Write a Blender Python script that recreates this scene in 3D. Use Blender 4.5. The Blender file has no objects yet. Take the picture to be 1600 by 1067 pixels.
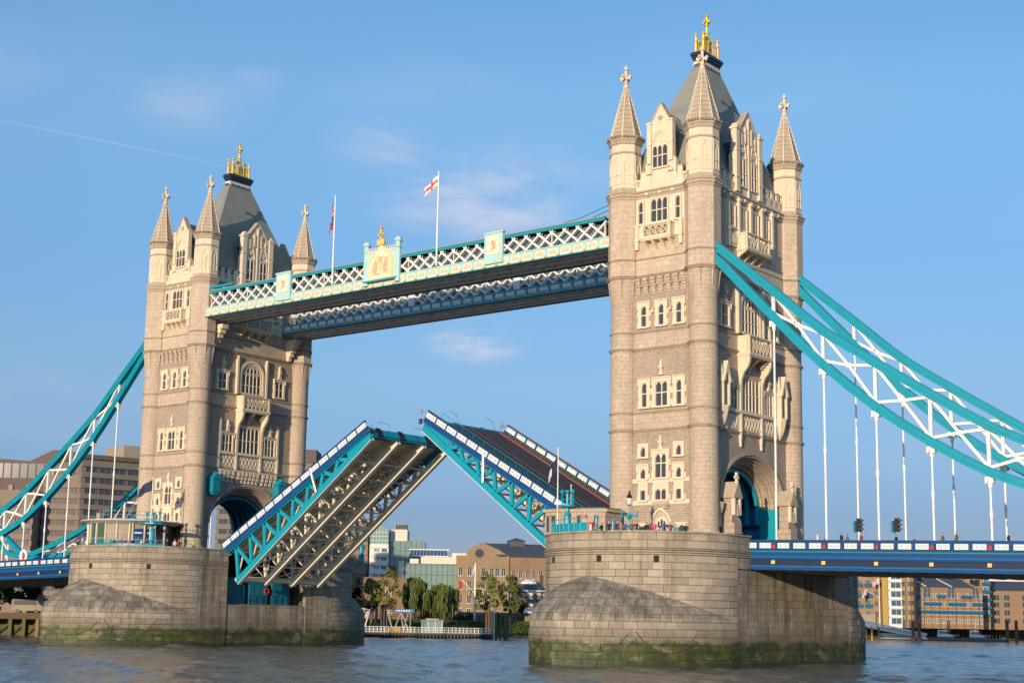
import bpy, math, random
from mathutils import Vector, Matrix
random.seed(7)
R = math.radians
scene = bpy.context.scene
COL = scene.collection

# ------------------------------------------------------------------ camera
CAM = Vector((126.739, -142.093, 4.171))
YAW, PITCH, ROLL, FPX = 0.6763, 0.1687, 0.0178, 2306.1
cd = bpy.data.cameras.new('camera'); cam = bpy.data.objects.new('camera', cd); COL.objects.link(cam)
fw = Vector((-math.sin(YAW)*math.cos(PITCH), math.cos(YAW)*math.cos(PITCH), math.sin(PITCH)))
rt = Vector((math.cos(YAW), math.sin(YAW), 0)); up = rt.cross(fw)
r2 = rt*math.cos(ROLL)+up*math.sin(ROLL); u2 = -rt*math.sin(ROLL)+up*math.cos(ROLL)
cam.matrix_world = Matrix(((r2.x, u2.x, -fw.x, CAM.x), (r2.y, u2.y, -fw.y, CAM.y), (r2.z, u2.z, -fw.z, CAM.z), (0, 0, 0, 1)))
cd.sensor_fit = 'HORIZONTAL'; cd.sensor_width = 36; cd.lens = FPX*36/1600; cd.shift_y = 42.0/1600
cd.clip_start = 1; cd.clip_end = 9000
scene.camera = cam

# ------------------------------------------------------------------ light
SUN_EL, SUN_AZ = R(7.8), R(15)          # azimuth: turned from -Y towards +X
sun_dir = Vector((math.sin(SUN_AZ)*math.cos(SUN_EL), -math.cos(SUN_AZ)*math.cos(SUN_EL), math.sin(SUN_EL)))
sd = bpy.data.lights.new('sun', 'SUN'); sd.energy = 4.75; sd.angle = R(0.55); sd.color = (1.0, 0.79, 0.56)
so = bpy.data.objects.new('sun', sd); COL.objects.link(so)
so.rotation_euler = sun_dir.to_track_quat('Z', 'Y').to_euler(); so.location = (60, -60, 90)
world = bpy.data.worlds.new('World'); scene.world = world; world.use_nodes = True
wn, wl = world.node_tree.nodes, world.node_tree.links
bg = wn['Background']; bg.inputs['Strength'].default_value = 0.15
sky = wn.new('ShaderNodeTexSky'); sky.sky_type = 'NISHITA'; sky.sun_disc = False
sky.sun_elevation = SUN_EL+R(12); sky.sun_rotation = R(180)-SUN_AZ-R(9); sky.air_density = 1.0; sky.dust_density = 0.35; sky.ozone_density = 2.2
hs = wn.new('ShaderNodeMix'); hs.data_type = 'RGBA'; hs.blend_type = 'MULTIPLY'; hs.inputs[0].default_value = 1
HORIZON = ((0., (.235, .275, .45)), (.07, (.265, .325, .51)), (.10, (.33, .42, .585)), (.158, (.46, .58, .69)), (.24, (.53, .74, .87)), (.34, (.72, 1.0, 1.07)), (.42, (.65, 1.0, 1.13)), (1., (.62, 1., 1.13)))
wl.new(sky.outputs[0], hs.inputs[6])
tc = wn.new('ShaderNodeTexCoord')
# evening sky: the band near the horizon is deeper than the raw model gives, the same all round
sx = wn.new('ShaderNodeSeparateXYZ'); wl.new(tc.outputs['Generated'], sx.inputs[0])
er = wn.new('ShaderNodeValToRGB'); wl.new(sx.outputs[2], er.inputs[0]); wl.new(er.outputs[0], hs.inputs[7])
for e_, c_ in HORIZON: 
    k_ = er.color_ramp.elements.new(e_) if e_ not in (0., 1.) else er.color_ramp.elements[-1 if e_ == 1. else 0]; k_.color = (*c_, 1)
# thin high cloud: patches at fixed places of the sky, broken up by noise
noi = wn.new('ShaderNodeTexNoise'); noi.inputs['Scale'].default_value = 8.5; noi.inputs['Detail'].default_value = 7; noi.inputs['Roughness'].default_value = 0.62; noi.inputs['Distortion'].default_value = .35
mp = wn.new('ShaderNodeMapping'); mp.inputs['Scale'].default_value = (1, 1, 3.4)
wl.new(tc.outputs['Generated'], mp.inputs[0]); wl.new(mp.outputs[0], noi.inputs[0])
def wmath(op, a, b=None, clamp=False):
    n = wn.new('ShaderNodeMath'); n.operation = op; n.use_clamp = clamp
    for i, v in enumerate((a, b)):
        if v is None: continue
        if isinstance(v, (int, float)): n.inputs[i].default_value = v
        else: wl.new(v, n.inputs[i])
    return n.outputs[0]
def skydir(az, el):      # azimuth measured from +Y towards -X (degrees)
    return Vector((-math.sin(R(az))*math.cos(R(el)), math.cos(R(az))*math.cos(R(el)), math.sin(R(el))))
total = None
PATCHES = [(39.4, 16.3, 0.12, 1.05), (40.16, 10.77, 0.045, 2.6), (43.8, 18.23, 0.055, 1.1), (52, 19.2, .07, .3), (49.26, 20.3, .026, .32), (41.8, 19.4, .10, .22), (30, 20, .15, .10), (22, 6, .12, .15), (57, 7, .13, .25), (62, 20, .2, .15), (10, 14, .2, .3), (75, 12, .2, .3)]
sep0 = wn.new('ShaderNodeVectorMath'); sep0.operation = 'MULTIPLY'; sep0.inputs[1].default_value = (1, 1, 2.2); wl.new(tc.outputs['Generated'], sep0.inputs[0])
for az, el, rad, amt in PATCHES:
    d = skydir(az, el); dd = wn.new('ShaderNodeVectorMath'); dd.operation = 'DISTANCE'
    wl.new(sep0.outputs[0], dd.inputs[0]); dd.inputs[1].default_value = (d.x, d.y, d.z*2.2)
    m = wn.new('ShaderNodeMapRange'); m.interpolation_type = 'SMOOTHSTEP'; wl.new(dd.outputs['Value'], m.inputs[0])
    m.inputs[1].default_value = rad; m.inputs[2].default_value = 0; m.inputs[3].default_value = 0; m.inputs[4].default_value = amt
    total = m.outputs[0] if total is None else wmath('MAXIMUM', total, m.outputs[0])
nr = wn.new('ShaderNodeMapRange'); nr.interpolation_type = 'SMOOTHSTEP'; wl.new(noi.outputs[0], nr.inputs[0]); nr.inputs[1].default_value = .30; nr.inputs[2].default_value = .80
fac = wmath('MULTIPLY', total, nr.outputs[0])
# one old vapour trail, upper left
A, B = skydir(58.8, 17.79), skydir(50.83, 17.01); nrm = A.cross(B).normalized(); midv = (A+B).normalized()
dp = wn.new('ShaderNodeVectorMath'); dp.operation = 'DOT_PRODUCT'; wl.new(tc.outputs['Generated'], dp.inputs[0]); dp.inputs[1].default_value = nrm
ln = wmath('SUBTRACT', 1.0, wmath('MULTIPLY', wmath('ABSOLUTE', dp.outputs['Value']), 900), True)
dm = wn.new('ShaderNodeVectorMath'); dm.operation = 'DISTANCE'; wl.new(tc.outputs['Generated'], dm.inputs[0]); dm.inputs[1].default_value = midv
ln = wmath('MULTIPLY', wmath('MULTIPLY', ln, wmath('SUBTRACT', 1.0, wmath('MULTIPLY', dm.outputs['Value'], 9), True)), .2)
fac = wmath('ADD', wmath('ADD', fac, ln, True), .035, True)
cm = wn.new('ShaderNodeMix'); cm.data_type = 'RGBA'; wl.new(fac, cm.inputs[0]); wl.new(hs.outputs[2], cm.inputs[6]); cm.inputs[7].default_value = (5.0, 4.8, 5.3, 1)
wl.new(cm.outputs[2], bg.inputs[0])
scene.view_settings.view_transform = 'Standard'; scene.view_settings.look = 'None'; scene.view_settings.gamma = 1
scene.view_settings.use_curve_mapping = False; scene.view_settings.exposure = 0.0
scene.render.engine = 'CYCLES'; scene.cycles.max_bounces = 5; scene.cycles.diffuse_bounces = 3; scene.cycles.caustics_reflective = True; scene.cycles.blur_glossy = 1.0; scene.cycles.caustics_refractive = False

# ------------------------------------------------------------------ materials
MATS = {}
class NT:
    def __init__(s, name):
        s.m = bpy.data.materials.new(name); s.m.use_nodes = True; s.t = s.m.node_tree; s.n = s.t.nodes; s.l = s.t.links
        s.b = s.n['Principled BSDF']; MATS[name] = s.m; s.tc = s.n.new('ShaderNodeTexCoord')
    def new(s, k, **kw):
        n = s.n.new('ShaderNode'+k)
        for a, v in kw.items(): setattr(n, a, v)
        return n
    def link(s, a, b): s.l.new(a, b)
    def val(s, sock, v):
        if hasattr(v, 'default_value') or isinstance(v, bpy.types.NodeSocket): s.l.new(v, sock)
        else: sock.default_value = v
    def pos(s):
        g = s.new('NewGeometry'); return g.outputs['Position']
    def noise(s, vec, scale, detail=4, rough=.55, stretch=None):
        if stretch:
            mp = s.new('Mapping'); mp.inputs['Scale'].default_value = stretch; s.link(vec, mp.inputs[0]); vec = mp.outputs[0]
        n = s.new('TexNoise'); n.inputs['Scale'].default_value = scale; n.inputs['Detail'].default_value = detail; n.inputs['Roughness'].default_value = rough
        s.link(vec, n.inputs[0]); return n.outputs[0]
    def ramp(s, v, a, b, lo=0., hi=1.):
        m = s.new('MapRange'); m.interpolation_type = 'SMOOTHSTEP'; s.link(v, m.inputs[0])
        for i, x in zip((1, 2, 3, 4), (a, b, lo, hi)): m.inputs[i].default_value = x
        return m.outputs[0]
    def mix(s, f, a, b, mode='MIX'):
        m = s.new('Mix', data_type='RGBA', blend_type=mode)
        s.val(m.inputs[0], f)
        for i, x in ((6, a), (7, b)):
            if isinstance(x, (tuple, list)): m.inputs[i].default_value = (x[0], x[1], x[2], 1)
            else: s.link(x, m.inputs[i])
        return m.outputs[2]
    def math(s, op, a, b=0.5, clamp=False):
        m = s.new('Math', operation=op, use_clamp=clamp); s.val(m.inputs[0], a); s.val(m.inputs[1], b); return m.outputs[0]
    def bump(s, h, dist=.02, strength=.6):
        b = s.new('Bump'); b.inputs['Distance'].default_value = dist; b.inputs['Strength'].default_value = strength
        s.link(h, b.inputs['Height']); s.link(b.outputs[0], s.b.inputs['Normal'])
    def out(s, col, rough=.8, metal=0, spec=None):
        if isinstance(col, (tuple, list)): s.b.inputs['Base Color'].default_value = (col[0], col[1], col[2], 1)
        else: s.link(col, s.b.inputs['Base Color'])
        s.val(s.b.inputs['Roughness'], rough); s.b.inputs['Metallic'].default_value = metal
        if spec is not None: s.b.inputs['Specular IOR Level'].default_value = spec
        return s.m
    def objrand(s):
        return s.new('ObjectInfo').outputs['Random']

def masonry(name, c1, c2, mortar, bw, bh, ms=.018, weather=(.25, .22, .18), wamt=.35, bump=.012, scale_noise=3.):
    t = NT(name); uv = t.tc.outputs['UV']
    br = t.new('TexBrick'); br.offset = .5; br.inputs['Scale'].default_value = 1; br.inputs['Brick Width'].default_value = bw; br.inputs['Row Height'].default_value = bh
    br.inputs['Mortar Size'].default_value = ms; br.inputs['Mortar Smooth'].default_value = .2; br.inputs['Bias'].default_value = 0
    # one random tone per block: feed the colours and keep the joint factor
    br.inputs['Color1'].default_value = (*c1, 1); br.inputs['Color2'].default_value = (*c2, 1); br.inputs['Mortar'].default_value = (*mortar, 1)
    t.link(uv, br.inputs[0])
    n1 = t.noise(t.pos(), .17, 7, .68); n2 = t.noise(t.pos(), scale_noise, 4, .6); n3 = t.noise(t.pos(), 1.1, 5, .65, (1, 1, .16))
    c = t.mix(t.ramp(n1, .35, .72, 0, wamt), br.outputs[0], weather)
    c = t.mix(t.ramp(n3, .48, .72, 0, wamt*1.0), c, tuple(x*.72 for x in weather))
    sb = t.new('TexBrick'); sb.offset = .5; sb.inputs['Scale'].default_value = 1; sb.inputs['Brick Width'].default_value = bw*1.0; sb.inputs['Row Height'].default_value = bh; sb.inputs['Mortar Size'].default_value = 0; sb.inputs['Bias'].default_value = -.45
    sb.inputs['Color1'].default_value = (0, 0, 0, 1); sb.inputs['Color2'].default_value = (1, 1, 1, 1); sb.inputs['Mortar'].default_value = (0, 0, 0, 1); t.link(uv, sb.inputs[0])
    c = t.mix(t.math('MULTIPLY', t.ramp(sb.outputs[0], .62, .8), t.ramp(t.noise(t.pos(), .5, 3, .5), .4, .65, .1, .65)), c, tuple(min(.8, x*1.35) for x in c1))
    c = t.mix(t.math('MULTIPLY', t.ramp(sb.outputs[0], .12, .04), .28), c, (c1[0]*.62, c1[1]*.56, c1[2]*.52))
    v = t.ramp(n2, .2, .8, .82, 1.14); m = t.mix(1., c, c, 'MIX')
    hv = t.new('HueSaturation'); t.link(v, hv.inputs['Value']); t.link(m, hv.inputs['Color'])
    t.out(hv.outputs[0], .86)
    h = t.math('ADD', t.math('MULTIPLY', br.outputs[1], -1), t.math('MULTIPLY', n2, .5)); t.bump(h, bump*3, .8)
    return t.m
masonry('ashlar', (.60, .485, .375), (.49, .395, .305), (.40, .315, .235), 1.05, .46, ms=.010, wamt=.34, weather=(.33, .265, .20), bump=.006)
masonry('ashlar_fine', (.63, .505, .385), (.55, .44, .335), (.45, .355, .27), 1.3, .62, ms=.009, wamt=.3, weather=(.38, .31, .235), bump=.005)
masonry('rubble', (.50, .41, .32), (.38, .31, .24), (.34, .275, .215), .62, .27, ms=.014, wamt=.34, weather=(.26, .215, .17), bump=.014)
masonry('voussoir', (.50, .41, .32), (.44, .36, .285), (.33, .27, .21), .7, .7, wamt=.35, weather=(.3, .25, .2))
def plain(name, col, rough=.7, var=.12, scale=2., dirt=None, dirtamt=.3, bump=0., metal=0, spec=None, streak=True, objvar=0.):
    t = NT(name); n = t.noise(t.pos(), scale, 5, .6)
    d = dirt or tuple(x*.55 for x in col)
    c = t.mix(t.ramp(n, .35, .75, 0, var*2), col, tuple(x*.7 for x in col))
    st = t.noise(t.pos(), 1.4, 5, .7, (1, 1, .14) if streak else None)
    c = t.mix(t.ramp(st, .5, .8, 0, dirtamt), c, d)
    if objvar:
        hv = t.new('HueSaturation'); t.link(c, hv.inputs['Color']); t.link(t.ramp(t.objrand(), 0, 1, 1-objvar, 1+objvar), hv.inputs['Value']); c = hv.outputs[0]
    t.out(c, rough, metal, spec)
    if bump: t.bump(t.noise(t.pos(), scale*4, 4, .6), bump, .7)
    return t.m
plain('limestone', (.74, .615, .455), .82, .18, 1.7, (.34, .27, .19), .55, .02)
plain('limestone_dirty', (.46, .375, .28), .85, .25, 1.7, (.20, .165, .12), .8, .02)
plain('string_stone', (.36, .29, .22), .85, .25, 2.5, (.14, .115, .09), .8, .02)
plain('glass_dark', (.055, .065, .085), .12, .2, .5, None, 0, spec=.5)
plain('lead_dark', (.04, .05, .08), .5, .1, 3)
plain('navy', (.018, .03, .065), .4, .1, 3)
plain('gold', (.86, .56, .09), .35, .1, 3, None, .1, metal=.35)
plain('gold_paint', (.8, .52, .14), .5, .1, 3, None, .1)
plain('teal', (.004, .30, .41), .42, .12, .8, (.006, .20, .28), .35)
plain('glass_corridor', (.17, .20, .22), .3, .2, 1, None, .2)
plain('walkway_blue', (.09, .38, .54), .5, .1, 1, (.04, .22, .34), .3)
plain('pale_gold', (.80, .62, .30), .5, .1, 3, None, .1)
plain('teal_pale', (.43, .67, .66), .5, .1, 1, (.2, .4, .42), .3)
plain('walkway_teal', (.004, .24, .34), .5, .12, 1)
plain('teal_dark', (.012, .20, .27), .5, .12, 1)
plain('teal_roof', (.02, .30, .38), .5, .12, 1)
plain('blue', (.005, .062, .20), .4, .12, 1, (.008, .05, .13), .35)
plain('blue_mid', (.006, .12, .34), .4, .1, 1, (.01, .08, .2), .3)
plain('white_paint', (.80, .79, .76), .5, .07, 2, (.5, .46, .4), .22)
plain('cream_paint', (.74, .66, .50), .5, .1, 2, (.36, .31, .24), .4)
plain('cream_girder', (.78, .71, .58), .5, .14, .7, (.34, .29, .22), .45)
plain('grey_girder', (.34, .31, .27), .6, .14, .7, (.16, .14, .11), .5)
plain('cream_panel', (.80, .70, .52), .6, .07, 3, (.55, .42, .3), .3)
plain('pink_relief', (.62, .40, .31), .6)
plain('pink_detail', (.55, .26, .2), .6)
plain('red_paint', (.62, .025, .04), .4)
plain('black_paint', (.012, .012, .014), .5)
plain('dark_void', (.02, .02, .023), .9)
plain('asphalt', (.055, .055, .062), .85, .15, 1.5, (.1, .09, .08), .3)
plain('pavement', (.13, .12, .11), .85, .15, 1.5)
plain('red_kerb', (.28, .06, .05), .7)
plain('skin', (.55, .32, .22), .6); plain('hair', (.03, .02, .015), .6)
plain('timber', (.13, .09, .06), .9, .2, 2, (.05, .05, .03), .6, .02)
plain('timber_green', (.12, .12, .05), .9, .2, 2, (.04, .06, .02), .6, .02)
plain('iron_chain', (.09, .075, .055), .8)
plain('rusty', (.16, .075, .05), .8, .2, 2)
plain('slate', (.075, .085, .10), .55, .15, .6, (.05, .055, .06), .3)
plain('hotel_brown', (.25, .19, .15), .85, .15, .25, (.12, .10, .085), .45)
plain('timber_yellow', (.24, .18, .06), .9, .2, 2, (.09, .08, .03), .6)
plain('concrete_dark', (.20, .175, .15), .85, .15, .25, (.11, .10, .09), .45)
plain('concrete', (.34, .29, .225), .85, .15, .25, (.16, .14, .12), .45)
plain('teal_deep', (.005, .17, .27), .5, .12, 1)
plain('concrete_pink', (.13, .095, .085), .8, .12, .25, (.2, .14, .12), .3)
plain('cream_wall', (.70, .61, .50), .7, .06, .2, None, .1)
plain('white_wall', (.72, .70, .66), .7, .06, .2, None, .1)
plain('glass_green', (.20, .30, .28), .15, .15, .08, (.1, .16, .17), .5, spec=.6)
plain('glass_blue', (.06, .12, .19), .15, .2, .2, None, .2, spec=.6)
plain('glass_pav', (.07, .11, .085), .2, .15, .3, None, .1, spec=.6)
plain('glass_warm', (.34, .30, .14), .3, .1, .3)
plain('render_yellow', (.46, .29, .08), .8); plain('brown_tile', (.13, .075, .06), .5, .1, 1)
plain('balcony_blue', (.01, .12, .22), .5, .1, 1)
def brickwall(name, c1, c2):
    return masonry(name, c1, c2, (.3, .25, .2), 2.2, .6, .02, tuple(x*.6 for x in c1), .35, .004)
brickwall('brick_yellow', (.36, .255, .15), (.30, .21, .125)); brickwall('brick_orange', (.35, .225, .135), (.28, .175, .105)); brickwall('brick_brown', (.27, .16, .09), (.22, .13, .075))

# roof of the towers: grey-green slate in fine courses
t = NT('tower_slate'); z = t.new('SeparateXYZ'); t.link(t.pos(), z.inputs[0])
n = t.noise(t.pos(), .45, 5, .6); n2 = t.noise(t.pos(), 7, 3, .6)
wv = t.math('FRACT', t.math('MULTIPLY', z.outputs[2], 3.2))
c = t.mix(t.ramp(n, .3, .7), (.275, .275, .235), (.19, .225, .20)); c = t.mix(t.ramp(n2, .35, .75, 0, .45), c, (.33, .31, .26)); c = t.mix(t.ramp(wv, .8, 1., 0, .35), c, (.06, .07, .07))
t.out(c, .7); t.bump(t.math('ADD', wv, n2), .03, .5)

# river granite of the piers: block colour varies object by object, tide stains by height above the water
def pier_mat(name, per_object=True):
    t = NT(name); P = t.pos(); s = t.new('SeparateXYZ'); t.link(P, s.inputs[0]); Z = s.outputs[2]
    n1 = t.noise(P, .22, 5, .62); n2 = t.noise(P, 2.2, 6, .68); n3 = t.noise(P, .9, 6, .72, (1, 1, .10)); n4 = t.noise(P, .55, 6, .7)
    base = t.mix(t.ramp(n2, .3, .75), (.43, .36, .275), (.345, .29, .22))
    if per_object:
        oi = t.objrand(); base = t.mix(t.ramp(oi, 0, 1, 0, .42), base, (.27, .235, .195)); hv = t.new('HueSaturation'); t.link(base, hv.inputs['Color'])
        t.link(t.ramp(t.math('FRACT', t.math('MULTIPLY', oi, 7.31)), 0, 1, .88, 1.12), hv.inputs['Value']); base = hv.outputs[0]
    else:
        vc = t.new('Attribute'); vc.attribute_name = 'tone'; hv = t.new('HueSaturation'); t.link(base, hv.inputs['Color']); t.link(t.ramp(vc.outputs['Fac'], 0, 1, .80, 1.08), hv.inputs['Value']); base = hv.outputs[0]
    c = t.mix(t.ramp(n3, .47, .70, 0, .62) if per_object else t.ramp(n3, .40, .66, 0, .85), base, (.15, .125, .095) if per_object else (.115, .095, .065)); c = t.mix(t.ramp(n1, .5, .75, 0, .4), c, (.20, .165, .12))
    # grey weathering of the sloping cutwater stones: they face the sky
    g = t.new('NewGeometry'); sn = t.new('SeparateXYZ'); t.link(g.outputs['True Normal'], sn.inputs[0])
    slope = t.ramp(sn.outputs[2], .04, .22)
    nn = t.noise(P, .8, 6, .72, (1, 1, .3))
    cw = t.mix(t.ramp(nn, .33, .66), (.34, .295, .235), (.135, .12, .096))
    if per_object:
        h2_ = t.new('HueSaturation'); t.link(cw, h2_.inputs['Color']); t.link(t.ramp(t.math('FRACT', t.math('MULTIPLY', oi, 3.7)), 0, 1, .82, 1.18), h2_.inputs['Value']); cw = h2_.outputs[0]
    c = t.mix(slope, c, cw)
    # dark tide band then weed
    tz = t.math('ADD', Z, t.math('MULTIPLY', t.math('SUBTRACT', n4, .5), 1.6))
    c = t.mix(t.ramp(tz, 4.2, 2.6, 0, .55), c, (.13, .115, .085))
    n5 = t.noise(P, 2.6, 5, .7); tz2 = t.math('ADD', t.math('ADD', Z, t.math('MULTIPLY', t.math('SUBTRACT', n4, .5), 2.0)), t.math('MULTIPLY', t.math('SUBTRACT', n5, .5), 1.2))
    weed = t.mix(t.ramp(t.noise(P, .5, 5, .7), .38, .62), (.085, .095, .02), (.035, .05, .014))
    weed = t.mix(t.ramp(t.noise(P, .42, 4, .6, (1, 1, 2.2)), .54, .64), weed, (.17, .15, .085))
    c = t.mix(t.ramp(tz2, 2.6, 2.1), c, weed)
    c = t.mix(t.ramp(tz, 0.9, .1, 0, .8), c, (.03, .035, .018))
    # green on the coping
    gz = t.ramp(Z, 12.3, 13.0, 0, .5); c = t.mix(t.math('MULTIPLY', gz, t.ramp(n4, .45, .65)), c, (.14, .15, .05))
    t.out(c, t.ramp(tz, 2.0, 3.5, .62, .9))
    t.bump(t.noise(P, 6, 5, .65), .05, .6)
pier_mat('pier_stone'); pier_mat('pier_joined', False)
plain('pier_joint', (.19, .16, .125), .95, .1, 1)

def leafmat(name, c1, c2, c3):
    t = NT(name); n = t.noise(t.pos(), .5, 4); n2 = t.noise(t.pos(), 3.5, 2)
    c = t.mix(t.ramp(n, .35, .65), c1, c2); c = t.mix(t.ramp(n2, .45, .75, 0, .7), c, c3); t.out(c, .75, spec=.2)
    return t.m
leafmat('leaf_dark', (.014, .024, .012), (.022, .036, .016), (.01, .018, .012))
leafmat('leaf_willow', (.13, .155, .04), (.095, .125, .034), (.17, .19, .055))
leafmat('leaf_light', (.20, .23, .045), (.15, .19, .036), (.25, .27, .06))
leafmat('leaf_birch', (.19, .185, .035), (.14, .15, .03), (.24, .21, .05))
leafmat('leaf_mid', (.05, .09, .018), (.03, .06, .014), (.08, .12, .03))
plain('bark', (.10, .075, .05), .9); plain('bark_birch', (.55, .48, .36), .8, .3, 2)

# river
t = NT('river_water'); P = t.pos()
wv1 = t.noise(P, .16, 3, .5); wv2 = t.noise(P, .62, 4, .6); wv3 = t.noise(P, 2.4, 4, .6)
h = t.math('ADD', t.math('ADD', t.math('MULTIPLY', wv1, 1.1), t.math('MULTIPLY', wv2, .5)), t.math('MULTIPLY', wv3, .16))
c = t.mix(t.ramp(wv1, .35, .65), (.13, .125, .10), (.095, .105, .10)); t.out(c, .12, spec=.5); t.b.inputs['IOR'].default_value = 1.33
t.bump(h, .42, .8)

# ------------------------------------------------------------------ mesh building
def put(o, label=None, cat=None, group=None, kind=None):
    if label: o['label'] = label
    if cat: o['category'] = cat
    if group: o['group'] = group
    if kind: o['kind'] = kind
    return o
def thing(name, label, cat, loc=(0, 0, 0), group=None, rz=0):
    o = bpy.data.objects.new(name, None); COL.objects.link(o); o.location = loc; o.rotation_euler[2] = rz; o.empty_display_size = .5
    return put(o, label, cat, group)
class Frame:
    """wall frame: s to the right seen from outside, z up, d outwards"""
    def __init__(f, o, s, n): f.o, f.s, f.n = Vector(o), Vector(s), Vector(n)
    def __call__(f, s, z, d=0): return f.o+f.s*s+f.n*d+Vector((0, 0, z))
ID = Frame((0, 0, 0), (1, 0, 0), (0, -1, 0))
class MB:
    def __init__(m): m.v, m.f, m.mi, m.uv, m.tone = [], [], [], [], []
    def add(m, pts, faces, mi=0, uvs=None):
        b = len(m.v); m.v.extend([Vector(p) for p in pts])
        for k, f in enumerate(faces):
            m.f.append([b+i for i in f]); m.mi.append(mi); m.uv.append(uvs[k] if uvs else None)
        return m
    def box(m, x0, x1, y0, y1, z0, z1, mi=0):
        P = [(x0, y0, z0), (x1, y0, z0), (x1, y1, z0), (x0, y1, z0), (x0, y0, z1), (x1, y0, z1), (x1, y1, z1), (x0, y1, z1)]
        return m.add(P, [(0, 3, 2, 1), (4, 5, 6, 7), (0, 1, 5, 4), (1, 2, 6, 5), (2, 3, 7, 6), (3, 0, 4, 7)], mi)
    def fbox(m, F, s0, s1, z0, z1, d0, d1, mi=0):
        P = [F(s0, z0, d1), F(s1, z0, d1), F(s1, z0, d0), F(s0, z0, d0), F(s0, z1, d1), F(s1, z1, d1), F(s1, z1, d0), F(s0, z1, d0)]
        return m.add(P, [(0, 3, 2, 1), (4, 5, 6, 7), (0, 1, 5, 4), (1, 2, 6, 5), (2, 3, 7, 6), (3, 0, 4, 7)], mi)
    def fpoly(m, F, poly, d0, d1, mi=0):      # poly counter-clockwise seen from outside
        n = len(poly); P = [F(s, z, d1) for s, z in poly]+[F(s, z, d0) for s, z in poly]
        fs = [tuple(range(n)), tuple(range(2*n-1, n-1, -1))]+[((i+1) % n, i, n+i, n+(i+1) % n) for i in range(n)]
        return m.add(P, fs, mi)
    def quad(m, a, b, c, d, mi=0): return m.add([a, b, c, d], [(0, 1, 2, 3)], mi)
    def bar(m, p, q, w, h=None, upv=(0, 0, 1), mi=0, w2=None):
        p, q = Vector(p), Vector(q); h = h or w; a = (q-p).normalized(); u = Vector(upv)
        if abs(a.dot(u)) > .98: u = Vector((0, 1, 0))
        s = a.cross(u).normalized(); u = s.cross(a).normalized(); w2 = w if w2 is None else w2
        P = []
        for c, ww in ((p, w), (q, w2)):
            for i, j in ((-1, -1), (1, -1), (1, 1), (-1, 1)): P.append(c+s*(i*ww/2)+u*(j*h/2*(ww/w if w else 1) if w2 != w else j*h/2))
        return m.add(P, [(0, 1, 2, 3), (7, 6, 5, 4), (0, 4, 5, 1), (1, 5, 6, 2), (2, 6, 7, 3), (3, 7, 4, 0)], mi)
    def tube(m, pts, rad, n=6, mi=0, caps=True):
        pts = [Vector(p) for p in pts]; k = len(pts); rad = rad if isinstance(rad, (list, tuple)) else [rad]*k
        b = len(m.v); prev = None
        for i, p in enumerate(pts):
            a = (pts[min(i+1, k-1)]-pts[max(i-1, 0)]).normalized()
            ref = prev if prev and abs(prev.dot(a)) < .95 else (Vector((0, 0, 1)) if abs(a.z) < .9 else Vector((0, 1, 0)))
            s = a.cross(ref).normalized(); u = s.cross(a).normalized(); prev = u
            for j in range(n):
                t = 2*math.pi*j/n; m.v.append(p+(s*math.cos(t)+u*math.sin(t))*rad[i])
        fs = []
        for i in range(k-1):
            for j in range(n):
                j2 = (j+1) % n; fs.append((b+i*n+j, b+i*n+j2, b+(i+1)*n+j2, b+(i+1)*n+j))
        if caps: fs += [tuple(b+j for j in reversed(range(n))), tuple(b+(k-1)*n+j for j in range(n))]
        for f in fs: m.f.append(list(f)); m.mi.append(mi); m.uv.append(None)
        return m
    def lathe(m, c, prof, n=24, mi=0, a0=0., a1=2*math.pi, rot=0., capt=False, capb=False, sy=1.):
        c = Vector(c); full = abs(a1-a0-2*math.pi) < 1e-6; k = n if full else n+1; b = len(m.v)
        for r, z in prof:
            for j in range(k):
                t = rot+a0+(a1-a0)*j/n; m.v.append(c+Vector((r*math.cos(t), r*sy*math.sin(t), z)))
        R0 = max(r for r, z in prof)
        for i in range(len(prof)-1):
            for j in range(n):
                j2 = (j+1) % k; f = [b+i*k+j, b+i*k+j2, b+(i+1)*k+j2, b+(i+1)*k+j]
                u0, u1 = (a1-a0)*j/n*R0, (a1-a0)*(j+1)/n*R0; z0, z1 = prof[i][1]+c.z, prof[i+1][1]+c.z
                if abs(z1-z0) < 1e-4: z1 = z0+abs(prof[i+1][0]-prof[i][0])
                m.f.append(f); m.mi.append(mi); m.uv.append([(u0, z0), (u1, z0), (u1, z1), (u0, z1)])
        if capt: m.f.append([b+(len(prof)-1)*k+j for j in range(k)]); m.mi.append(mi); m.uv.append(None)
        if capb: m.f.append([b+j for j in reversed(range(k))]); m.mi.append(mi); m.uv.append(None)
        return m
    def flipx(m):
        for i, p in enumerate(m.v): m.v[i] = Vector((-p.x, p.y, p.z))
        for i, f in enumerate(m.f):
            f.reverse()
            if m.uv[i]: m.uv[i] = list(reversed(m.uv[i]))
        return m
    def mesh(m, name, mats, smooth=False):
        me = bpy.data.meshes.new(name); me.from_pydata([tuple(p) for p in m.v], [], m.f)
        ul = me.uv_layers.new(name='UVMap'); dat = ul.data
        for pi, poly in enumerate(me.polygons):
            poly.material_index = m.mi[pi]; uv = m.uv[pi]
            if uv:
                for k, li in enumerate(poly.loop_indices): dat[li].uv = uv[k]
            else:
                nn = poly.normal
                if abs(nn.z) > .75:
                    for li in poly.loop_indices: p = me.vertices[me.loops[li].vertex_index].co; dat[li].uv = (p.x, p.y)
                else:
                    tx, ty = -nn.y, nn.x; L = math.hypot(tx, ty) or 1; tx /= L; ty /= L
                    for li in poly.loop_indices: p = me.vertices[me.loops[li].vertex_index].co; dat[li].uv = (p.x*tx+p.y*ty, p.z)
            poly.use_smooth = smooth
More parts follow.
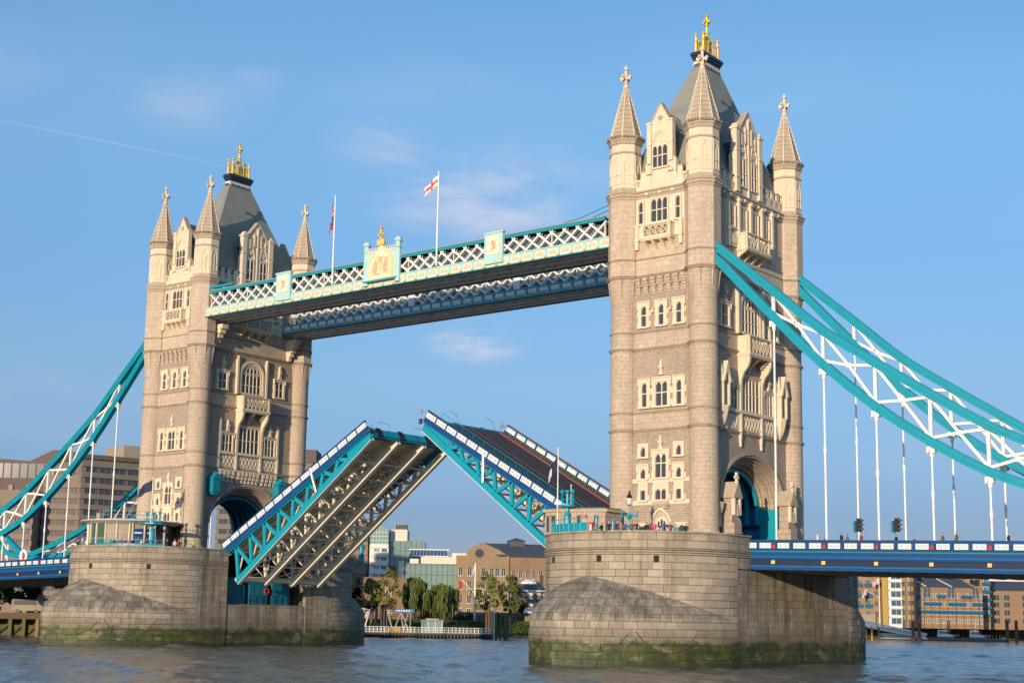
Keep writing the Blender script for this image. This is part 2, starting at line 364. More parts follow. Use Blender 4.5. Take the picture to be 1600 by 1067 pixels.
        for x in (mats if isinstance(mats, (list, tuple)) else [mats]): me.materials.append(MATS[x] if isinstance(x, str) else x)
        if m.tone:
            at = me.attributes.new('tone', 'FLOAT', 'FACE')
            for i, v in enumerate(m.tone): at.data[i].value = v
        me.update(); return me
    def build(m, name, mats, parent=None, loc=None, smooth=False, **tags):
        if not m.v: return None
        base = Vector((0, 0, 0))
        if parent is not None:
            q = parent
            while q is not None: base = base+q.location; q = q.parent
        if loc is not None:      # mesh authored around its own origin
            me = m.mesh(name, mats, smooth); o = bpy.data.objects.new(name, me); COL.objects.link(o); o.location = Vector(loc)-base if parent is not None else Vector(loc)
        else:
            if parent is not None: m.v = [p-base for p in m.v]
            me = m.mesh(name, mats, smooth); o = bpy.data.objects.new(name, me); COL.objects.link(o)
        o.parent = parent; put(o, **tags); return o
def wloc(o):
    b = Vector((0, 0, 0))
    while o is not None: b = b+o.location; o = o.parent
    return b
def inst(name, me, parent, loc, rot=None, **tags):
    o = bpy.data.objects.new(name, me); COL.objects.link(o); o.parent = parent
    o.location = Vector(loc)-(wloc(parent) if parent else Vector((0, 0, 0)))
    if rot is not None: o.rotation_euler = rot
    return put(o, **tags)
def copy_tree(o, parent=None):
    c = o.copy(); COL.objects.link(c); c.parent = parent
    for ch in list(o.children): copy_tree(ch, c)
    return c
# ------------------------------------------------------------------ towers
HA, HB = 5.046, 9.329            # half spacing of the corner columns along / across the bridge
WX, WY = 5.45, 9.73              # wall planes
TX = 41.15                       # towers stand at x = -TX and +TX
Z0 = 12.0
PANE = {}
def pane(w, h, parent, F, s, z, d=.035, mat='glass_dark'):
    k = (round(w, 2), round(h, 2), mat)
    if k not in PANE: PANE[k] = MB().box(-w/2, w/2, -.015, .015, -h/2, h/2).mesh('pane', mat)
    rz = math.atan2(F.n.x, -F.n.y)
    return inst('pane', PANE[k], parent, F(s, z, d), (0, 0, rz))
def rev_arch(w, z0, z1, k=5, sc=0.):
    """half-height pointed arch curve points from left springing to right springing"""
    pts = []
    for i in range(k+1):
        t = i/k; pts.append((sc-w/2+(w/2)*t, z0+(z1-z0)*math.sin(t*math.pi/2)**.8))
    return pts+[(2*sc-s, z) for s, z in reversed(pts[:-1])]
def window(F, sc, z0, z1, w, lights, parent, rows=(.55,), sur=.28, quoins=True, sill=True, hood=True, dp=.26, mat='limestone', head=.34, name='window'):
    m = MB(); a, b = sc-w/2, sc+w/2
    m.fbox(F, a-sur, a, z0, z1, -.05, dp); m.fbox(F, b, b+sur, z0, z1, -.05, dp)
    m.fbox(F, a-sur, b+sur, z1, z1+sur, -.05, dp)
    m.fbox(F, a-sur-(.06 if sill else 0), b+sur+(.06 if sill else 0), z0-.2, z0, -.05, dp+.06)
    if hood:
        m.fbox(F, a-sur-.1, b+sur+.1, z1+sur, z1+sur+.12, -.05, dp+.12); m.fbox(F, a-sur-.1, a-sur, z1-.35, z1+sur, -.05, dp+.08); m.fbox(F, b+sur, b+sur+.1, z1-.35, z1+sur, -.05, dp+.08)
    if quoins:
        k = max(2, int((z1-z0)/.55))
        for i in range(k):
            if i % 2 == 0:
                za = z0+(z1-z0)*i/k; zb = z0+(z1-z0)*(i+1)/k
                m.fbox(F, a-sur-.16, a-sur, za, zb, -.05, dp-.1); m.fbox(F, b+sur, b+sur+.16, za, zb, -.05, dp-.1)
    lw = w/lights; mw = min(.12, lw*.2); cuts = [z0]+[z0+(z1-z0)*r for r in rows]+[z1]
    for i in range(1, lights): m.fbox(F, a+lw*i-mw/2, a+lw*i+mw/2, z0, z1, -.02, .17)
    for c in cuts[1:-1]: m.fbox(F, a, b, c-.06, c+.06, -.02, .15)
    hh = min(head, lw*.75)
    for i in range(lights):
        l, r = a+lw*i+mw/2*(i > 0), a+lw*(i+1)-mw/2*(i < lights-1); c = (l+r)/2
        m.fpoly(F, [(l, z1-hh), (l+(c-l)*.45, z1-hh*.32), (c, z1-.03), (c, z1), (l, z1)], -.02, .16)
        m.fpoly(F, [(r, z1-hh), (r, z1), (c, z1), (c, z1-.03), (r-(r-c)*.45, z1-hh*.32)], -.02, .16)
    o = m.build(name, mat, parent)
    for i in range(lights):
        for j in range(len(cuts)-1):
            pane(lw-.02, cuts[j+1]-cuts[j]-.02, o, F, a+lw*(i+.5), (cuts[j]+cuts[j+1])/2)
    return o
def finial(F, s, z0, z1, parent, d=.2, mat='limestone', name='statue'):
    m = MB(); h = z1-z0
    m.fpoly(F, [(s-.3, z0), (s+.3, z0), (s+.12, z0+h*.3), (s-.12, z0+h*.3)], 0, d+.1)
    m.fbox(F, s-.14, s+.14, z0+h*.3, z0+h*.8, 0, d+.12); m.fbox(F, s-.26, s+.26, z0+h*.42, z0+h*.58, 0, d+.2); m.fpoly(F, [(s-.16, z0+h*.8), (s+.16, z0+h*.8), (s, z1)], 0, d+.1)
    return m.build(name, mat, parent)
def corbels(F, s0, s1, z0, z1, n, d, parent, mat='limestone', name='corbel'):
    w = (s1-s0)/(n-.4)
    for i in range(n):
        s = s0+w*i; m = MB(); h = z1-z0
        m.fbox(F, s, s+w*.6, z0+h*.66, z1, -.02, d); m.fbox(F, s, s+w*.6, z0+h*.33, z0+h*.66, -.02, d*.68); m.fbox(F, s+w*.06, s+w*.54, z0, z0+h*.33, -.02, d*.36)
        m.build(name, mat, parent)
def balcony(F, s0, s1, zb, zt, d, parent, zc, n_pan, n_corb, rail='cross', mat='limestone'):
    """stone balcony: slab, pierced front, side pieces, scrolled corbels down to zc"""
    m = MB(); m.fbox(F, s0-.12, s1+.12, zb-.28, zb, -.02, d+.12); m.fbox(F, s0-.06, s1+.06, zb-.44, zb-.28, -.02, d+.04)
    root = m.build('balcony', mat, parent)
    m = MB(); m.fbox(F, s0-.1, s1+.1, zt-.16, zt, d-.28, d+.1); m.fbox(F, s0-.1, s0+.2, zt-.16, zt, 0, d-.28); m.fbox(F, s1-.2, s1+.1, zt-.16, zt, 0, d-.28)
    m.fbox(F, s0, s0+.14, zb, zt-.16, 0, d-.2); m.fbox(F, s1-.14, s1, zb, zt-.16, 0, d-.2)
    pw = (s1-s0-.3)/n_pan
    for i in range(n_pan+1): m.fbox(F, s0+i*pw, s0+i*pw+.3, zb, zt-.16, d-.24, d+.03)
    m.build('parapet', mat, root)
    for i in range(n_pan):
        a, b = s0+i*pw+.3, s0+(i+1)*pw; p = MB(); k = max(1, round((b-a)/.75)); cw = (b-a)/k
        p.fbox(F, a, b, zb, zb+.1, d-.16, d-.04); p.fbox(F, a, b, zt-.26, zt-.16, d-.16, d-.04)
        for j in range(k):
            x0, x1 = a+j*cw, a+(j+1)*cw; za, zz = zb+.1, zt-.26
            p.bar(F(x0, za, d-.1), F(x1, zz, d-.1), .09, .1, F.n); p.bar(F(x0, zz, d-.1), F(x1, za, d-.1), .09, .1, F.n)
            p.fbox(F, x0-.04, x0+.04, za, zz, d-.15, d-.05)
        p.build('pierced_panel', mat, root)
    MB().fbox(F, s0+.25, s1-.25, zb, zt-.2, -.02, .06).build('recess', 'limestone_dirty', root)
    zt2 = zb-.44
    for i in range(n_corb):
        s = s0+.1+(s1-s0-.55)*i/(n_corb-1); k = MB(); pts = []
        for j in range(9):
            t = j/8; pts.append(((1-t)**1.7*d*1.0 if t < 1 else 0, zt2-(zt2-zc)*t))
        P = [(dd, z) for dd, z in pts]+[(0, zt2)]
        vs = [F(s, z, dd) for dd, z in P]+[F(s+.35, z, dd) for dd, z in P]; n = len(P)
        k.add(vs, [tuple(range(n)), tuple(range(2*n-1, n-1, -1))]+[((q+1) % n, q, n+q, n+(q+1) % n) for q in range(n)])
        k.build('corbel', mat, root)
    return root

def rings():        # string courses: level of the top edge, projection, height
    return [(24.75, .2, .34), (26.6, .13, .24), (33.65, .2, .34), (35.45, .13, .24), (41.75, .24, .4), (43.6, .13, .24)]
def column(cx, cy, parent):
    m = MB(); n = 28; c = (cx, cy, 0)
    prof = [(1.86, Z0), (1.86, 12.7), (1.72, 12.75), (1.72, 13.2), (1.80, 13.25), (1.62, 13.55), (1.55, 13.7)]
    z = 13.7
    for zt, pr, h in rings()[:4]:
        prof += [(1.55, zt-h)]; z = zt
        prof += [(1.55, zt)]
    prof += [(1.55, 38.2), (1.62, 39.6), (1.72, 40.8), (1.80, 41.4)]
    m.lathe(c, prof, n)
    o = m.build('corner_column', 'ashlar', parent)
    m = MB(); m.lathe(c, [(1.93, 41.36), (1.93, 50.4)], 8, rot=R(22.5)); m.build('octagonal_shaft', 'ashlar_fine', o)
    for zt, pr, h in rings():
        m = MB()
        octo = zt > 40; r0 = 1.93 if octo else 1.55
        m.lathe(c, [(r0-.02, zt-h), (r0+pr*.5, zt-h), (r0+pr*.62, zt-h*.55), (r0+pr, zt-h*.5), (r0+pr, zt-h*.15), (r0-.02, zt)], 8 if octo else n, rot=R(22.5) if octo else 0)
        m.build('string_course', 'string_stone', o)
    for k in range(8):        # pointed stops where the octagon dies into the round shaft
        t = R(22.5+45*k); m = MB(); u = Vector((math.cos(t), math.sin(t), 0)); s = Vector((-u.y, u.x, 0)); C0 = Vector(c)
        A = C0+u*1.95+Vector((0, 0, 41.36)); Bq = C0+u*1.5+s*.26+Vector((0, 0, 41.36)); Cq = C0+u*1.5-s*.26+Vector((0, 0, 41.36)); Dq = C0+u*1.53+Vector((0, 0, 38.3))
        M1 = C0+u*1.78+Vector((0, 0, 40.3))
        m.add([A, Bq, Cq, Dq, M1], [(0, 1, 2), (1, 0, 4), (0, 2, 4), (1, 4, 3), (4, 2, 3), (3, 2, 1)]); m.build('chamfer_stop', 'ashlar', o)
    # turret above the main cornice
    tr = MB().lathe(c, [(1.80, 51.2), (1.80, 56.0), (1.80, 57.0)], 8, rot=R(22.5)).build('turret', 'limestone', parent)
    m = MB()
    m.lathe(c, [(1.9, 50.35), (2.0, 50.4), (2.0, 50.6), (2.14, 50.75), (2.14, 51.0), (2.26, 51.08), (2.26, 51.25), (1.9, 51.4), (1.86, 51.75), (1.8, 51.8)], 8, rot=R(22.5))
    m.build('cornice', 'limestone_dirty', tr)
    MB().lathe(c, [(1.8, 55.75), (1.9, 55.8), (1.9, 55.92), (1.8, 56.05)], 8, rot=R(22.5)).build('band', 'limestone_dirty', tr)
    m = MB().lathe(c, [(1.8, 56.85), (1.92, 56.95), (1.98, 57.25), (2.08, 57.35), (2.08, 57.55), (1.9, 57.62), (1.9, 57.9)], 8, rot=R(22.5))
    m.build('eave', 'limestone_dirty', tr)
    for k in range(8):        # sunk tracery panels on the eight faces
        t = R(45*k); nn = Vector((math.cos(t), math.sin(t), 0)); F = Frame(Vector(c)+nn*1.663, (-nn.y, nn.x, 0), nn)
        p = MB()
        for s in (-.58, .48): p.fbox(F, s, s+.10, 52.2, 55.6, -.02, .07)
        p.fbox(F, -.48, .48, 52.2, 52.32, -.02, .07); p.fbox(F, -.48, .48, 53.2, 53.3, -.02, .06); p.fbox(F, -.05, .05, 52.3, 54.6, -.02, .06)
        p.fpoly(F, [(-.48, 54.5), (0, 55.5), (-.48, 55.5)], -.02, .06); p.fpoly(F, [(.48, 54.5), (.48, 55.5), (0, 55.5)], -.02, .06)
        p.build('tracery_panel', 'limestone', tr)
        for j in range(4):
            s = -.72+j*.38; q = MB().fbox(F, s, s+.2, 57.55, 57.88, .2, .42); q.build('dentil', 'string_stone', tr)
    # stone spire with ribs and courses, then the cross
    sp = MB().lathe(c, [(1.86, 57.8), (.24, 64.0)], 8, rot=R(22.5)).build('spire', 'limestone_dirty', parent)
    for k in range(8):
        t = R(22.5+45*k); p0 = Vector(c)+Vector((math.cos(t)*1.87, math.sin(t)*1.87, 57.8)); p1 = Vector(c)+Vector((math.cos(t)*.25, math.sin(t)*.25, 64.0))
        MB().bar(p0, p1, .13, .13, mi=0, w2=.07).build('spire_rib', 'limestone', sp)
    for k in range(10):
        m = MB(); z = 58.3+k*.56; r = 1.86+(.24-1.86)*(z-57.8)/6.2
        m.lathe(c, [(r, z-.03), (r+.05, z-.02), (r+.03, z+.05), (r-.02, z+.06)], 8, rot=R(22.5))
        m.build('spire_course', 'string_stone', sp)
    m = MB(); m.lathe(c, [(.25, 63.9), (.36, 64.0), (.36, 64.12), (.26, 64.2), (.26, 64.4), (.34, 64.46), (.2, 64.6), (.17, 66.1), (.3, 66.15), (.3, 66.3), (.16, 66.45), (.02, 66.75)], 8)
    for sx, sy in ((1, 0), (-1, 0), (0, 1), (0, -1)):
        d = Vector((sx, sy, 0)); p = Vector(c)+Vector((0, 0, 65.15)); m.bar(p+d*.1, p+d*.5, .26, .26); m.bar(p+d*.44+Vector((0, 0, .06)), p+d*.72+Vector((0, 0, .18)), .22, .3); m.bar(p+d*.44-Vector((0, 0, .06)), p+d*.62-Vector((0, 0, .2)), .18, .2)
    m.build('cross', 'limestone', sp)

def arch_z(s, hw, zs, rise): return zs+rise*math.sqrt(max(0, 1-(s/hw)**2))
AHW, AZS, ARI = 6.9, 16.9, 5.5
def road_arch(F, sgn, parent, cx):
    """round-headed carriage arch in an end wall: wall above, stepped orders"""
    n = 24; m = MB(); hw = AHW
    for i in range(n):
        a = -hw+2*hw*i/n; b = -hw+2*hw*(i+1)/n
        za, zb = arch_z(a, hw, AZS, ARI), arch_z(b, hw, AZS, ARI)
        m.quad(F(a, za), F(b, zb), F(b, 24.45), F(a, 24.45))
    for s in (-1, 1):
        lo, hi = sorted((s*hw, s*9.3)); m.quad(F(lo, Z0), F(hi, Z0), F(hi, 24.45), F(lo, 24.45))
    m.build('end_wall', 'rubble', parent)
    prof = [(0, .02), (0, .22), (.28, .22), (.34, .05), (.5, .05), (.56, -.35), (.72, -.35), (.78, -.75), (.95, -.75), (1.0, -1.15), (1.18, -1.15), (1.22, -1.9), (1.45, -1.9), (1.45, -2.3)]
    for (o0, d0), (o1, d1) in zip(prof[:-1], prof[1:]): pass
    m = MB(); k = 36
    for (o0, d0), (o1, d1) in zip(prof[:-1], prof[1:]):
        for i in range(k):
            t0, t1 = math.pi*(1-i/k), math.pi*(1-(i+1)/k)
            def P(o, t, d): return F((hw+.25-o)*math.cos(t), AZS+(ARI+.25-o)*math.sin(t), d)
            m.add([P(o0, t0, d0), P(o0, t1, d0), P(o1, t1, d1), P(o1, t0, d1)], [(3, 2, 1, 0)], 0)
    m.build('arch_moulding', 'voussoir', parent)

def tower(cx, outer, label):
    """outer: the +X face is the land face with the chains; otherwise it is the face over the river span"""
    T = thing('bridge_tower', label, 'tower', (cx, 0, Z0), 'stone towers of the bridge')
    N = Frame((cx, -WY, 0), (1, 0, 0), (0, -1, 0)); E = Frame((cx+WX, -.35, 0), (0, 1, 0), (1, 0, 0))
    W = Frame((cx-WX, 0, 0), (0, -1, 0), (-1, 0, 0)); S = Frame((cx, WY, 0), (-1, 0, 0), (0, 1, 0)); EE = Frame((cx+WX, 0, 0), (0, 1, 0), (1, 0, 0))
    for sx in (-1, 1):
        for sy in (-1, 1): column(cx+sx*HA, sy*HB, T)
    bands = [(24.4, 26.4, 'ashlar', .03), (26.4, 33.4, 'rubble', 0), (33.4, 35.3, 'ashlar', .03), (35.3, 41.4, 'rubble', 0), (41.4, 43.4, 'ashlar_fine', .12), (43.4, 50.6, 'ashlar_fine', .05)]
    for F, half in ((N, 4.6), (S, 4.6)):
        MB().fbox(F, -half, half, Z0, 24.4, -.4, 0).build('wall', 'rubble', T)
        for z0, z1, mt, d in bands: MB().fbox(F, -half, half, z0, z1, -.4, d).build('wall', mt, T)
    for F in (EE, W):
        for z0, z1, mt, d in bands: MB().fbox(F, -8.9, 8.9, z0, z1, -.4, d).build('wall', mt, T)
        road_arch(F, 1, T, cx)
    for F, half in ((N, 4.2), (S, 4.2), (EE, 8.4), (W, 8.4)):
        for zt, pr, h in rings():
            m = MB(); P = [(0, zt-h), (pr*.5+.03, zt-h), (pr*.62+.03, zt-h*.55), (pr+.05, zt-h*.5), (pr+.05, zt-h*.15), (.02, zt)]
            vs = [F(-half, z, d) for d, z in P]+[F(half, z, d) for d, z in P]; n = len(P)
            m.add(vs, [(i, n+i, n+i+1, i+1) for i in range(n-1)]); m.build('string_course', 'string_stone', T)
        # main cornice with carved bosses
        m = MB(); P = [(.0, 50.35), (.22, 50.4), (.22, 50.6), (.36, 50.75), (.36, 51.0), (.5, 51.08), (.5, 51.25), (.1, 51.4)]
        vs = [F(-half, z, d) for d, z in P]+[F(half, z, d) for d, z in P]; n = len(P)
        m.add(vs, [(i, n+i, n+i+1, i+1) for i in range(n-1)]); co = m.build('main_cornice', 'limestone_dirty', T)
        k = int(half*2/1.5)
        for i in range(k):
            s = -half+(i+.5)*half*2/k; MB().fbox(F, s-.17, s+.17, 50.62, 50.95, .2, .44).build('carved_boss', 'limestone', co)
        # parapet with merlons
        pr = MB().fbox(F, -half, half, 51.4, 52.7, -.35, .04).build('parapet', 'limestone', T)
        k = int(half*2/1.15)
        for i in range(k):
            s = -half+(i+.5)*half*2/k; g = 2.5 if half < 5 else 3.3
            if abs(s) < g-.2: continue
            MB().fbox(F, s-.32, s+.32, 52.7, 53.45, -.3, .04).build('merlon', 'limestone', pr); MB().fbox(F, s-.38, s+.38, 53.45, 53.6, -.36, .1).build('coping', 'limestone_dirty', pr)
        # small recessed cross slit under each gap
        for i in range(k-1):
            s = -half+(i+1)*half*2/k
            if abs(s) < (2.5 if half < 5 else 3.4): continue
            m = MB().fbox(F, s-.12, s+.12, 51.85, 52.5, .04, .1); m.fbox(F, s-.22, s+.22, 52.3, 52.45, .04, .12); m.build('label_stop', 'limestone_dirty', pr)
    # --- river faces (N visible; the S face gets the same windows)
    for F in (N, S):
        # 5th storey
        m = MB().fbox(F, -3.3, 3.0, 47.0, 50.4, .05, .14); m.build('window_panel', 'limestone', T)
        G = Frame(F.o+F.n*.1, F.s, F.n)
        window(G, -2.5, 47.5, 50.0, .55, 1, T, rows=(.52,), sur=.16, quoins=False, hood=False)
        window(G, -.1, 47.5, 50.1, 2.1, 3, T, rows=(.52,), sur=.18, quoins=False, hood=False)
        window(G, 2.3, 47.5, 50.0, .55, 1, T, rows=(.52,), sur=.16, quoins=False, hood=False)
        balcony(F, -2.0, 1.75, 45.75, 47.15, 1.0, T, 43.95, 1, 4)
        for s in (-3.2, 2.45):
            m = MB().fbox(F, s, s+.42, 44.6, 47.4, .04, .4); m.fbox(F, s-.08, s+.5, 45.55, 45.8, .04, .5); m.fbox(F, s-.05, s+.47, 47.2, 47.4, .04, .46); m.build('pilaster', 'limestone', T)
        for a, b in ((-2.8, -2.05), (1.8, 2.45)): MB().fbox(F, a, b, 45.7, 47.0, .04, .22).build('carved_panel', 'limestone', T)
        # corbel table
        MB().fbox(F, -3.3, 3.3, 40.35, 40.5, 0, .3).build('corbel_shelf', 'string_stone', T)
        corbels(F, -3.2, 3.25, 40.45, 41.35, 7, .42, T, 'ashlar', 'corbel'); corbels(F, -3.2, 3.3, 39.5, 40.35, 7, .26, T, 'ashlar', 'corbel')
        for s in (-2.15, .1, 2.35): window(F, s, 35.95, 38.2, .62, 1, T, rows=(.55,), sur=.42)
        for s in (-1.03, 1.22): m = MB().fbox(F, s-.2, s+.2, 37.55, 37.7, 0, .22); m.fbox(F, s-.1, s+.1, 37.4, 37.85, 0, .3); m.build('carved_label', 'limestone', T)
        finial(F, .1, 30.45, 32.2, T)
        window(F, -2.05, 27.1, 29.7, .6, 1, T, rows=(.55,), sur=.42); window(F, 2.35, 27.1, 29.7, .6, 1, T, rows=(.55,), sur=.42)
        window(F, .15, 27.1, 29.7, 1.45, 2, T, rows=(.55,), sur=.42)
        for s in (-2.2, 2.3): window(F, s, 21.7, 22.75, .6, 1, T, rows=(), sur=.38, hood=False, quoins=False, head=.5)
        finial(F, .05, 22.35, 24.0, T)
        window(F, .05, 19.4, 21.95, 1.35, 2, T, rows=(.6,), sur=.36, head=.7)
        for s in (-2.2, 2.3): window(F, s, 19.35, 20.4, .6, 1, T, rows=(), sur=.38, head=.5)
        for s in (-2.2, 2.3): window(F, s, 17.05, 18.1, .6, 1, T, rows=(), sur=.34, hood=False, sill=False, head=.1)
        window(F, .05, 17.05, 18.15, 1.35, 2, T, rows=(), sur=.36, hood=False, sill=False, head=.25)
        for s, w in ((-2.2, .6), (.05, 1.35), (2.3, .6)):
            m = MB().fbox(F, s-w/2-.3, s+w/2+.3, 18.45, 19.12, 0, .2); m.fbox(F, s-w*.35, s+w*.35, 18.55, 19.0, .2, .28); m.build('carved_panel', 'limestone', T)
        MB().fbox(F, -3.75, 3.75, 18.9, 19.32, 0, .09).build('stone_band', 'limestone', T)
        MB().fbox(F, -3.75, 3.75, 16.55, 17.0, 0, .09).build('stone_band', 'limestone', T)
        m = MB().fbox(F, -.95, 1.05, 16.38, 16.72, 0, .36); m.fbox(F, -.8, .9, 16.1, 16.38, 0, .2); m.build('shelf', 'limestone_dirty', T)
        # pointed doorway
        for o, d, mt in ((0, .34, 'limestone'), (.28, .24, 'limestone_dirty'), (.42, .14, 'limestone')):
            m = MB(); w = 3.5-2*o; A = rev_arch(w, 13.7, 16.15-o, 6, .1); B = rev_arch(w-.5, 13.7, 15.9-o, 6, .1)
            A = [(A[0][0], Z0)]+A+[(A[-1][0], Z0)]; B = [(B[0][0], Z0)]+B+[(B[-1][0], Z0)]
            for i in range(len(A)-1):
                m.add([F(*A[i], d), F(*A[i+1], d), F(*B[i+1], d), F(*B[i], d), F(*A[i], 0), F(*A[i+1], 0), F(*B[i+1], 0), F(*B[i], 0)], [(3, 2, 1, 0), (0, 1, 5, 4), (2, 3, 7, 6)])
            m.build('door_arch', mt, T)
        A = rev_arch(2.2, 13.8, 15.35, 6, .1); m = MB(); m.fpoly(F, [(A[0][0], 13.6)]+[(A[-1][0], 13.6)]+list(reversed(A)), 0, .08); dr = m.build('doorway', 'limestone', T)
        MB().fbox(F, -.8, 1.0, Z0, 13.5, 0, .1).build('door', 'glass_dark', dr)
        for i, (s, h) in enumerate(((-.62, .35), (-.27, .65), (.1, .85), (.47, .65), (.82, .35))): pane(.24, h, dr, F, s, 14.1+h/2, .1)
        for s in (-2.4, 2.65): window(F, s, 12.7, 14.3, .85, 1, T, rows=(), sur=.32, hood=False, quoins=False, head=.25)
        # gable dormer
        g = MB(); pts = [(-2.05, 51.4), (1.95, 51.4), (1.95, 54.2), (1.55, 54.9), (1.5, 56.5), (1.25, 57.6), (1.2, 58.8), (-.05, 61.0), (-1.3, 58.8), (-1.35, 57.6), (-1.6, 56.5), (-1.65, 54.9), (-2.05, 54.2)]
        g.fpoly(F, pts, -.55, .1); gb = g.build('gable', 'limestone', T)
        for p, q in (((1.3, 58.75), (-.05, 61.12)), ((-.05, 61.12), (-1.4, 58.75))): MB().bar(F(*p, -.2), F(*q, -.2), .8, .14, (0, 0, 1)).build('gable_coping', 'limestone_dirty', gb)
        for s in (-1.45, 1.35):
            m = MB().fbox(F, s-.28, s+.28, 54.2, 58.8, -.3, .32); m.fbox(F, s-.36, s+.36, 58.75, 58.95, -.4, .42); m.fbox(F, s-.34, s+.34, 56.3, 56.45, -.3, .4); m.fbox(F, s-.34, s+.34, 53.0, 53.25, -.1, .4); m.build('pinnacle', 'limestone', gb)
        for i in range(2): m = MB().fbox(F, -1.3+i*.0, 1.2, 53.35+i*.15, 53.5+i*.15, .1, .3-.1*i)
        m.build('sill_moulding', 'limestone_dirty', gb)
        for w, d in ((2.5, .22), (2.1, .17)):
            m = MB(); A = rev_arch(w, 56.2, 57.9 if w > 2.3 else 57.65, 7, -.05); B = rev_arch(w-.16, 56.2, (57.9 if w > 2.3 else 57.65)-.1, 7, -.05)
            for i in range(len(A)-1): m.add([F(*A[i], d), F(*A[i+1], d), F(*B[i+1], d), F(*B[i], d), F(*A[i], 0), F(*A[i+1], 0), F(*B[i+1], 0), F(*B[i], 0)], [(3, 2, 1, 0), (0, 1, 5, 4), (2, 3, 7, 6)])
            m.build('blind_arch', 'limestone', gb)
        G = Frame(F.o+F.n*.1, F.s, F.n); window(G, -.05, 53.7, 56.15, 1.85, 3, gb, rows=(.53,), sur=.1, quoins=False, hood=False, dp=.12)
        m = MB().fpoly(F, [(-.05, 59.0), (.3, 59.35), (-.05, 59.75), (-.4, 59.35)], .1, .22); m.build('rosette', 'limestone_dirty', gb)
        m = MB(); h = 6.0
        m.add([F(-1.35, 57.9, -.5), F(-.05, 60.3, -.5), F(1.25, 57.9, -.5), F(-1.35, 57.9, -h), F(-.05, 60.3, -h), F(1.25, 57.9, -h), F(-1.35, 53.0, -.5), F(1.25, 53.0, -.5), F(-1.35, 53.0, -h), F(1.25, 53.0, -h)],
              [(0, 3, 4, 1), (1, 4, 5, 2)], 0)
        m.add([F(-1.35, 57.9, -.5), F(-1.35, 53, -.5), F(-1.35, 53, -h), F(-1.35, 57.9, -h), F(1.25, 57.9, -.5), F(1.25, 53, -.5), F(1.25, 53, -h), F(1.25, 57.9, -h)], [(0, 1, 2, 3), (7, 6, 5, 4)], 1)
        m.build('dormer_roof', ['tower_slate', 'lead_dark'], T)
    # --- end faces
    for F in (E, Frame((cx-WX, 0, 0), (0, -1, 0), (-1, 0, 0))):
        vis = F is E; G = Frame(F.o+F.n*.1, F.s, F.n)
        MB().fbox(F, -5.0, 5.0, 46.9, 50.35, .05, .14).build('window_panel', 'limestone', T)
        for s in (-3.85, -1.3, 1.3, 3.85): window(G, s, 47.3, 49.8, 1.0, 2, T, rows=(.5,), sur=.14, quoins=False, hood=False)
        for s in (-4.95, -2.57, 0, 2.57, 4.95):
            m = MB().fbox(F, s-.2, s+.2, 44.9, 50.6, .05, .5); m.fbox(F, s-.28, s+.28, 50.35, 50.7, .05, .62); m.fbox(F, s-.28, s+.28, 46.7, 46.9, .05, .58); m.build('pilaster', 'limestone', T)
        balcony(F, -2.6, 2.6, 45.2, 46.8, 1.35, T, 43.7, 2, 4)
        for a, b in ((-4.75, -2.7), (2.7, 4.75)): m = MB().fbox(F, a, b, 45.1, 46.7, .05, .26); m.fbox(F, a+.3, b-.3, 45.4, 46.4, .26, .34); m.build('carved_panel', 'limestone', T)
        for s in (-5.4, 5.4):
            window(F, s, 35.95, 38.25, 1.5, 2, T, rows=(.5,), sur=.3); finial(F, s, 38.7, 40.7, T)
        # great arched window
        w, zs, zt = 3.5, 38.4, 40.0
        for sur, d, mt in ((.62, .3, 'limestone'), (.3, .2, 'limestone')):
            m = MB(); kk = 8
            def A(o, i): t = math.pi*(1-i/(2*kk)); return ((w/2+o)*math.cos(t), zs+(zt-zs+o)*math.sin(t))
            for i in range(2*kk):
                a, b, c2, e = A(sur, i), A(sur, i+1), A(sur-.32, i+1), A(sur-.32, i)
                m.add([F(*a, d), F(*b, d), F(*c2, d), F(*e, d), F(*a, 0), F(*b, 0), F(*c2, 0), F(*e, 0)], [(3, 2, 1, 0), (0, 1, 5, 4), (2, 3, 7, 6)])
            for sg in (-1, 1): lo, hi = sorted((sg*(w/2+sur), sg*(w/2+sur-.32))); m.fbox(F, lo, hi, 35.6, zs, 0, d)
            wo = m.build('window' if sur < .5 else 'window_arch', mt, T)
        m = MB(); lw = w/5
        m.fbox(F, -w/2, w/2, 35.6, 35.85, 0, .3)
        for i in range(1, 5):
            s = -w/2+lw*i; m.fbox(F, s-.05, s+.05, 35.8, arch_z(s, w/2, zs, zt-zs), 0, .16)
        m.fbox(F, -w/2, w/2, 36.95, 37.07, 0, .15)
        for i in range(5):
            l = -w/2+lw*i; m.bar(F(l, zs-.05, .09), F(l+lw/2, zs+.42, .09), .07, .12, F.n); m.bar(F(l+lw, zs-.05, .09), F(l+lw/2, zs+.42, .09), .07, .12, F.n)
        for s in (-.7, .7): m.bar(F(s, zs, .09), F(0, zt-.1, .09), .07, .12, F.n); m.bar(F(s*2.1, zs+.3, .09), F(s*.8, zt-.2, .09), .06, .12, F.n)
        m.build('tracery', 'limestone', wo)
        for i in range(5):
            s = -w/2+lw*(i+.5); pane(lw-.06, 1.15, wo, F, s, 36.4); zt1 = min(arch_z(s-lw/2, w/2, zs, zt-zs), arch_z(s+lw/2, w/2, zs, zt-zs)) if i not in (0, 4) else zs+.35; pane(lw-.06, zt1-37.05, wo, F, s, (37.05+zt1)/2)
        m = MB(); m.fpoly(F, [(-w/2, zs-.1), (w/2, zs-.1)]+[((w/2)*math.cos(math.pi*i/12), zs+(zt-zs)*math.sin(math.pi*i/12)) for i in range(1, 12)], 0, .03); m.build('fanlight', 'glass_dark', wo)
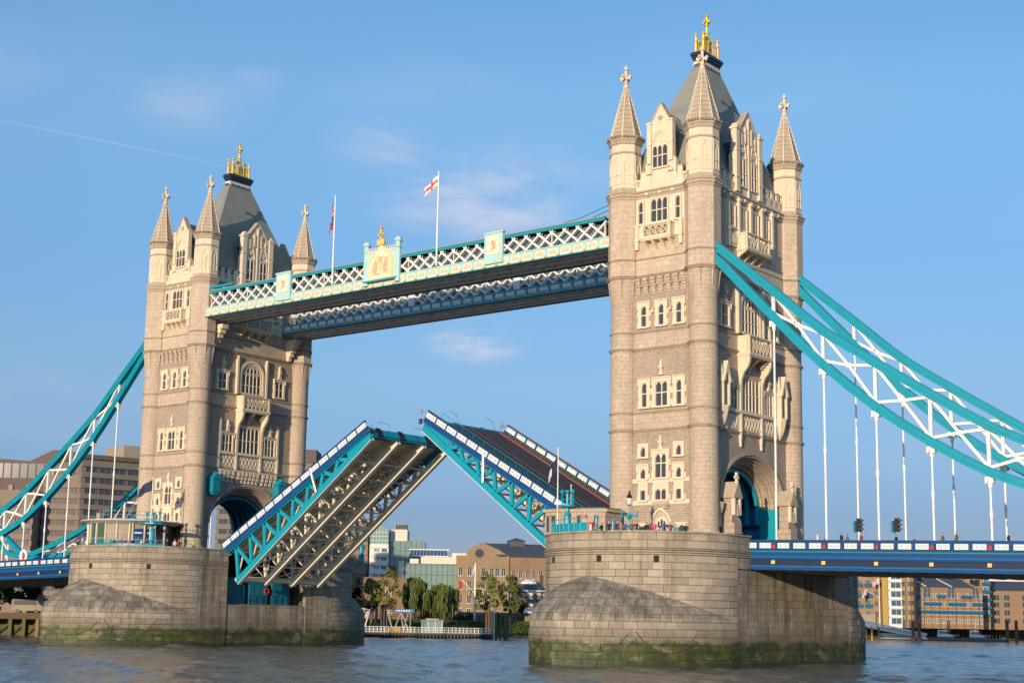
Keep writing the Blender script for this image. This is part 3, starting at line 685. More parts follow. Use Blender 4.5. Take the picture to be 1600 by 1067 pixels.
        for s in (-2.75, 2.75):
            m = MB().fbox(F, s-.17, s+.17, 35.5, 40.4, 0, .4); m.fpoly(F, [(s-.22, 40.3), (s+.22, 40.3), (s, 41.1)], 0, .44); m.build('pilaster', 'limestone', T)
        # scrolled oriel base carrying the second balcony
        b = balcony(F, -2.55, 2.55, 33.35, 35.25, 1.5, T, 31.4, 1, 3)
        for s in (-2.5, 2.15):
            k = MB(); P = [(0, 32.9), (1.5, 32.9), (1.45, 32.3), (1.2, 31.7), (.7, 31.1), (.42, 30.4), (.36, 29.6), (.34, 27.0), (0, 27.0)]
            vs = [F(s, z, d) for d, z in P]+[F(s+.35, z, d) for d, z in P]; n = len(P)
            k.add(vs, [tuple(range(n)), tuple(range(2*n-1, n-1, -1))]+[((q+1) % n, q, n+q, n+(q+1) % n) for q in range(n)]); k.build('scroll_bracket', 'limestone', T)
        for s in (-2.0, 2.0):
            m = MB()
            for i in range(4): m.fbox(F, s-.3+i*.0, s+.3, 32.6-i*.28, 32.85-i*.28, .1, 1.25-i*.3)
            m.build('corbel', 'limestone_dirty', T)
        window(F, 0, 27.1, 30.75, 3.7, 5, T, rows=(.5,), sur=.22, quoins=False, hood=True)
        for s in (-4.0, 4.0):
            window(F, s, 27.1, 29.5, 1.85, 3, T, rows=(.5,), sur=.22, quoins=False); finial(F, s, 29.95, 31.6, T)
            m = MB().fbox(F, s+math.copysign(1.45, s)-.16, s+math.copysign(1.45, s)+.16, 26.9, 30.8, 0, .36); q = s+math.copysign(1.45, s); m.fpoly(F, [(q-.2, 30.8), (q+.2, 30.8), (q, 31.7)], 0, .36); m.build('pilaster', 'limestone', T)
        MB().fbox(F, -5.6, 5.6, 26.72, 26.92, 0, .36).build('sill_course', 'limestone', T)
        for a, b2 in ((-5.5, -2.45), (-2.1, 2.1), (2.45, 5.5)):
            m = MB().fbox(F, a, b2, 24.9, 26.72, .02, .12); k = max(2, round((b2-a)/.75)); cw = (b2-a-.3)/k
            for j in range(k):
                x0 = a+.15+j*cw; m.bar(F(x0, 25.15, .16), F(x0+cw, 26.45, .16), .1, .08, F.n); m.bar(F(x0, 26.45, .16), F(x0+cw, 25.15, .16), .1, .08, F.n)
            m.build('carved_panel', 'limestone', T)
        for s in (-5.55, -2.27, 2.27, 5.55):
            m = MB().fbox(F, s-.17, s+.17, 24.7, 27.0, 0, .34)
            if abs(s) < 3: m.fbox(F, s-.15, s+.15, 23.9, 24.7, 0, .3); m.fpoly(F, [(s, 23.1), (s+.14, 23.9), (s-.14, 23.9)], 0, .26)
            m.build('pilaster', 'limestone', T)
        if outer and vis:
            for s in (-6.35, 6.35):     # canopied niches on corbels
                m = MB().lathe(F(s, 0, .15), [(.1, 24.6), (.45, 25.2), (.62, 25.6), (.8, 26.3), (.92, 26.9), (.92, 27.1)], 8); m.build('niche_base', 'limestone', T)
                m = MB().fbox(F, s-.75, s-.5, 27.1, 29.6, 0, .9); m.fbox(F, s+.5, s+.75, 27.1, 29.6, 0, .9); m.fbox(F, s-.5, s+.5, 27.1, 30.4, -.02, .12)
                m.fpoly(F, [(s-.85, 29.6), (s-.5, 29.6), (s-.3, 30.3), (s, 30.7), (s+.3, 30.3), (s+.5, 29.6), (s+.85, 29.6), (s, 31.9)], .3, 1.05)
                for q in (-.72, .72): m.lathe(F(s+q, 0, .6), [(.2, 29.5), (.2, 30.6), (.26, 30.65), (.02, 31.9)], 6)
                m.build('niche', 'limestone', T)
        elif vis:
            MB().fbox(F, -5.5, 5.5, 24.3, 24.5, 0, .5).build('shelf', 'limestone', T)
            corbels(F, -5.4, -2.6, 22.75, 24.3, 4, .5, T, 'limestone'); corbels(F, -1.95, 2.0, 22.75, 24.3, 6, .5, T, 'limestone'); corbels(F, 2.65, 5.4, 22.75, 24.3, 4, .5, T, 'limestone')
            for s in (-6.5, 5.75):
                H = MB().fbox(F, s-.68, s+.68, 21.1, 22.9, .1, 1.35); H.fpoly(F, [(s-.85, 22.9), (s+.85, 22.9), (s, 23.9)], .0, 1.5); H.fpoly(F, [(s-.68, 21.1), (s-.4, 20.7), (s+.4, 20.7), (s+.68, 21.1)], .1, 1.2)
                ho = H.build('signal_hut', 'walkway_teal', T)
                for q in (-.42, 0, .42): MB().fbox(F, s+q-.15, s+q+.15, 21.4, 22.6, 1.35, 1.38).build('panel', 'teal_dark', ho)
            for s in (-7.2, 6.9):        # stone corbels under the walkway ends
                m = MB()
                for i in range(5): m.fbox(F, s-.55+i*.07, s+.55-i*.07, 44.1-i*.62, 44.72-i*.62, 0, 2.3-i*.42)
                m.build('corbel', 'limestone', T)
        # gable dormer of the end face
        gs = -.1; pts = [(-3.1, 51.4), (2.9, 51.4), (2.9, 55.8), (2.35, 56.6), (2.3, 58.2), (-.1, 61.3), (-2.5, 58.2), (-2.55, 56.6), (-3.1, 55.8)]
        gb = MB().fpoly(F, pts, -.6, .1).build('gable', 'limestone', T)
        for p, q in (((2.5, 58.15), (-.1, 61.45)), ((-.1, 61.45), (-2.7, 58.15))): MB().bar(F(*p, -.2), F(*q, -.2), .85, .16, (0, 0, 1)).build('gable_coping', 'limestone_dirty', gb)
        for s in (-2.65, 2.45):
            m = MB().fbox(F, s-.38, s+.38, 51.6, 58.9, -.35, .38); m.fbox(F, s-.5, s+.5, 58.85, 59.08, -.5, .5); m.fbox(F, s-.45, s+.45, 56.3, 56.5, -.4, .46); m.fbox(F, s-.45, s+.45, 53.2, 53.4, -.1, .46)
            m.fpoly(F, [(s-.42, 59.08), (s+.42, 59.08), (s, 59.6)], -.4, .4); m.build('pinnacle', 'limestone', gb)
        for s in (-1.35, 1.15):
            window(G, s, 52.5, 55.6, 1.2, 2, gb, rows=(.45, ), sur=.12, quoins=False, hood=False, dp=.16, head=.5)
            m = MB(); A = rev_arch(1.6, 55.8, 58.0, 6, s); B = rev_arch(1.38, 55.8, 57.8, 6, s)
            for i in range(len(A)-1): m.add([F(*A[i], .26), F(*A[i+1], .26), F(*B[i+1], .26), F(*B[i], .26), F(*A[i], .1), F(*A[i+1], .1), F(*B[i+1], .1), F(*B[i], .1)], [(3, 2, 1, 0), (0, 1, 5, 4), (2, 3, 7, 6)])
            m.fpoly(F, [(s, 56.2), (s+.35, 56.6), (s, 57.0), (s-.35, 56.6)], .1, .22); m.build('blind_arch', 'limestone', gb)
        for s, z0, z1 in ((-.1, 51.4, 60.6), (-.75, 57.6, 59.5), (.55, 57.6, 59.5), (-1.6, 57.2, 58.6), (1.4, 57.2, 58.6)): MB().fbox(F, s-.1, s+.1, z0, z1, .1, .3).build('gable_rib', 'limestone', gb)
        m = MB(); h = 4.2
        m.add([F(-2.3, 57.6, -.5), F(-.1, 60.6, -.5), F(2.1, 57.6, -.5), F(-2.3, 57.6, -h), F(-.1, 60.6, -h), F(2.1, 57.6, -h)], [(0, 3, 4, 1), (1, 4, 5, 2)], 0)
        m.add([F(-2.3, 57.6, -.5), F(-2.3, 53, -.5), F(-2.3, 53, -h), F(-2.3, 57.6, -h), F(2.1, 57.6, -.5), F(2.1, 53, -.5), F(2.1, 53, -h), F(2.1, 57.6, -h)], [(0, 1, 2, 3), (7, 6, 5, 4)], 1)
        m.build('dormer_roof', ['tower_slate', 'lead_dark'], T)
    # main roof
    m = MB(); bx, by, tx, ty, zb, zt = 4.75, 8.9, .55, 2.0, 53.6, 68.0
    P = [(cx-bx, -by, zb), (cx+bx, -by, zb), (cx+bx, by, zb), (cx-bx, by, zb), (cx-tx, -ty, zt), (cx+tx, -ty, zt), (cx+tx, ty, zt), (cx-tx, ty, zt)]
    m.add(P, [(0, 1, 5, 4), (1, 2, 6, 5), (2, 3, 7, 6), (3, 0, 4, 7)]); rf = m.build('roof', 'tower_slate', T)
    MB().box(cx-bx, cx+bx, -by, by, 51.4, 53.6).build('roof_drum', 'lead_dark', T)
    m = MB().box(cx-tx-.03, cx+tx+.03, -ty-.03, ty+.03, 67.9, 68.45, 0); cr = m.build('roof_collar', 'cream_paint', T)
    for i in range(6):
        y = -ty+.35+(2*ty-.7)*i/5
        for sx in (-1, 1): MB().lathe((cx+sx*(tx+.1), y, 67.75), [(.16, 0), (.16, .3), (0.01, .3)], 8).build('vent', 'navy', cr)
    for i in range(3):
        x = cx-tx+.3+(2*tx-.6)*i/2; MB().lathe((x, -ty-.1, 67.75), [(.16, 0), (.16, .3), (0.01, .3)], 8).build('vent', 'navy', cr)
    m = MB(); m.box(cx-tx-.05, cx+tx+.05, -ty-.05, ty+.05, 68.45, 68.8); m.box(cx-tx-.18, cx+tx+.18, -ty-.18, ty+.18, 68.8, 69.1); m.box(cx-tx-.3, cx+tx+.3, -ty-.3, ty+.3, 69.1, 69.45); m.box(cx-tx-.15, cx+tx+.15, -ty-.15, ty+.15, 69.45, 69.6)
    m.build('roof_platform', 'navy', T)
    cw = MB().box(cx-.55, cx+.55, -1.75, 1.75, 69.6, 69.85).build('crown', 'gold', T)
    for sx in (-1, 1):
        for sy in (-1, 1):
            c = (cx+sx*.5, sy*1.6, 0); MB().lathe(c, [(.22, 69.6), (.18, 70.0), (.15, 71.0), (.22, 71.1), (.11, 71.2), (.11, 71.7), (.22, 71.8), (.2, 71.95), (.02, 72.2)], 8).build('crown_post', 'gold', cw)
            m = MB().tube([(cx+sx*.5, sy*1.5, 70.2), (cx+sx*.4, sy*1.0, 71.2), (cx+sx*.1, sy*.25, 72.1)], .07, 5); m.build('crown_arch', 'gold', cw)
    for sy in (-1, 1):
        for y in (.55, 1.1): MB().lathe((cx+.5, sy*y, 0), [(.1, 69.8), (.08, 70.8), (.16, 70.9), (.02, 71.2)], 6).build('crown_post', 'gold', cw); MB().lathe((cx-.5, sy*y, 0), [(.12, 69.9), (.1, 70.9), (.2, 71.0), (.02, 71.4)], 6).build('crown_post', 'gold', cw)
    m = MB().lathe((cx, 0, 0), [(.42, 69.9), (.36, 71.2), (.24, 72.3), (.36, 72.4), (.16, 72.5), (.14, 73.3), (.28, 73.35), (.14, 73.5), (.12, 74.5), (.24, 74.6), (.02, 74.95)], 8)
    m.box(cx-.1, cx+.1, -.5, .5, 73.75, 74.05); m.box(cx-.5, cx+.5, -.1, .1, 73.75, 74.05); m.build('crown_spire', 'gold', cw)
    # passage through the tower: vault, ribs, side walls
    hw, ri = 5.45, 4.2; m = MB(); k = 20
    for i in range(k):
        t0, t1 = math.pi*i/k, math.pi*(i+1)/k
        m.quad((cx-3.2, hw*math.cos(t0), AZS+ri*math.sin(t0)), (cx-3.2, hw*math.cos(t1), AZS+ri*math.sin(t1)), (cx+3.2, hw*math.cos(t1), AZS+ri*math.sin(t1)), (cx+3.2, hw*math.cos(t0), AZS+ri*math.sin(t0)))
    m.build('vault', 'navy', T)
    for j in range(6):
        x = cx-3.1+j*1.24; m = MB()
        for i in range(k):
            t0, t1 = math.pi*i/k, math.pi*(i+1)/k
            def Q(r, t, xx): return (xx, (hw-r)*math.cos(t), AZS+(ri-r)*math.sin(t))
            for (ra, xa), (rb, xb) in (((0, x-.16), (.42, x-.16)), ((.42, x-.16), (.42, x+.16)), ((.42, x+.16), (0, x+.16))):
                m.quad(Q(ra, t0, xa), Q(ra, t1, xa), Q(rb, t1, xb), Q(rb, t0, xb))
        for sy in (-1, 1): lo, hi = sorted((sy*(hw-.42), sy*hw)); m.box(x-.16, x+.16, lo, hi, 15.2, AZS)
        m.build('vault_rib', 'teal' if outer else 'teal_deep', T)
    for sy in (-1, 1):
        lo, hi = sorted((sy*(hw), sy*(hw+1.6))); wl_ = MB().box(cx-3.3, cx+3.3, lo, hi, Z0, AZS).build('passage_wall', 'blue_mid', T)
        lo2, hi2 = sorted((sy*(hw-.5), sy*hw)); MB().box(cx-3.4, cx+3.4, lo2, hi2, 14.9, 15.2).build('ledge', 'navy', wl_)
        if outer: MB().box(cx+3.3, cx+5.35, *sorted((sy*(hw+.05), sy*6.95)), Z0, AZS).build('hoarding', 'teal' if sy > 0 else 'blue_mid', T)
        if outer: MB().box(cx-5.35, cx-3.3, *sorted((sy*(hw+.05), sy*6.95)), Z0, AZS).build('hoarding', 'blue_mid', T)
        for j in range(3):
            for i in range(1): x = cx-2.4+j*1.9; MB().box(x, x+1.2, *sorted((sy*hw, sy*(hw-.08))), 12.4, 14.5).build('panel', 'teal_dark', wl_)
    MB().box(cx-5.3, cx+5.3, -8.6, 8.6, 23.4, 24.0).build('floor_slab', 'dark_void', T)
    MB().box(cx-5.0, cx+5.0, -9.3, 9.3, 50.6, 51.4).build('floor_slab', 'dark_void', T)
    # roadside shelters of stone beside the carriage arch
    if outer:
        for sy in (-1, 1):
            y = -6.3 if sy < 0 else 6.0; x0 = cx+WX+.25
            m = MB().box(x0, x0+1.6, y-.75, y+.75, Z0, 14.6); m.box(x0+.1, x0+1.25, y-.6, y+.6, 14.6, 17.3)
            m.add([(x0+1.6, y-.75, 14.6), (x0+1.6, y+.75, 14.6), (x0+1.25, y+.6, 15.6), (x0+1.25, y-.6, 15.6)], [(0, 1, 2, 3)])
            for z in (13.2, 13.5): m.box(x0-.08, x0+1.68, y-.83, y+.83, z, z+.12)
            ae = m.build('stone_shelter', 'voussoir', T)
            m = MB(); zz = 17.2
            m.add([(x0-.4, y-.95, zz), (x0+1.7, y-.95, zz), (x0+1.7, y, zz+1.75), (x0-.4, y, zz+1.75), (x0+1.7, y+.95, zz), (x0-.4, y+.95, zz)], [(0, 1, 2, 3), (3, 2, 4, 5), (1, 4, 2), (0, 3, 5), (0, 5, 4, 1)]); m.build('shelter_roof', 'limestone_dirty', ae)
            m = MB().box(x0+1.25, x0+1.62, y-.7, y-.4, 15.4, 17.3); m.box(x0+1.25, x0+1.62, y+.4, y+.7, 15.4, 17.3); m.build('niche_jamb', 'limestone', ae)
            m = MB().lathe((x0+1.4, y, 0), [(.3, 15.3), (.26, 16.4), (.14, 16.6), (.16, 16.9), (.02, 17.05)], 7); m.build('figure', 'limestone_dirty', ae)
            m = MB().box(x0+1.35, x0+1.6, y-.14, y+.14, 18.8, 19.9); m.box(x0+1.37, x0+1.58, y-.4, y+.4, 19.25, 19.5); m.build('cross', 'limestone', ae)
        m = MB()
        for i, (r, z) in enumerate(((.85, 16.6), (.75, 16.2), (.6, 15.8))): m.lathe((cx+WX+.3, -7.9, 0), [(r*.8, z-.4), (r, z), (r, z+.12), (.1, z+.12)], 8)
        m.box(cx+WX, cx+WX+.6, -8.3, -7.5, 14.2, 15.6); m.build('bracket_capital', 'limestone_dirty', T)
    return T
T_R = tower(TX, True, 'nearer stone tower at right, with the chains leaving its arched road face')
T_L = tower(-TX, False, 'farther stone tower at left, holding the left ends of the two high walkways')
# ------------------------------------------------------------------ piers
def pier_radius(th, z, o=0.):
    """plan of one rounded pier end: polar radius about the end centre; th from 0 (flank) over pi/2 (tip) to pi"""
    R0 = 10.65
    # pointed cutwater: arcs struck from the opposite flank
    tipl = 16.5; x = math.cos(th); y = math.sin(th)
    # arc centre on the flank line: circle through (R0,0) vertical tangent and tip (0,tipl)
    q = (tipl*tipl+R0*R0)/(2*R0)          # radius, centre at (R0-q, 0)
    cxx = -(q-R0)
    b = abs(x)*cxx; d = b+math.sqrt(max(0, b*b-cxx*cxx+q*q)); Rp = d
    zt0, zt1 = 4.3, 8.7
    if z <= zt0: s = 1.
    elif z >= zt1: s = 0.
    else:
        t = (z-zt0)/(zt1-zt0); s = .64+.36*(1-t**1.7)
    return max(R0, Rp*s)-o, (z < zt1 and Rp*s > R0+.01)
YC = 12.3
def seam_z(th):
    r, _ = pier_radius(th, 0)
    if r <= 10.651: return 4.3
    s = 10.65/r; return 4.3+4.4*max(0, min(1, 1-(s-.64)/.36))**(1/1.7)
def pier_pt(cx, sgn, th, z, o=0.):
    r, _ = pier_radius(th, z, o)
    return Vector((cx+r*math.cos(th), sgn*(YC+r*math.sin(th)), z))
CH = .715
def pier(cx, label, span):     # span: +1 when the river span lies on +X
    T = thing('bridge_pier', label, 'pier', (cx, 0, 0), 'stone piers of the bridge')
    rng = random.Random(int(cx)); stones = []
    levels = [-.6]+[.67+i*CH for i in range(15)]          # top of the last course 10.68
    prof = []
    cand = []
    for i in range(len(levels)-1):
        z0, z1 = levels[i], levels[i+1]
        for sgn in (-1, 1):
            # walk the plan curve by length
            N = 400; pts = [pier_pt(cx, sgn, math.pi*k/N, (z0+z1)/2) for k in range(N+1)]; L = [0]
            for k in range(N): L.append(L[-1]+(pts[k+1]-pts[k]).length)
            tot = L[-1]; nb = round(tot/1.5); cuts = [0]
            off = .5 if i % 2 else 0
            for k in range(1, nb+1):
                c = tot*(k-off)/nb+rng.uniform(-.28, .28)
                if c > cuts[-1]+.5 and c < tot-.4: cuts.append(c)
            cuts.append(tot); ths = []; k = 0
            for c in cuts:
                while k < N and L[k+1] < c: k += 1
                f = 0 if k >= N else (c-L[k])/(L[k+1]-L[k]); ths.append(math.pi*min(1, (k+f)/N))
            for a, b in zip(ths[:-1], ths[1:]): cand.append((sgn, a, b, z0, z1))
    for z0, z1 in ((11.35, 12.1), (12.1, 12.82)):
        for sgn in (-1, 1):
            nb = 19; off = .5 if z0 > 12 else 0
            th = [0]+[math.pi*(k+off)/nb for k in range(1 if not off else 0, nb)]+[math.pi]
            for a, b in zip(th[:-1], th[1:]): cand.append((sgn, a, b, z0, z1))
    def stone_mesh(sgn, a, b, z0, z1, m, proud):
        g = .009; gth = g/12; a2, b2, y0, y1 = a+gth, b-gth, z0+g, z1-g
        e = .022; P = []; fine = z1 > 4.3 and z0 < 8.7 and pier_radius(a, z0)[1]+pier_radius(b, z0)[1]+pier_radius((a+b)/2, z0)[1] > 0; n = 6 if fine else 2
        if fine: g = .026; gth = g/12; a2, b2, y0, y1 = a+gth, b-gth, z0+g, z1-g
        def pt(th, z, o): return pier_pt(cx, sgn, th, z, o)
        # inset front face (n columns), chamfered rim
        ths = [a2+(b2-a2)*(e*.6*8/10.65+.0)+(b2-a2)*(1-2*e*.6*8/10.65)*j/n for j in range(n+1)]
        B = len(m.v)
        if fine:      # follow the swelling of the cutwater inside one stone
            nr = 4; tt = [a2+(b2-a2)*j/n for j in range(n+1)]
            def row(t, r): q = min(max(seam_z(t), y0+.01), y1-.01); return y0+(q-y0)*r/2 if r <= 2 else q+(y1-q)*(r-2)/2
            m.v.extend([pt(t, row(t, r), -proud) for r in range(nr+1) for t in tt]); k = n+1; fs = [(r*k+c, r*k+c+1, (r+1)*k+c+1, (r+1)*k+c) for r in range(nr) for c in range(n)]
            bb = len(m.v)-B; edge = [c for c in range(k)]+[r*k+n for r in range(1, nr+1)]+[nr*k+c for c in range(n-1, -1, -1)]+[r*k for r in range(nr-1, 0, -1)]
            pos = [(tt[q % k], row(tt[q % k], q//k)) for q in edge]; m.v.extend([pt(t, y, .06) for t, y in pos]); L_ = len(edge)
            fs += [(edge[(i+1) % L_], edge[i], bb+i, bb+(i+1) % L_) for i in range(L_)]
            for f in fs:
                f = [B+q for q in f]
                m.f.append(f if sgn > 0 else f[::-1]); m.mi.append(0); m.uv.append(None)
            return len(fs)
        lo = [pt(t, y0+e, -proud) for t in ths]; hi = [pt(t, y1-e, -proud) for t in ths]
        ol = [pt(a2, y0, .03)]+[pt(t, y0, .03) for t in ths[1:-1]]+[pt(b2, y0, .03)]; oh = [pt(a2, y1, .03)]+[pt(t, y1, .03) for t in ths[1:-1]]+[pt(b2, y1, .03)]
        m.v.extend(lo+hi+ol+oh); k = n+1; fs = []
        for j in range(n): fs += [(j, j+1, k+j+1, k+j), (2*k+j, 2*k+j+1, j+1, j), (k+j, k+j+1, 3*k+j+1, 3*k+j)]
        fs += [(2*k, 0, k, 3*k), (k-1, 2*k+k-1, 3*k+k-1, 2*k-1)]
        for f in fs:
            f = [B+q for q in f]
            m.f.append(f if sgn > 0 else f[::-1]); m.mi.append(0); m.uv.append(None)
        return len(fs)
    def score(c):
        sgn, a, b, z0, z1 = c; p = pier_pt(cx, sgn, (a+b)/2, (z0+z1)/2); q = pier_pt(cx, sgn, (a+b)/2, (z0+z1)/2, 1)
        n = (p-q); n.z = 0; n.normalize(); v = (CAM-p); d = v.length; v.normalize(); return (n.dot(v)*(b-a)*11/d if n.dot(v) > .04 else -1)
    # openings left out of the masonry courses
    cand.sort(key=score, reverse=True)
    joined = MB()
    for i, c in enumerate(cand):
        pr = rng.uniform(.0, .03)
        if i < 290 and score(c) > 0:
            m = MB(); stone_mesh(*c, m, pr)
            ctr = sum(m.v, Vector())/len(m.v); m.v = [p-ctr for p in m.v]
            m.build('stone', 'pier_stone', T, loc=ctr)
        else:
            k = stone_mesh(*c, joined, pr); joined.tone += [rng.random()]*k
    # flank walls in the same coursing
    def flank(x, ny, y0, y1, z0, z1):
        z = z0; i = 0
        while z < z1-.3:
            zz = min(z+CH, z1); y = y0+(0 if i % 2 else -.8)
            while y < y1:
                w = 1.5+rng.uniform(-.25, .25); w = w if y1-(y+w) > .4 else y1-y+.1; a, b = max(y, y0)+.012, min(y+w, y1)-.012
                if b-a > .03:
                    joined.box(*sorted((x-ny*.45, x+ny*(.14+rng.uniform(0, .02)))), a, b, z+.012, zz-.012); joined.tone += [rng.random()]*6
                y += w
            z = zz; i += 1
    for s in (-1, 1):
        x = cx+s*10.5
        if s == span:
            flank(x, s, -12.3, -7.35, -.5, 10.68); flank(x, s, 7.35, 12.3, -.5, 10.68); flank(x, s, -12.3, -7.35, 11.35, 12.82); flank(x, s, 7.35, 12.3, 11.35, 12.82); flank(x-s*.12, s, -7.35, 7.35, -.5, 5.6)
        else:
            flank(x, s, -12.3, 12.3, -.5, 9.6); flank(x, s, -12.3, -9.62, 9.6, 10.68); flank(x, s, 9.62, 12.3, 9.6, 10.68); flank(x, s, -12.3, -9.62, 11.35, 12.82); flank(x, s, 9.62, 12.3, 11.35, 12.82)
    joined.build('stone', 'pier_joined', T, kind='stuff')
    # solid core behind the joints
    m = MB(); zs = [-3, 0, 2]+[4.3+.2*i for i in range(23)]+[13.0]; n = 90
    for sgn in (-1, 1):
        rings_ = [[pier_pt(cx, sgn, math.pi*k/n, z, .11) for k in range(n+1)] for z in zs]
        for i in range(len(zs)-1):
            for k in range(n):
                q = [rings_[i][k], rings_[i][k+1], rings_[i+1][k+1], rings_[i+1][k]]
                m.add(q, [(0, 1, 2, 3) if sgn > 0 else (3, 2, 1, 0)])
    s = span
    m.box(*sorted((cx-s*8.5, cx+s*10.3)), -12.3, -7.7, -3, 12.9); m.box(*sorted((cx-s*8.5, cx+s*10.3)), 7.7, 12.3, -3, 12.9); m.box(*sorted((cx-s*8.5, cx+s*9.98)), -7.4, 7.4, -3, 5.7)
    m.box(*sorted((cx-s*10.4, cx-s*8.5)), -12.3, -9.62, -3, 12.9); m.box(*sorted((cx-s*10.4, cx-s*8.5)), 9.62, 12.3, -3, 12.9); m.box(*sorted((cx-s*10.4, cx-s*8.5)), -9.62, 9.62, -3, 9.6)
    m.build('core', 'pier_joint', T)
    # terrace floor, mouldings, coping
    n = 48
    def ringprof(prof, mat, name):
        for sgn in (-1, 1):
            m = MB()
            def pr(th, o): return Vector((cx+(10.65+o)*math.cos(th), sgn*(YC+(10.65+o)*math.sin(th)), 0))
            for (o0, z0), (o1, z1) in zip(prof[:-1], prof[1:]):
                for k in range(n):
                    t0, t1 = math.pi*k/n, math.pi*(k+1)/n; q = [pr(t0, o0)+Vector((0, 0, z0)), pr(t1, o0)+Vector((0, 0, z0)), pr(t1, o1)+Vector((0, 0, z1)), pr(t0, o1)+Vector((0, 0, z1))]
                    m.add(q, [(0, 1, 2, 3) if sgn > 0 else (3, 2, 1, 0)])
                for xs in (-1, 1):
                    a, b = (sgn*YC, sgn*(7.4 if xs == span else 9.62)); q = [Vector((cx+xs*(10.65+o0), a, z0)), Vector((cx+xs*(10.65+o0), b, z0)), Vector((cx+xs*(10.65+o1), b, z1)), Vector((cx+xs*(10.65+o1), a, z1))]
                    m.add(q, [(0, 1, 2, 3) if sgn*xs < 0 else (3, 2, 1, 0)])
            m.build(name, mat, T)
    for k in range(3): z = 10.70+k*.215; ringprof([(0, z+.015), (.06+.05*k, z+.04), (.09+.05*k, z+.17), (.0, z+.2)], 'pier_stone', 'moulding_course')
    ringprof([(.02, 12.82), (.14, 12.84), (.14, 13.0), (-.45, 13.02), (-.45, Z0)], 'pier_stone', 'coping')
    m = MB(); ring = []
    for sgn in (-1, 1):
        ring = [pier_pt(cx, sgn, math.pi*k/n, 12.25, .3) for k in range(n+1)]
        m.add([Vector((p.x, p.y, 12.25)) for p in ring], [tuple(range(n+1)) if sgn > 0 else tuple(reversed(range(n+1)))])
    m.add([(cx-10.3, -12, 12.25), (cx+10.3, -12, 12.25), (cx+10.3, 12, 12.25), (cx-10.3, 12, 12.25)], [(0, 1, 2, 3)]); m.build('terrace', 'pavement', T)
    # small square openings under the mouldings
    for th in [(-.66 if span < 0 else -.9), -.12, .52, 1.35]:
        t = math.pi/2+th; p = pier_pt(cx, -1, t, 10.2); nn = Vector((math.cos(t), -math.sin(t), 0)); F = Frame(Vector((p.x, p.y, 0))+nn*.0, (-nn.y, nn.x, 0), nn)
        MB().fbox(F, -.26, .26, 9.95, 10.6, -.1, .045).build('drain_opening', 'dark_void', T)
    # mooring chains looped along the waterline
    for th in (-1.0, -.45, .1, .65):
        pts = []
        for k in range(9):
            f = k/8; t = math.pi/2+th+f*.5; z = 3.1-1.9*(4*f*(1-f))**.8+.2*f; p = pier_pt(cx, -1, t, z, -.05); pts.append(p)
        MB().tube(pts, .045, 4).build('mooring_chain', 'iron_chain', T)
    if span > 0:       # bascule chamber mouth with its painted counterweight housings
        x0 = cx+9.9
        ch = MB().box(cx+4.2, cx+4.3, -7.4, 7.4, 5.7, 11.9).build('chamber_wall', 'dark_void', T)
        for i, y in enumerate((-4.95, -.75, 3.5)):
            b = MB().box(x0-1.9, x0-.3, y-1.65, y+1.65, 5.7, 8.3); b.add([(x0-.3, y-1.65, 8.3), (x0-.3, y+1.65, 8.3), (x0-.9, y+1.2, 9.4), (x0-.9, y-1.2, 9.4), (x0-1.9, y-1.65, 8.3), (x0-1.9, y+1.65, 8.3)], [(0, 1, 2, 3), (0, 3, 4), (1, 5, 2), (3, 2, 5, 4)]); bo = b.build('bearing_housing', 'teal_deep', T)
            for q in (-1.1, 0, 1.1): MB().box(x0-.3, x0-.26, y+q-.04, y+q+.04, 5.9, 8.2).build('rib', 'teal_dark', bo)
        rg = MB()
        for k in range(13): y = -7.2+k*1.2; rg.box(x0+.05, x0+.11, y-.03, y+.03, 5.75 if k % 2 else 4.9, 6.95)
        for z in (6.35, 6.9): rg.box(x0+.05, x0+.10, -7.2, 7.2, z, z+.05)
        rg.build('railing', 'black_paint', T)
        m = MB(); m.lathe((0, 0, 0), [(.0, 0)], 3)
        k = MB()
        for i in range(16):
            t0, t1 = 2*math.pi*i/16, 2*math.pi*(i+1)/16; k.bar((x0-.2, .7+.38*math.cos(t0), 7.55+.38*math.sin(t0)), (x0-.2, .7+.38*math.cos(t1), 7.55+.38*math.sin(t1)), .16, .16)
        lb = k.build('lifebuoy', 'red_paint'); put(lb, 'small round orange red lifebuoy on the middle teal housing under the raised left road leaf', 'lifebuoy')
    return T
P_R = pier(TX, 'nearer stone pier at right with domed cutwater and weedy foot, under the larger tower', -1)
P_L = pier(-TX, 'farther stone pier at left with green weed at its foot, under the smaller looking tower', 1)
# seat the two towers on their piers: road between the columns
for cx, lb in ((TX, 'short stretch of road running through the arch of the right tower'), (-TX, 'short stretch of road running through the arch of the left tower')):
    o = MB().box(cx-10.6, cx+10.6, -5.4, 5.4, 11.7, 12.02).build('road', 'asphalt', kind='structure')
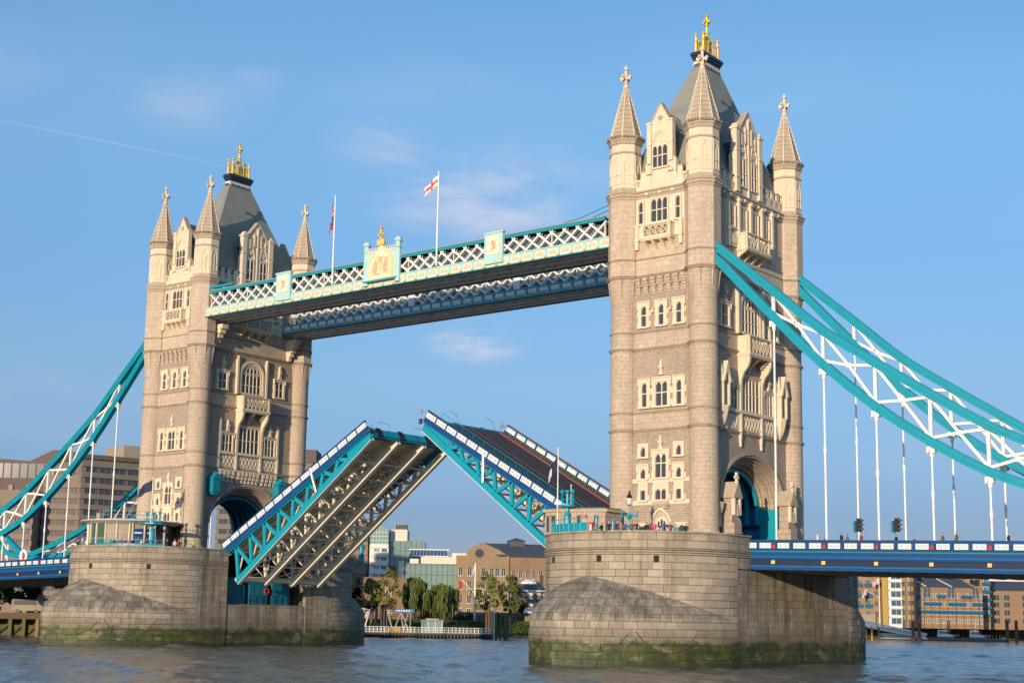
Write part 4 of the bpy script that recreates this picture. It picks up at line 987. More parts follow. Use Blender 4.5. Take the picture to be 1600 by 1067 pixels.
# ------------------------------------------------------------------ painted pierced panel, shared by all parapets
def pierced_mesh(w, h, name='parapet_panel', back='blue'):
    """cast-iron quatrefoil panel, in the x-z plane facing -y, origin at its centre"""
    m = MB(); m.box(-w/2, w/2, .0, .03, -h/2, h/2, 1)
    t = .06*h; m.box(-w/2, w/2, .03, .05, -h/2, h/2, 0)
    m.box(-w/2, w/2, -.05, 0, -h/2, -h/2+t); m.box(-w/2, w/2, -.05, 0, h/2-t, h/2); m.box(-w/2, -w/2+t, -.05, 0, -h/2+t, h/2-t); m.box(w/2-t, w/2, -.05, 0, -h/2+t, h/2-t)
    m.box(-w/2+t, w/2-t, -.025, 0, -h/2+t, h/2-t); k = 2; cw = (w-2*t)/k
    for i in range(k):
        c = -w/2+t+cw*(i+.5)
        for sx in (-1, 1):
            for sz in (-1, 1):
                m.box(c+sx*cw*.24-cw*.07, c+sx*cw*.24+cw*.07, -.03, -.024, sz*h*.24-h*.07, sz*h*.24+h*.07, 1); m.box(c+sx*cw*.42-cw*.04, c+sx*cw*.42+cw*.04, -.03, -.024, sz*h*.05-h*.06, sz*h*.05+h*.06, 1)
        m.box(c-cw*.04, c+cw*.04, -.06, -.024, -h*.16, h*.16, 2); m.box(c-cw*.12, c+cw*.12, -.06, -.024, -h*.045, h*.045, 2)
    m.box(-h*.06, h*.06, -.05, 0, -h/2+t, h/2-t)
    return m.mesh(name, ['cream_panel' if False else 'white_paint', back, 'teal'])
PP = {}
def pierced(w, h, back='blue'):
    k = (round(w, 2), round(h, 2), back)
    if k not in PP: PP[k] = pierced_mesh(w, h, back=back)
    return PP[k]

# ------------------------------------------------------------------ side-span decks
def deck_z(x): return 12.62-(abs(x)-51.7)*.0235       # top of the parapet rail
HANG = [54.6+5.5*i for i in range(12)]
def deck(sgn, label):
    X0, X1 = (50.9, 126.)
    root = thing('road_deck', label, 'bridge deck', (sgn*X0, 0, deck_z(X0)-3), 'side spans of the bridge')
    def sl(y0, y1, a, b, mat, name, par=root, x0=X0, x1=X1):
        m = MB(); P = []
        for x in (x0, x1):
            for y, dz in ((y0, a), (y1, a), (y1, b), (y0, b)): P.append((sgn*x, y, deck_z(x)+dz))
        fs = [(0, 1, 2, 3), (7, 6, 5, 4), (0, 4, 5, 1), (1, 5, 6, 2), (2, 6, 7, 3), (3, 7, 4, 0)]
        if sgn > 0: fs = [tuple(reversed(f)) for f in fs]
        m.add(P, fs); return m.build(name, mat, par)
    sl(-9.0, 9.0, -1.35, -1.05, 'asphalt', 'roadway')
    for sy in (-1, 1):
        lo, hi = sorted((sy*5.6, sy*9.2)); sl(lo, hi, -1.05, -.93, 'pavement', 'footway')
        f = sy*9.75
        def band(o0, o1, a, b, mat, nm): lo, hi = sorted((sy*(9.75+o0), sy*(9.75+o1))); return sl(lo, hi, a, b, mat, nm)
        pr = band(-.12, .06, -.12, 0., 'blue', 'parapet_rail'); band(-.14, .02, -.34, -.12, 'blue', 'parapet_rail')
        band(-.14, .02, -1.1, -.82, 'blue', 'parapet_plinth')
        band(-.2, .16, -1.24, -1.1, 'teal_dark', 'ledge'); band(-.3, .08, -1.62, -1.24, 'blue', 'fascia'); band(-.2, .18, -1.78, -1.62, 'blue_mid', 'moulding'); band(-.3, .08, -1.95, -1.78, 'blue', 'fascia')
        band(-.5, -.1, -2.55, -1.95, 'navy', 'girder_web'); band(-.3, .22, -2.72, -2.55, 'blue_mid', 'moulding'); band(-.3, .12, -2.98, -2.72, 'blue', 'bottom_flange')
        x = X0+.55; hs_ = HANG
        edges = [X0-.4]+hs_
        for i in range(len(edges)-1):
            a, b = edges[i], edges[i+1]
            n = 3 if i else 2
            if i == 0: a = b-5.5*2/3
            pw = (b-a)/n
            for j in range(n):
                c = a+pw*(j+.5); w = pw-.52
                if n and c-w/2 < X0: continue
                sc = c+(.1 if j == 0 else -.1 if j == n-1 else 0)
                inst('parapet_panel', pierced(1.28, .52), root, (sgn*sc, sy*9.8, deck_z(sc)-.58), (0, sgn*math.atan(.0235), 0 if sy < 0 else math.pi))
                e = c+pw/2
                if j < n-1: MB().box(sgn*e-.16, sgn*e+.16, *sorted((sy*9.62, sy*9.85)), deck_z(e)-.85, deck_z(e)-.3).build('parapet_post', 'blue', root)
            lo, hi = sorted((sy*9.60, sy*9.90)); po = MB().box(sgn*b-.3, sgn*b+.3, lo, hi, deck_z(b)-.85, deck_z(b)-.3).build('parapet_post', 'blue', root)
            m = MB(); lo, hi = sorted((sy*9.90, sy*9.97)); m.box(sgn*b-.13, sgn*b+.13, lo, hi, deck_z(b)-.88, deck_z(b)-.5); m.box(sgn*b-.05, sgn*b+.05, lo, hi, deck_z(b)-.42, deck_z(b)-.34); m.build('red_shield', 'red_paint', po)
            q = b-.1; lo, hi = sorted((sy*9.86, sy*9.96)); MB().box(sgn*q-.2, sgn*q+.2, lo, hi, deck_z(b)-2.4, deck_z(b)-2.05).build('lamp_box', 'gold_paint', root)
    x = X0+1.4; k = 0
    while x < X1-1:         # cross girders below
        m = MB(); m.box(sgn*x-.12, sgn*x+.12, -9.3, 9.3, deck_z(x)-2.95, deck_z(x)-1.36); m.box(sgn*x-.3, sgn*x+.3, -9.3, 9.3, deck_z(x)-3.05, deck_z(x)-2.95); m.build('cross_girder', 'grey_girder', root); x += 1.83
    for y in (-6, -2, 2, 6): sl(y-.1, y+.1, -2.5, -1.35, 'grey_girder', 'stringer')
    return root
D_R = deck(1, 'blue side span at right running out of the picture from the nearer pier')
D_L = deck(-1, 'blue side span at far left meeting the farther pier')

# ------------------------------------------------------------------ suspension chains
CX = [47.2, 54.6, 60.1, 65.6, 71.1, 76.6, 82.1, 87.6, 93.1, 98.6, 104.1, 109.6, 115.1, 120.6]
UT = [44.9, 38.6, 33.85, 30.1, 26.55, 23.15, 20.6, 18.6, 16.9, 15.4, 14.6, 17.2, 20.6, 24.6]      # top of upper chord
LB = [42.7, 34.9, 29.4, 24.75, 20.95, 17.85, 15.8, 14.3, 13.3, 12.9, 13.0, 14.0, 17.2, 21.6]      # underside of lower chord
def chord(pts, y, w, h, root, name, mat='teal'):
    m = MB(); P = []
    # smooth through the nodes
    fine = []
    for i in range(len(pts)-1):
        p0 = pts[max(i-1, 0)]; p1 = pts[i]; p2 = pts[i+1]; p3 = pts[min(i+2, len(pts)-1)]
        for k in range(4):
            t = k/4; fine.append(tuple(.5*((2*p1[j])+(-p0[j]+p2[j])*t+(2*p0[j]-5*p1[j]+4*p2[j]-p3[j])*t*t+(-p0[j]+3*p1[j]-3*p2[j]+p3[j])*t**3) for j in (0, 1)))
    fine.append(pts[-1]); n = len(fine)
    def sweep(y0, y1, o0, o1):
        R_ = []
        for i, (x, z) in enumerate(fine):
            a = Vector(fine[min(i+1, n-1)])-Vector(fine[max(i-1, 0)]); a.normalize(); nx, nz = -a[1], a[0]
            if nz < 0: nx, nz = -nx, -nz
            for yy, o in ((y0, o0), (y1, o0), (y1, o1), (y0, o1)): R_.append((x+nx*o, yy, z+nz*o))
        fs = []
        for i in range(n-1):
            for j in range(4): fs.append((i*4+j, (i+1)*4+j, (i+1)*4+(j+1) % 4, i*4+(j+1) % 4))
        fs += [(0, 1, 2, 3), (4*n-1, 4*n-2, 4*n-3, 4*n-4)]
        if fine[0][0] > fine[-1][0]: fs = [tuple(reversed(f)) for f in fs]
        m.add(R_, fs)
    sweep(y-w*.5, y-w*.5+.06, -h/2+.09, h/2-.09); sweep(y+w*.5-.06, y+w*.5, -h/2+.09, h/2-.09)
    sweep(y-w*.62, y+w*.62, h/2-.1, h/2); sweep(y-w*.62, y+w*.62, -h/2, -h/2+.1); sweep(y-w*.5-.09, y-w*.5, -.07, .07); sweep(y+w*.5, y+w*.5+.09, -.07, .07)
    return m.build(name, mat, root)
def chain(sgn, y, label):
    root = thing('suspension_chain', label, 'bridge chain', (sgn*CX[0], y, 42), 'suspension chains of the bridge')
    hh = [1.25]+[1.05]*9+[1.0]*4
    up = [(sgn*x, z-.5) for x, z in zip(CX, UT)]; lo = [(sgn*x, z+.5) for x, z in zip(CX, LB)]
    for i, h in ((10, 0),):
        mid = (UT[i]+LB[i])/2
        up[i] = (up[i][0], mid+.2); lo[i] = (lo[i][0], mid-.2)
    chord(up, y, .62, .86, root, 'upper_chord'); chord(lo, y, .62, .86, root, 'lower_chord')
    for i in range(1, len(CX)-1):
        if i == 10: continue
        U, Lw = up[i], lo[i]
        if U[1]-Lw[1] > .9: MB().bar((U[0], y, U[1]-.3), (Lw[0], y, Lw[1]+.3), .34, .26, (0, 1, 0)).build('upright', 'white_paint', root)
        j = i+1
        if j < len(CX) and j not in (10,) and i != 10:
            U2, L2 = up[j], lo[j]
            if min(U[1]-Lw[1], U2[1]-L2[1]) > .8:
                m = MB(); Mx = ((U[0]+L2[0]+Lw[0]+U2[0])/4, (U[1]+L2[1]+Lw[1]+U2[1])/4)
                for p in (U, L2, Lw, U2):
                    dz = -.35 if p in (U, U2) else .35
                    m.bar((p[0], y, p[1]+dz), (Mx[0], y, Mx[1]), .28, .22, (0, 1, 0))
                m.build('diagonal_brace', 'white_paint', root)
                MB().box(Mx[0]-.24, Mx[0]+.24, y-.13, y+.13, Mx[1]-.24, Mx[1]+.24).build('gusset', 'white_paint', root)
    for i in range(1, 12):
        x, z = lo[i]; zb = deck_z(x)-1.0
        if i in (10,): continue
        if z-.5 < zb+1.0: continue
        m = MB().tube([(x, y, zb), (x, y, z-.6)], .105, 8); h = (z-.6-zb)
        if h > 4:
            q = zb+h*.55 if h > 8 else zb+h*.5
            m.lathe((x, y, q), [(.12, -.4), (.16, -.3), (.16, .3), (.12, .4)], 8)
        m.build('hanger_rod', 'white_paint', root)
        m = MB().lathe((x, y, z-1.35), [(.12, -.2), (.19, -.1), (.21, .3), (.27, .5), (.27, .8)], 8); m.box(x-.4, x+.4, y-.27, y+.27, z-.7, z-.5); m.box(x-.4, x-.22, y-.28, y+.28, z-1.1, z-.5); m.box(x+.22, x+.4, y-.28, y+.28, z-1.1, z-.5); m.build('hanger_socket', 'white_paint', root)
    for nodes in (up, lo):       # riveted cover plates over the joints of the chords
        for i in range(1, 10):
            (xa, za), (xb, zb2) = nodes[i], nodes[i+1]
            for f in (.0, .5):
                x, z = xa+(xb-xa)*f, za+(zb2-za)*f
                if f: z -= abs((nodes[i+1][1]-2*nodes[i][1]+nodes[i-1][1]))*.12
                d_ = Vector((xb-xa, 0, zb2-za)).normalized(); p = Vector((x, y, z)); MB().bar(p-d_*.5, p+d_*.5, .70, .62, (0, 0, 1)).build('cover_plate', 'teal', root)
    jx, jz = up[10]
    m = MB()
    for k in range(20):
        t0, t1 = 2*math.pi*k/20, 2*math.pi*(k+1)/20
        for yy, s in ((y-.5, 1), (y+.5, -1)):
            m.add([(jx, yy, jz-.2), (jx+1.15*math.cos(t0), yy, jz-.2+1.15*math.sin(t0)), (jx+1.15*math.cos(t1), yy, jz-.2+1.15*math.sin(t1))], [(0, 1, 2) if s > 0 else (2, 1, 0)])
        m.quad((jx+1.15*math.cos(t0), y-.5, jz-.2+1.15*math.sin(t0)), (jx+1.15*math.cos(t0), y+.5, jz-.2+1.15*math.sin(t0)), (jx+1.15*math.cos(t1), y+.5, jz-.2+1.15*math.sin(t1)), (jx+1.15*math.cos(t1), y-.5, jz-.2+1.15*math.sin(t1)))
    jo = m.build('joint_disc', 'white_paint', root)
    m = MB()
    for k in range(16):
        t0, t1 = 2*math.pi*k/16, 2*math.pi*(k+1)/16; m.add([(jx, y-.54, jz-.2), (jx+.62*math.cos(t0), y-.54, jz-.2+.62*math.sin(t0)), (jx+.62*math.cos(t1), y-.54, jz-.2+.62*math.sin(t1))], [(0, 1, 2)])
    m.build('red_boss', 'red_paint', jo)
    return root
chain(1, -9.33, 'nearer of the two turquoise truss chains dropping rightward from the right tower')
chain(1, 9.33, 'farther of the two turquoise truss chains dropping rightward from the right tower')
chain(-1, -9.33, 'turquoise truss chain dropping leftward from the near side of the left tower')
chain(-1, 9.33, 'turquoise chain seen low behind the left pier, sinking to a white and red disc')

# ------------------------------------------------------------------ high walkways
def walkway(y0, y1, label, near):
    X0, X1 = -35.2, 34.9; zb, zp, zt = 45.35, 46.7, 49.05
    root = thing('high_walkway', label, 'walkway', (0, (y0+y1)/2, zb), 'high walkways between the towers')
    outc = 'teal_pale' if near else 'walkway_blue'
    n = 38; pw = (X1-X0)/n
    MB().box(X0, X1, y0+.3, y1-.3, zb+.3, zb+.45).build('floor', 'white_wall', root)
    MB().box(X0+1.5, X1-1.2, y0+.35, y1-.35, 49.0, 49.18).build('roof', 'concrete', root)
    for F, face in ((Frame((0, y0, 0), (1, 0, 0), (0, -1, 0)), 0), (Frame((0, y1, 0), (-1, 0, 0), (0, 1, 0)), 1)):
        front = face == 0; s0, s1 = (X0, X1) if front else (-X1, -X0)
        pc = outc if front else 'teal_dark'
        m = MB().fbox(F, s0, s1, zb+.16, zp, -.1, .0); m.build('fascia', pc, root)
        MB().fbox(F, s0, s1, zb, zb+.16, -.35, .12).build('bottom_flange', 'teal_dark', root)
        MB().fbox(F, s0, s1, zb+.16, zb+.4, -.05, .06).build('lower_band', 'cream_paint' if near and front else pc, root)
        MB().fbox(F, s0, s1, zp-.1, zp+.04, -.1, .1).build('sill', pc, root)
        MB().fbox(F, s0+1.4, s1-1.0, zt-.34, zt, -.25, .05).build('top_chord', 'teal', root); MB().fbox(F, s0+1.4, s1-1.0, zt, zt+.14, -.35, .14).build('gutter', 'teal_dark' if not near else 'concrete', root)
        for i in range(n):
            c = s0+pw*(i+.5)
            key = ('wp', near, front)
            if key not in PP:
                q = MB(); q.box(-.62, .62, -.04, 0, -.3, .3, 0); q.box(-.5, .5, -.055, -.04, -.2, .2, 1)
                for sx in (-1, 1): q.bar((0, -.07, .16), (sx*.42, -.07, -.1), .07, .03, (0, 1, 0), 2)
                q.box(-.45, .45, -.08, -.05, -.22, -.14, 2)
                q.box(-.93+.0, -.8, -.09, 0, -.42, .42, 3)
                PP[key] = q.mesh('fascia_panel', ['white_paint' if not near else 'cream_panel', 'cream_panel' if near else 'white_paint', 'pink_relief' if near else 'gold_paint', pc])
            rz = 0 if front else math.pi
            inst('fascia_panel', PP[key], root, F(c, (zb+.4+zp-.1)/2+.02, .0), (0, 0, rz))
            if front or True:
                key2 = 'gold_stud'
                if key2 not in PP: PP[key2] = MB().box(-.16, .16, -.2, 0, -.1, .12).mesh('gold_stud', 'gold_paint')
                inst('gold_stud', PP[key2], root, F(c+pw/2, zb+.27, .06), (0, 0, rz))
        # lattice web, two layers
        lp = pw; span = 1.25*lp
        a0, a1 = s0+1.5, s1-1.1
        k = int((a1-a0)/lp)
        lpp = (a1-a0)/k; za, zz = zp, zt-.42
        for lay, d, wd in ((0, -.08, .2), (1, -.5, .15)):
            for dirn in (1, -1):
                kk = ('lat', lay, dirn, round(lpp, 3))
                if kk not in PP: PP[kk] = MB().bar((-dirn*lpp*.62, 0, -(zz-za)/2), (dirn*lpp*.62, 0, (zz-za)/2), wd, .06, (0, 1, 0)).mesh('lattice_bar', 'white_paint')
                for i in range(k):
                    c = a0+lpp*(i+.5)
                    if lay and not front: continue
                    inst('lattice_bar', PP[kk], root, F(c, (za+zz)/2, d-.03*(dirn+1)), (0, 0, 0 if front else math.pi))
        for i in range(0, k+1, 4): MB().fbox(F, a0+i*lpp-.07, a0+i*lpp+.07, za, zz, -.3, -.18).build('upright', 'cream_paint', root)
    # glazed inner corridor
    MB().box(X0+1.6, X1-1.3, y0+.95, y0+1.0, zb+.45, 48.7).build('corridor_glazing', 'glass_corridor', root)
    MB().box(X0+1.6, X1-1.3, y1-1.0, y1-.95, zb+.45, 48.7).build('corridor_glazing', 'glass_corridor', root)
    # underside: stringers, cross beams and diagonal bracing
    for y in (y0+.9, (y0+y1)/2, y1-.9): MB().box(X0, X1, y-.09, y+.09, zb-.02, zb+.3).build('stringer', 'white_paint', root)
    for i in range(n+1):
        x = X0+pw*i; MB().box(x-.09, x+.09, y0+.1, y1-.1, zb+.05, zb+.3).build('cross_beam', 'white_paint', root)
    for i in range(0, n, 2):
        x = X0+pw*i; m = MB().bar((x, y0+.4, zb+.1), (x+2*pw, y1-.4, zb+.1), .13, .08); m.bar((x, y1-.4, zb+.18), (x+2*pw, y0+.4, zb+.18), .13, .08); m.build('cross_brace', 'white_paint', root)
    if True:     # shield boxes and the crest
        for c in (-18.55, 17.95) if near else (-9.3, 9.3):
            if near:
                b = MB().box(c-1.4, c+1.4, y0-.3, y0+.1, zb+.5, 49.55).build('shield_box', outc, root); MB().box(c-1.5, c+1.5, y0-.4, y0+.15, 49.5, 49.7).build('cap', outc, b)
                MB().box(c-.95, c+.95, y0-.36, y0-.3, 46.95, 49.15).build('plaque', 'cream_panel', b)
                m = MB().box(c-.3, c+.25, y0-.42, y0-.36, 48.1, 48.6); m.box(c-.15, c+.35, y0-.42, y0-.36, 47.6, 48.0); m.bar((c-.35, y0-.4, 47.3), (c+.4, y0-.4, 48.3), .1, .06, (0, 1, 0)); m.build('relief', 'pink_relief', b)
            else: MB().box(c-.5, c+.5, y0-.14, y0+.1, zp, 49.2).build('post', 'white_paint', root)
        if near:
            c = -.35; y = y0-.35
            b = MB().box(c-2.7, c+2.7, y, y0+.15, 46.3, 50.0).build('crest', 'teal_pale', root)
            for s in (-2.75, 2.75):
                MB().lathe((c+s, y+.15, 0), [(.38, 45.7), (.38, 50.0), (.5, 50.1), (.36, 50.3), (.4, 50.8), (.56, 50.95), (.56, 51.15), (.42, 51.2), (.42, 51.4), (.1, 51.4)], 8, rot=R(22.5)).build('post', 'teal_pale', b)
            F = Frame((c, y, 0), (1, 0, 0), (0, -1, 0)); m = MB()
            A = [(-2.1, 46.35), (2.1, 46.35), (2.1, 48.8), (1.7, 49.6), (.9, 50.15), (.35, 50.6), (0, 51.5), (-.35, 50.6), (-.9, 50.15), (-1.7, 49.6), (-2.1, 48.8)]; m.fpoly(F, A, 0, .12); m.build('gable_panel', 'pale_gold', b)
            B = [(s*.84, 46.45+(z-46.35)*.87) for s, z in A]; MB().fpoly(F, B, .12, .17).build('shield_field', 'cream_panel', b)
            m = MB().fbox(F, -2.4, 2.4, 49.9, 50.1, 0, .1)
            for i in range(12):
                s = -2.2+.4*i
                if abs(s) > .5: m.fbox(F, s-.08, s+.08, 50.1, 50.55, 0, .08)
            m.build('cresting', 'cream_paint', b)
            rg = random.Random(4); m = MB(); m2 = MB()
            for i in range(95):
                s, z = rg.uniform(-1.45, 1.45), rg.uniform(46.8, 49.4); q = rg.uniform(.05, .15)
                (m if rg.random() < .5 else m2).fbox(F, s-q, s+q*.8, z-q*.7, z+q*.8, .17, .2+rg.uniform(0, .04))
            for s in (-.85, .85): m.fpoly(F, [(s-.3, 47.2), (s+.2, 47.1), (s+.3, 48.5), (s, 48.9), (s-.25, 48.3)], .17, .26)
            m2.fpoly(F, [(-.4, 47.9), (0, 47.3), (.4, 47.9), (.4, 48.5), (-.4, 48.5)], .17, .28); m.fbox(F, -.25, .25, 48.6, 49.2, .17, .27)
            m.build('coat_of_arms', 'pink_relief', b); m2.build('coat_of_arms', 'pale_gold', b)
            m = MB().fpoly(F, [(-.55, 50.7), (.55, 50.7), (.7, 51.3), (.35, 51.55), (0, 51.2), (-.35, 51.55), (-.7, 51.3)], .02, .3); m.fbox(F, -.13, .13, 51.3, 53.0, .05, .28); m.fbox(F, -.45, .45, 51.95, 52.2, .05, .28); m.fbox(F, -.2, .2, 52.85, 53.1, .05, .28); m.build('gilt_cross', 'gold_paint', b)
            MB().fbox(F, -2.9, 2.9, 46.1, 46.3, 0, .3).build('ledge', 'teal', b)
    return root
walkway(-10.2, -4.85, 'nearer high walkway, pale turquoise front with the gilded coat of arms at its middle', True)
walkway(5.0, 10.0, 'farther high walkway, darker blue, seen below the nearer one', False)

# ------------------------------------------------------------------ raised road leaves
def leaf(sgn, root_x, tip_x, tip_z, label):
    """sgn: -1 left leaf hinged on the left pier (rises towards +X)"""
    ang = R(29.6); rise = -sgn        # direction of the tip along X
    tip = Vector((tip_x, 0, tip_z)); ud = Vector((rise*math.cos(ang), 0, math.sin(ang))); vd = Vector((-rise*math.sin(ang), 0, math.cos(ang)))
    Lr = 30.6
    root = thing('raised_road_leaf', label, 'drawbridge leaf', tuple(tip-ud*Lr), 'raised road leaves of the bridge')
    def P(u, y, v): return tip+ud*(u-Lr)+Vector((0, y, 0))+vd*v        # v=0 top of the handrail
    def slab(u0, u1, y0, y1, v0, v1, mat, name, par=None):
        m = MB(); q = [P(u0, y0, v0), P(u1, y0, v0), P(u1, y1, v0), P(u0, y1, v0), P(u0, y0, v1), P(u1, y0, v1), P(u1, y1, v1), P(u0, y1, v1)]
        fs = [(0, 3, 2, 1), (4, 5, 6, 7), (0, 1, 5, 4), (1, 2, 6, 5), (2, 3, 7, 6), (3, 0, 4, 7)]
        if rise < 0: fs = [tuple(reversed(f)) for f in fs]
        m.add(q, fs); return m.build(name, mat, par or root)
    slab(.3, Lr-1.0, -5.6, 5.6, -1.2, -1.0, 'asphalt', 'roadway')
    for y in (-5.7, 5.55): slab(.3, Lr-1.0, y, y+.16, -1.2, -.82, 'red_kerb' if y > 0 else 'pavement', 'kerb')
    slab(.3, Lr-1.0, -.12, .12, -.99, -.97, 'red_kerb', 'centre_strip')
    for sy in (-1, 1):
        lo, hi = sorted((sy*5.7, sy*7.7)); slab(.3, Lr-1.0, lo, hi, -1.1, -.86, 'pavement', 'footway')
        def band(o0, o1, v0, v1, mat, nm, u0=0., u1=Lr): lo, hi = sorted((sy*(7.85+o0), sy*(7.85+o1))); return slab(u0, u1, lo, hi, v0, v1, mat, nm)
        band(-.14, .08, -.1, 0, 'blue', 'handrail'); band(-.12, .04, -.2, -.1, 'blue', 'parapet_rail'); band(-.16, .10, -.0, .04, 'red_kerb' if sy > 0 else 'navy', 'rail_cap')
        band(-.2, .06, -1.55, -.86, 'blue', 'fascia'); band(-.2, .12, -1.62, -1.5, 'blue_mid', 'moulding'); band(-.1, .1, -.9, -.82, 'blue_mid', 'ledge')
        n = 16; pw = Lr/n; th = ang
        for i in range(n):
            c = pw*(i+.5)
            rot = Matrix.Rotation(-rise*ang, 4, 'Y') if sy < 0 else Matrix.Rotation(-rise*ang, 4, 'Y') @ Matrix.Rotation(math.pi, 4, 'Z')
            inst('parapet_panel', pierced(1.66, .66), root, P(c, sy*7.9, -.53), rot.to_euler())
            slab(pw*i-.12, pw*i+.12, *sorted((sy*7.72, sy*7.93)), -.86, -.18, 'blue', 'parapet_post')
    # footway railing in thin turquoise tube, near side of the roadway
    for y in (-5.9, 5.9):
        m = MB(); m.tube([P(.5, y, .15), P(Lr-.6, y, .15)], .035, 5); m.tube([P(.5, y, -.35), P(Lr-.6, y, -.35)], .02, 4)
        for i in range(16): u = .6+i*(Lr-1.3)/15; m.tube([P(u, y, -.9), P(u, y, .15)], .025, 4)
        m.build('footway_railing', 'teal', root)
    # four deep main girders: top chord under the road, bottom chord diverging towards the hinge
    GY = [-7.45, -2.5, 2.5, 7.45]; NB = 8
    def vb(u): return -1.9-(Lr-u)*.128-.35       # bottom chord centre
    for gi, y in enumerate(GY):
        outer = gi == 0 or gi == 3; mt = 'teal' if outer else 'cream_girder'
        g = slab(0, Lr-.6, y-.22, y+.22, -1.75, -1.2, mt, 'top_chord')
        m = MB(); q = []
        u0, u1 = .3, Lr-.3
        def cp(yy0, yy1, off0, off1, mat, nm):
            m = MB(); q = []
            for u in (u0, u1):
                for yy, o in ((yy0, off0), (yy1, off0), (yy1, off1), (yy0, off1)): q.append(P(u, yy, vb(u)+o))
            fs = [(0, 1, 2, 3), (7, 6, 5, 4), (0, 4, 5, 1), (1, 5, 6, 2), (2, 6, 7, 3), (3, 7, 4, 0)]
            if rise > 0: fs = [tuple(reversed(f)) for f in fs]
            m.add(q, fs); return m.build(nm, mat, root)
        cp(y-.3, y+.3, -.46, -.39, 'cream_girder', 'bottom_flange'); cp(y-.3, y+.3, .35, .42, mt if gi == 0 else 'cream_girder', 'bottom_chord')
        cp(y-.29, y-.19, -.39, .35, mt if gi == 0 else 'cream_girder', 'bottom_chord'); cp(y+.19, y+.29, -.39, .35, 'cream_girder' if gi < 3 else mt, 'bottom_chord')
        if True:
            for i in range(NB):
                ua = .5+(Lr-5.5)*i/NB; ub = .5+(Lr-5.5)*(i+1)/NB; um = (ua+ub)/2
                A, Bv = P(ua, y, -1.6), P(ua, y, vb(ua)+.2); C2 = P(ub, y, -1.6)
                ny = -.12 if gi == 0 else 0
                M = MB().bar(Bv, P(um, y, -1.65), .5 if outer else .34, .3, (0, 1, 0)); M.build('web_member', mt if gi == 0 else 'cream_girder', root)
                M = MB().bar(P(um, y, -1.65), P(ub, y, vb(ub)+.15), .5 if outer else .34, .3, (0, 1, 0)); M.build('web_member', mt if gi == 0 else 'cream_girder', root)
            # plated end of the girder at the tip
            u = .5+(Lr-5.5)
            m = MB(); q = [P(u, y-.05, -1.2), P(Lr-.2, y-.05, -1.2), P(Lr-.2, y-.05, vb(Lr)-.1), P(u, y-.05, vb(u)-.1)]; q2 = [p+Vector((0, .1, 0)) for p in q]
            fs = [(0, 1, 2, 3), (7, 6, 5, 4), (0, 4, 5, 1), (1, 5, 6, 2), (2, 6, 7, 3), (3, 7, 4, 0)]; m.add(q+q2, fs); m.build('end_plate', mt, root)
    # cross frames between the girders
    for i in range(NB+1):
        u = .5+(Lr-5.5)*i/NB
        for a, b in zip(GY[:-1], GY[1:]):
            m = MB(); m.bar(P(u, a, -1.5), P(u, b, -1.5), .22, .3); m.bar(P(u, a, vb(u)+.1), P(u, b, vb(u)+.1), .16, .22)
            if -1.6-vb(u) > .9:
                mid = P(u, (a+b)/2, -1.6); m.bar(P(u, a, vb(u)+.2), mid, .18, .16); m.bar(P(u, b, vb(u)+.2), mid, .18, .16)
            m.build('cross_frame', 'cream_girder', root)
        if i < NB:
            un = .5+(Lr-5.5)*(i+1)/NB
            for a, b in zip(GY[:-1], GY[1:]):
                m = MB().bar(P(u, a, vb(u)+.15), P(un, b, vb(un)+.15), .14, .12); m.bar(P(u, b, vb(u)+.22), P(un, a, vb(un)+.22), .14, .12)
                for q in (.33, .66): y = a+(b-a)*q; m.bar(P(u, y, -1.45), P(un, y, -1.45), .14, .3, tuple(vd))
                m.build('lateral_brace', 'cream_girder', root)
    slab(0.2, Lr-.6, -7.4, 7.4, -1.28, -1.21, 'cream_girder', 'deck_plate')
    slab(-.2, .5, -7.4, 7.4, -5.9, -5.4, 'cream_girder', 'cross_girder')
    # nose of the leaf with its locking teeth
    slab(Lr-.6, Lr-.1, -7.6, 7.6, -2.4, -1.05, 'teal_dark', 'nose_beam')
    for k in range(32): y = -7.4+k*.47; slab(Lr-.12, Lr+.05, y, y+.33, -2.15, -1.2, 'teal' if k % 6 else 'teal_dark', 'nose_tooth')
    for y in (-6.5, -2.4, 2.9): slab(Lr-.05, Lr+.15, y, y+.8, -2.3, -1.05, 'black_paint', 'locking_bolt')
    for y in (-5.0, 2.0):
        m = MB().tube([P(Lr-1.3, y, -.9), P(Lr-.6, y+.3, .6), P(Lr-.3, y+2.0, .2), P(Lr-1.3, y+2.6, -.9)], .035, 4); m.build('nose_guard', 'teal', root)
    # signal lamps hanging off the tip corner, white gauge board on the side
    for sy in (-1, 1):
        m = MB(); q = P(Lr+.3, sy*8.05, -1.7); m.lathe(tuple(q), [(.18, -.3), (.22, -.2), (.22, .25), (.12, .35)], 8, capb=True, capt=True); m.tube([P(Lr-.2, sy*7.9, -1.2), q+Vector((0, 0, .3))], .05, 5); m.build('signal_lamp', 'black_paint', root)
        if sgn > 0: m = MB(); q = P(Lr+1.0, sy*7.9, -.6); m.lathe(tuple(q), [(.16, -.22), (.2, -.1), (.2, .2), (.1, .25)], 8, capb=True, capt=True); m.tube([P(Lr-.1, sy*7.9, -.6), q], .04, 5); m.build('signal_lamp', 'concrete', root)
    ug = 19.4 if sgn < 0 else 19.3
    m = MB(); m.bar(P(ug, -8.0, -.15) if sgn < 0 else P(ug+.6, -8.0, -.5), (P(ug-.4, -8.0, -3.6) if sgn < 0 else P(ug-1.2, -8.0, -3.6)), .3, .08, (0, 1, 0)); m.build('clearance_gauge', 'white_paint', root)
    return root
leaf(-1, 0, -4.9, 28.95, 'left raised road leaf showing its cream girders from below')
leaf(1, 0, 5.9, 29.45, 'right raised road leaf showing its dark tarmac roadway from above')
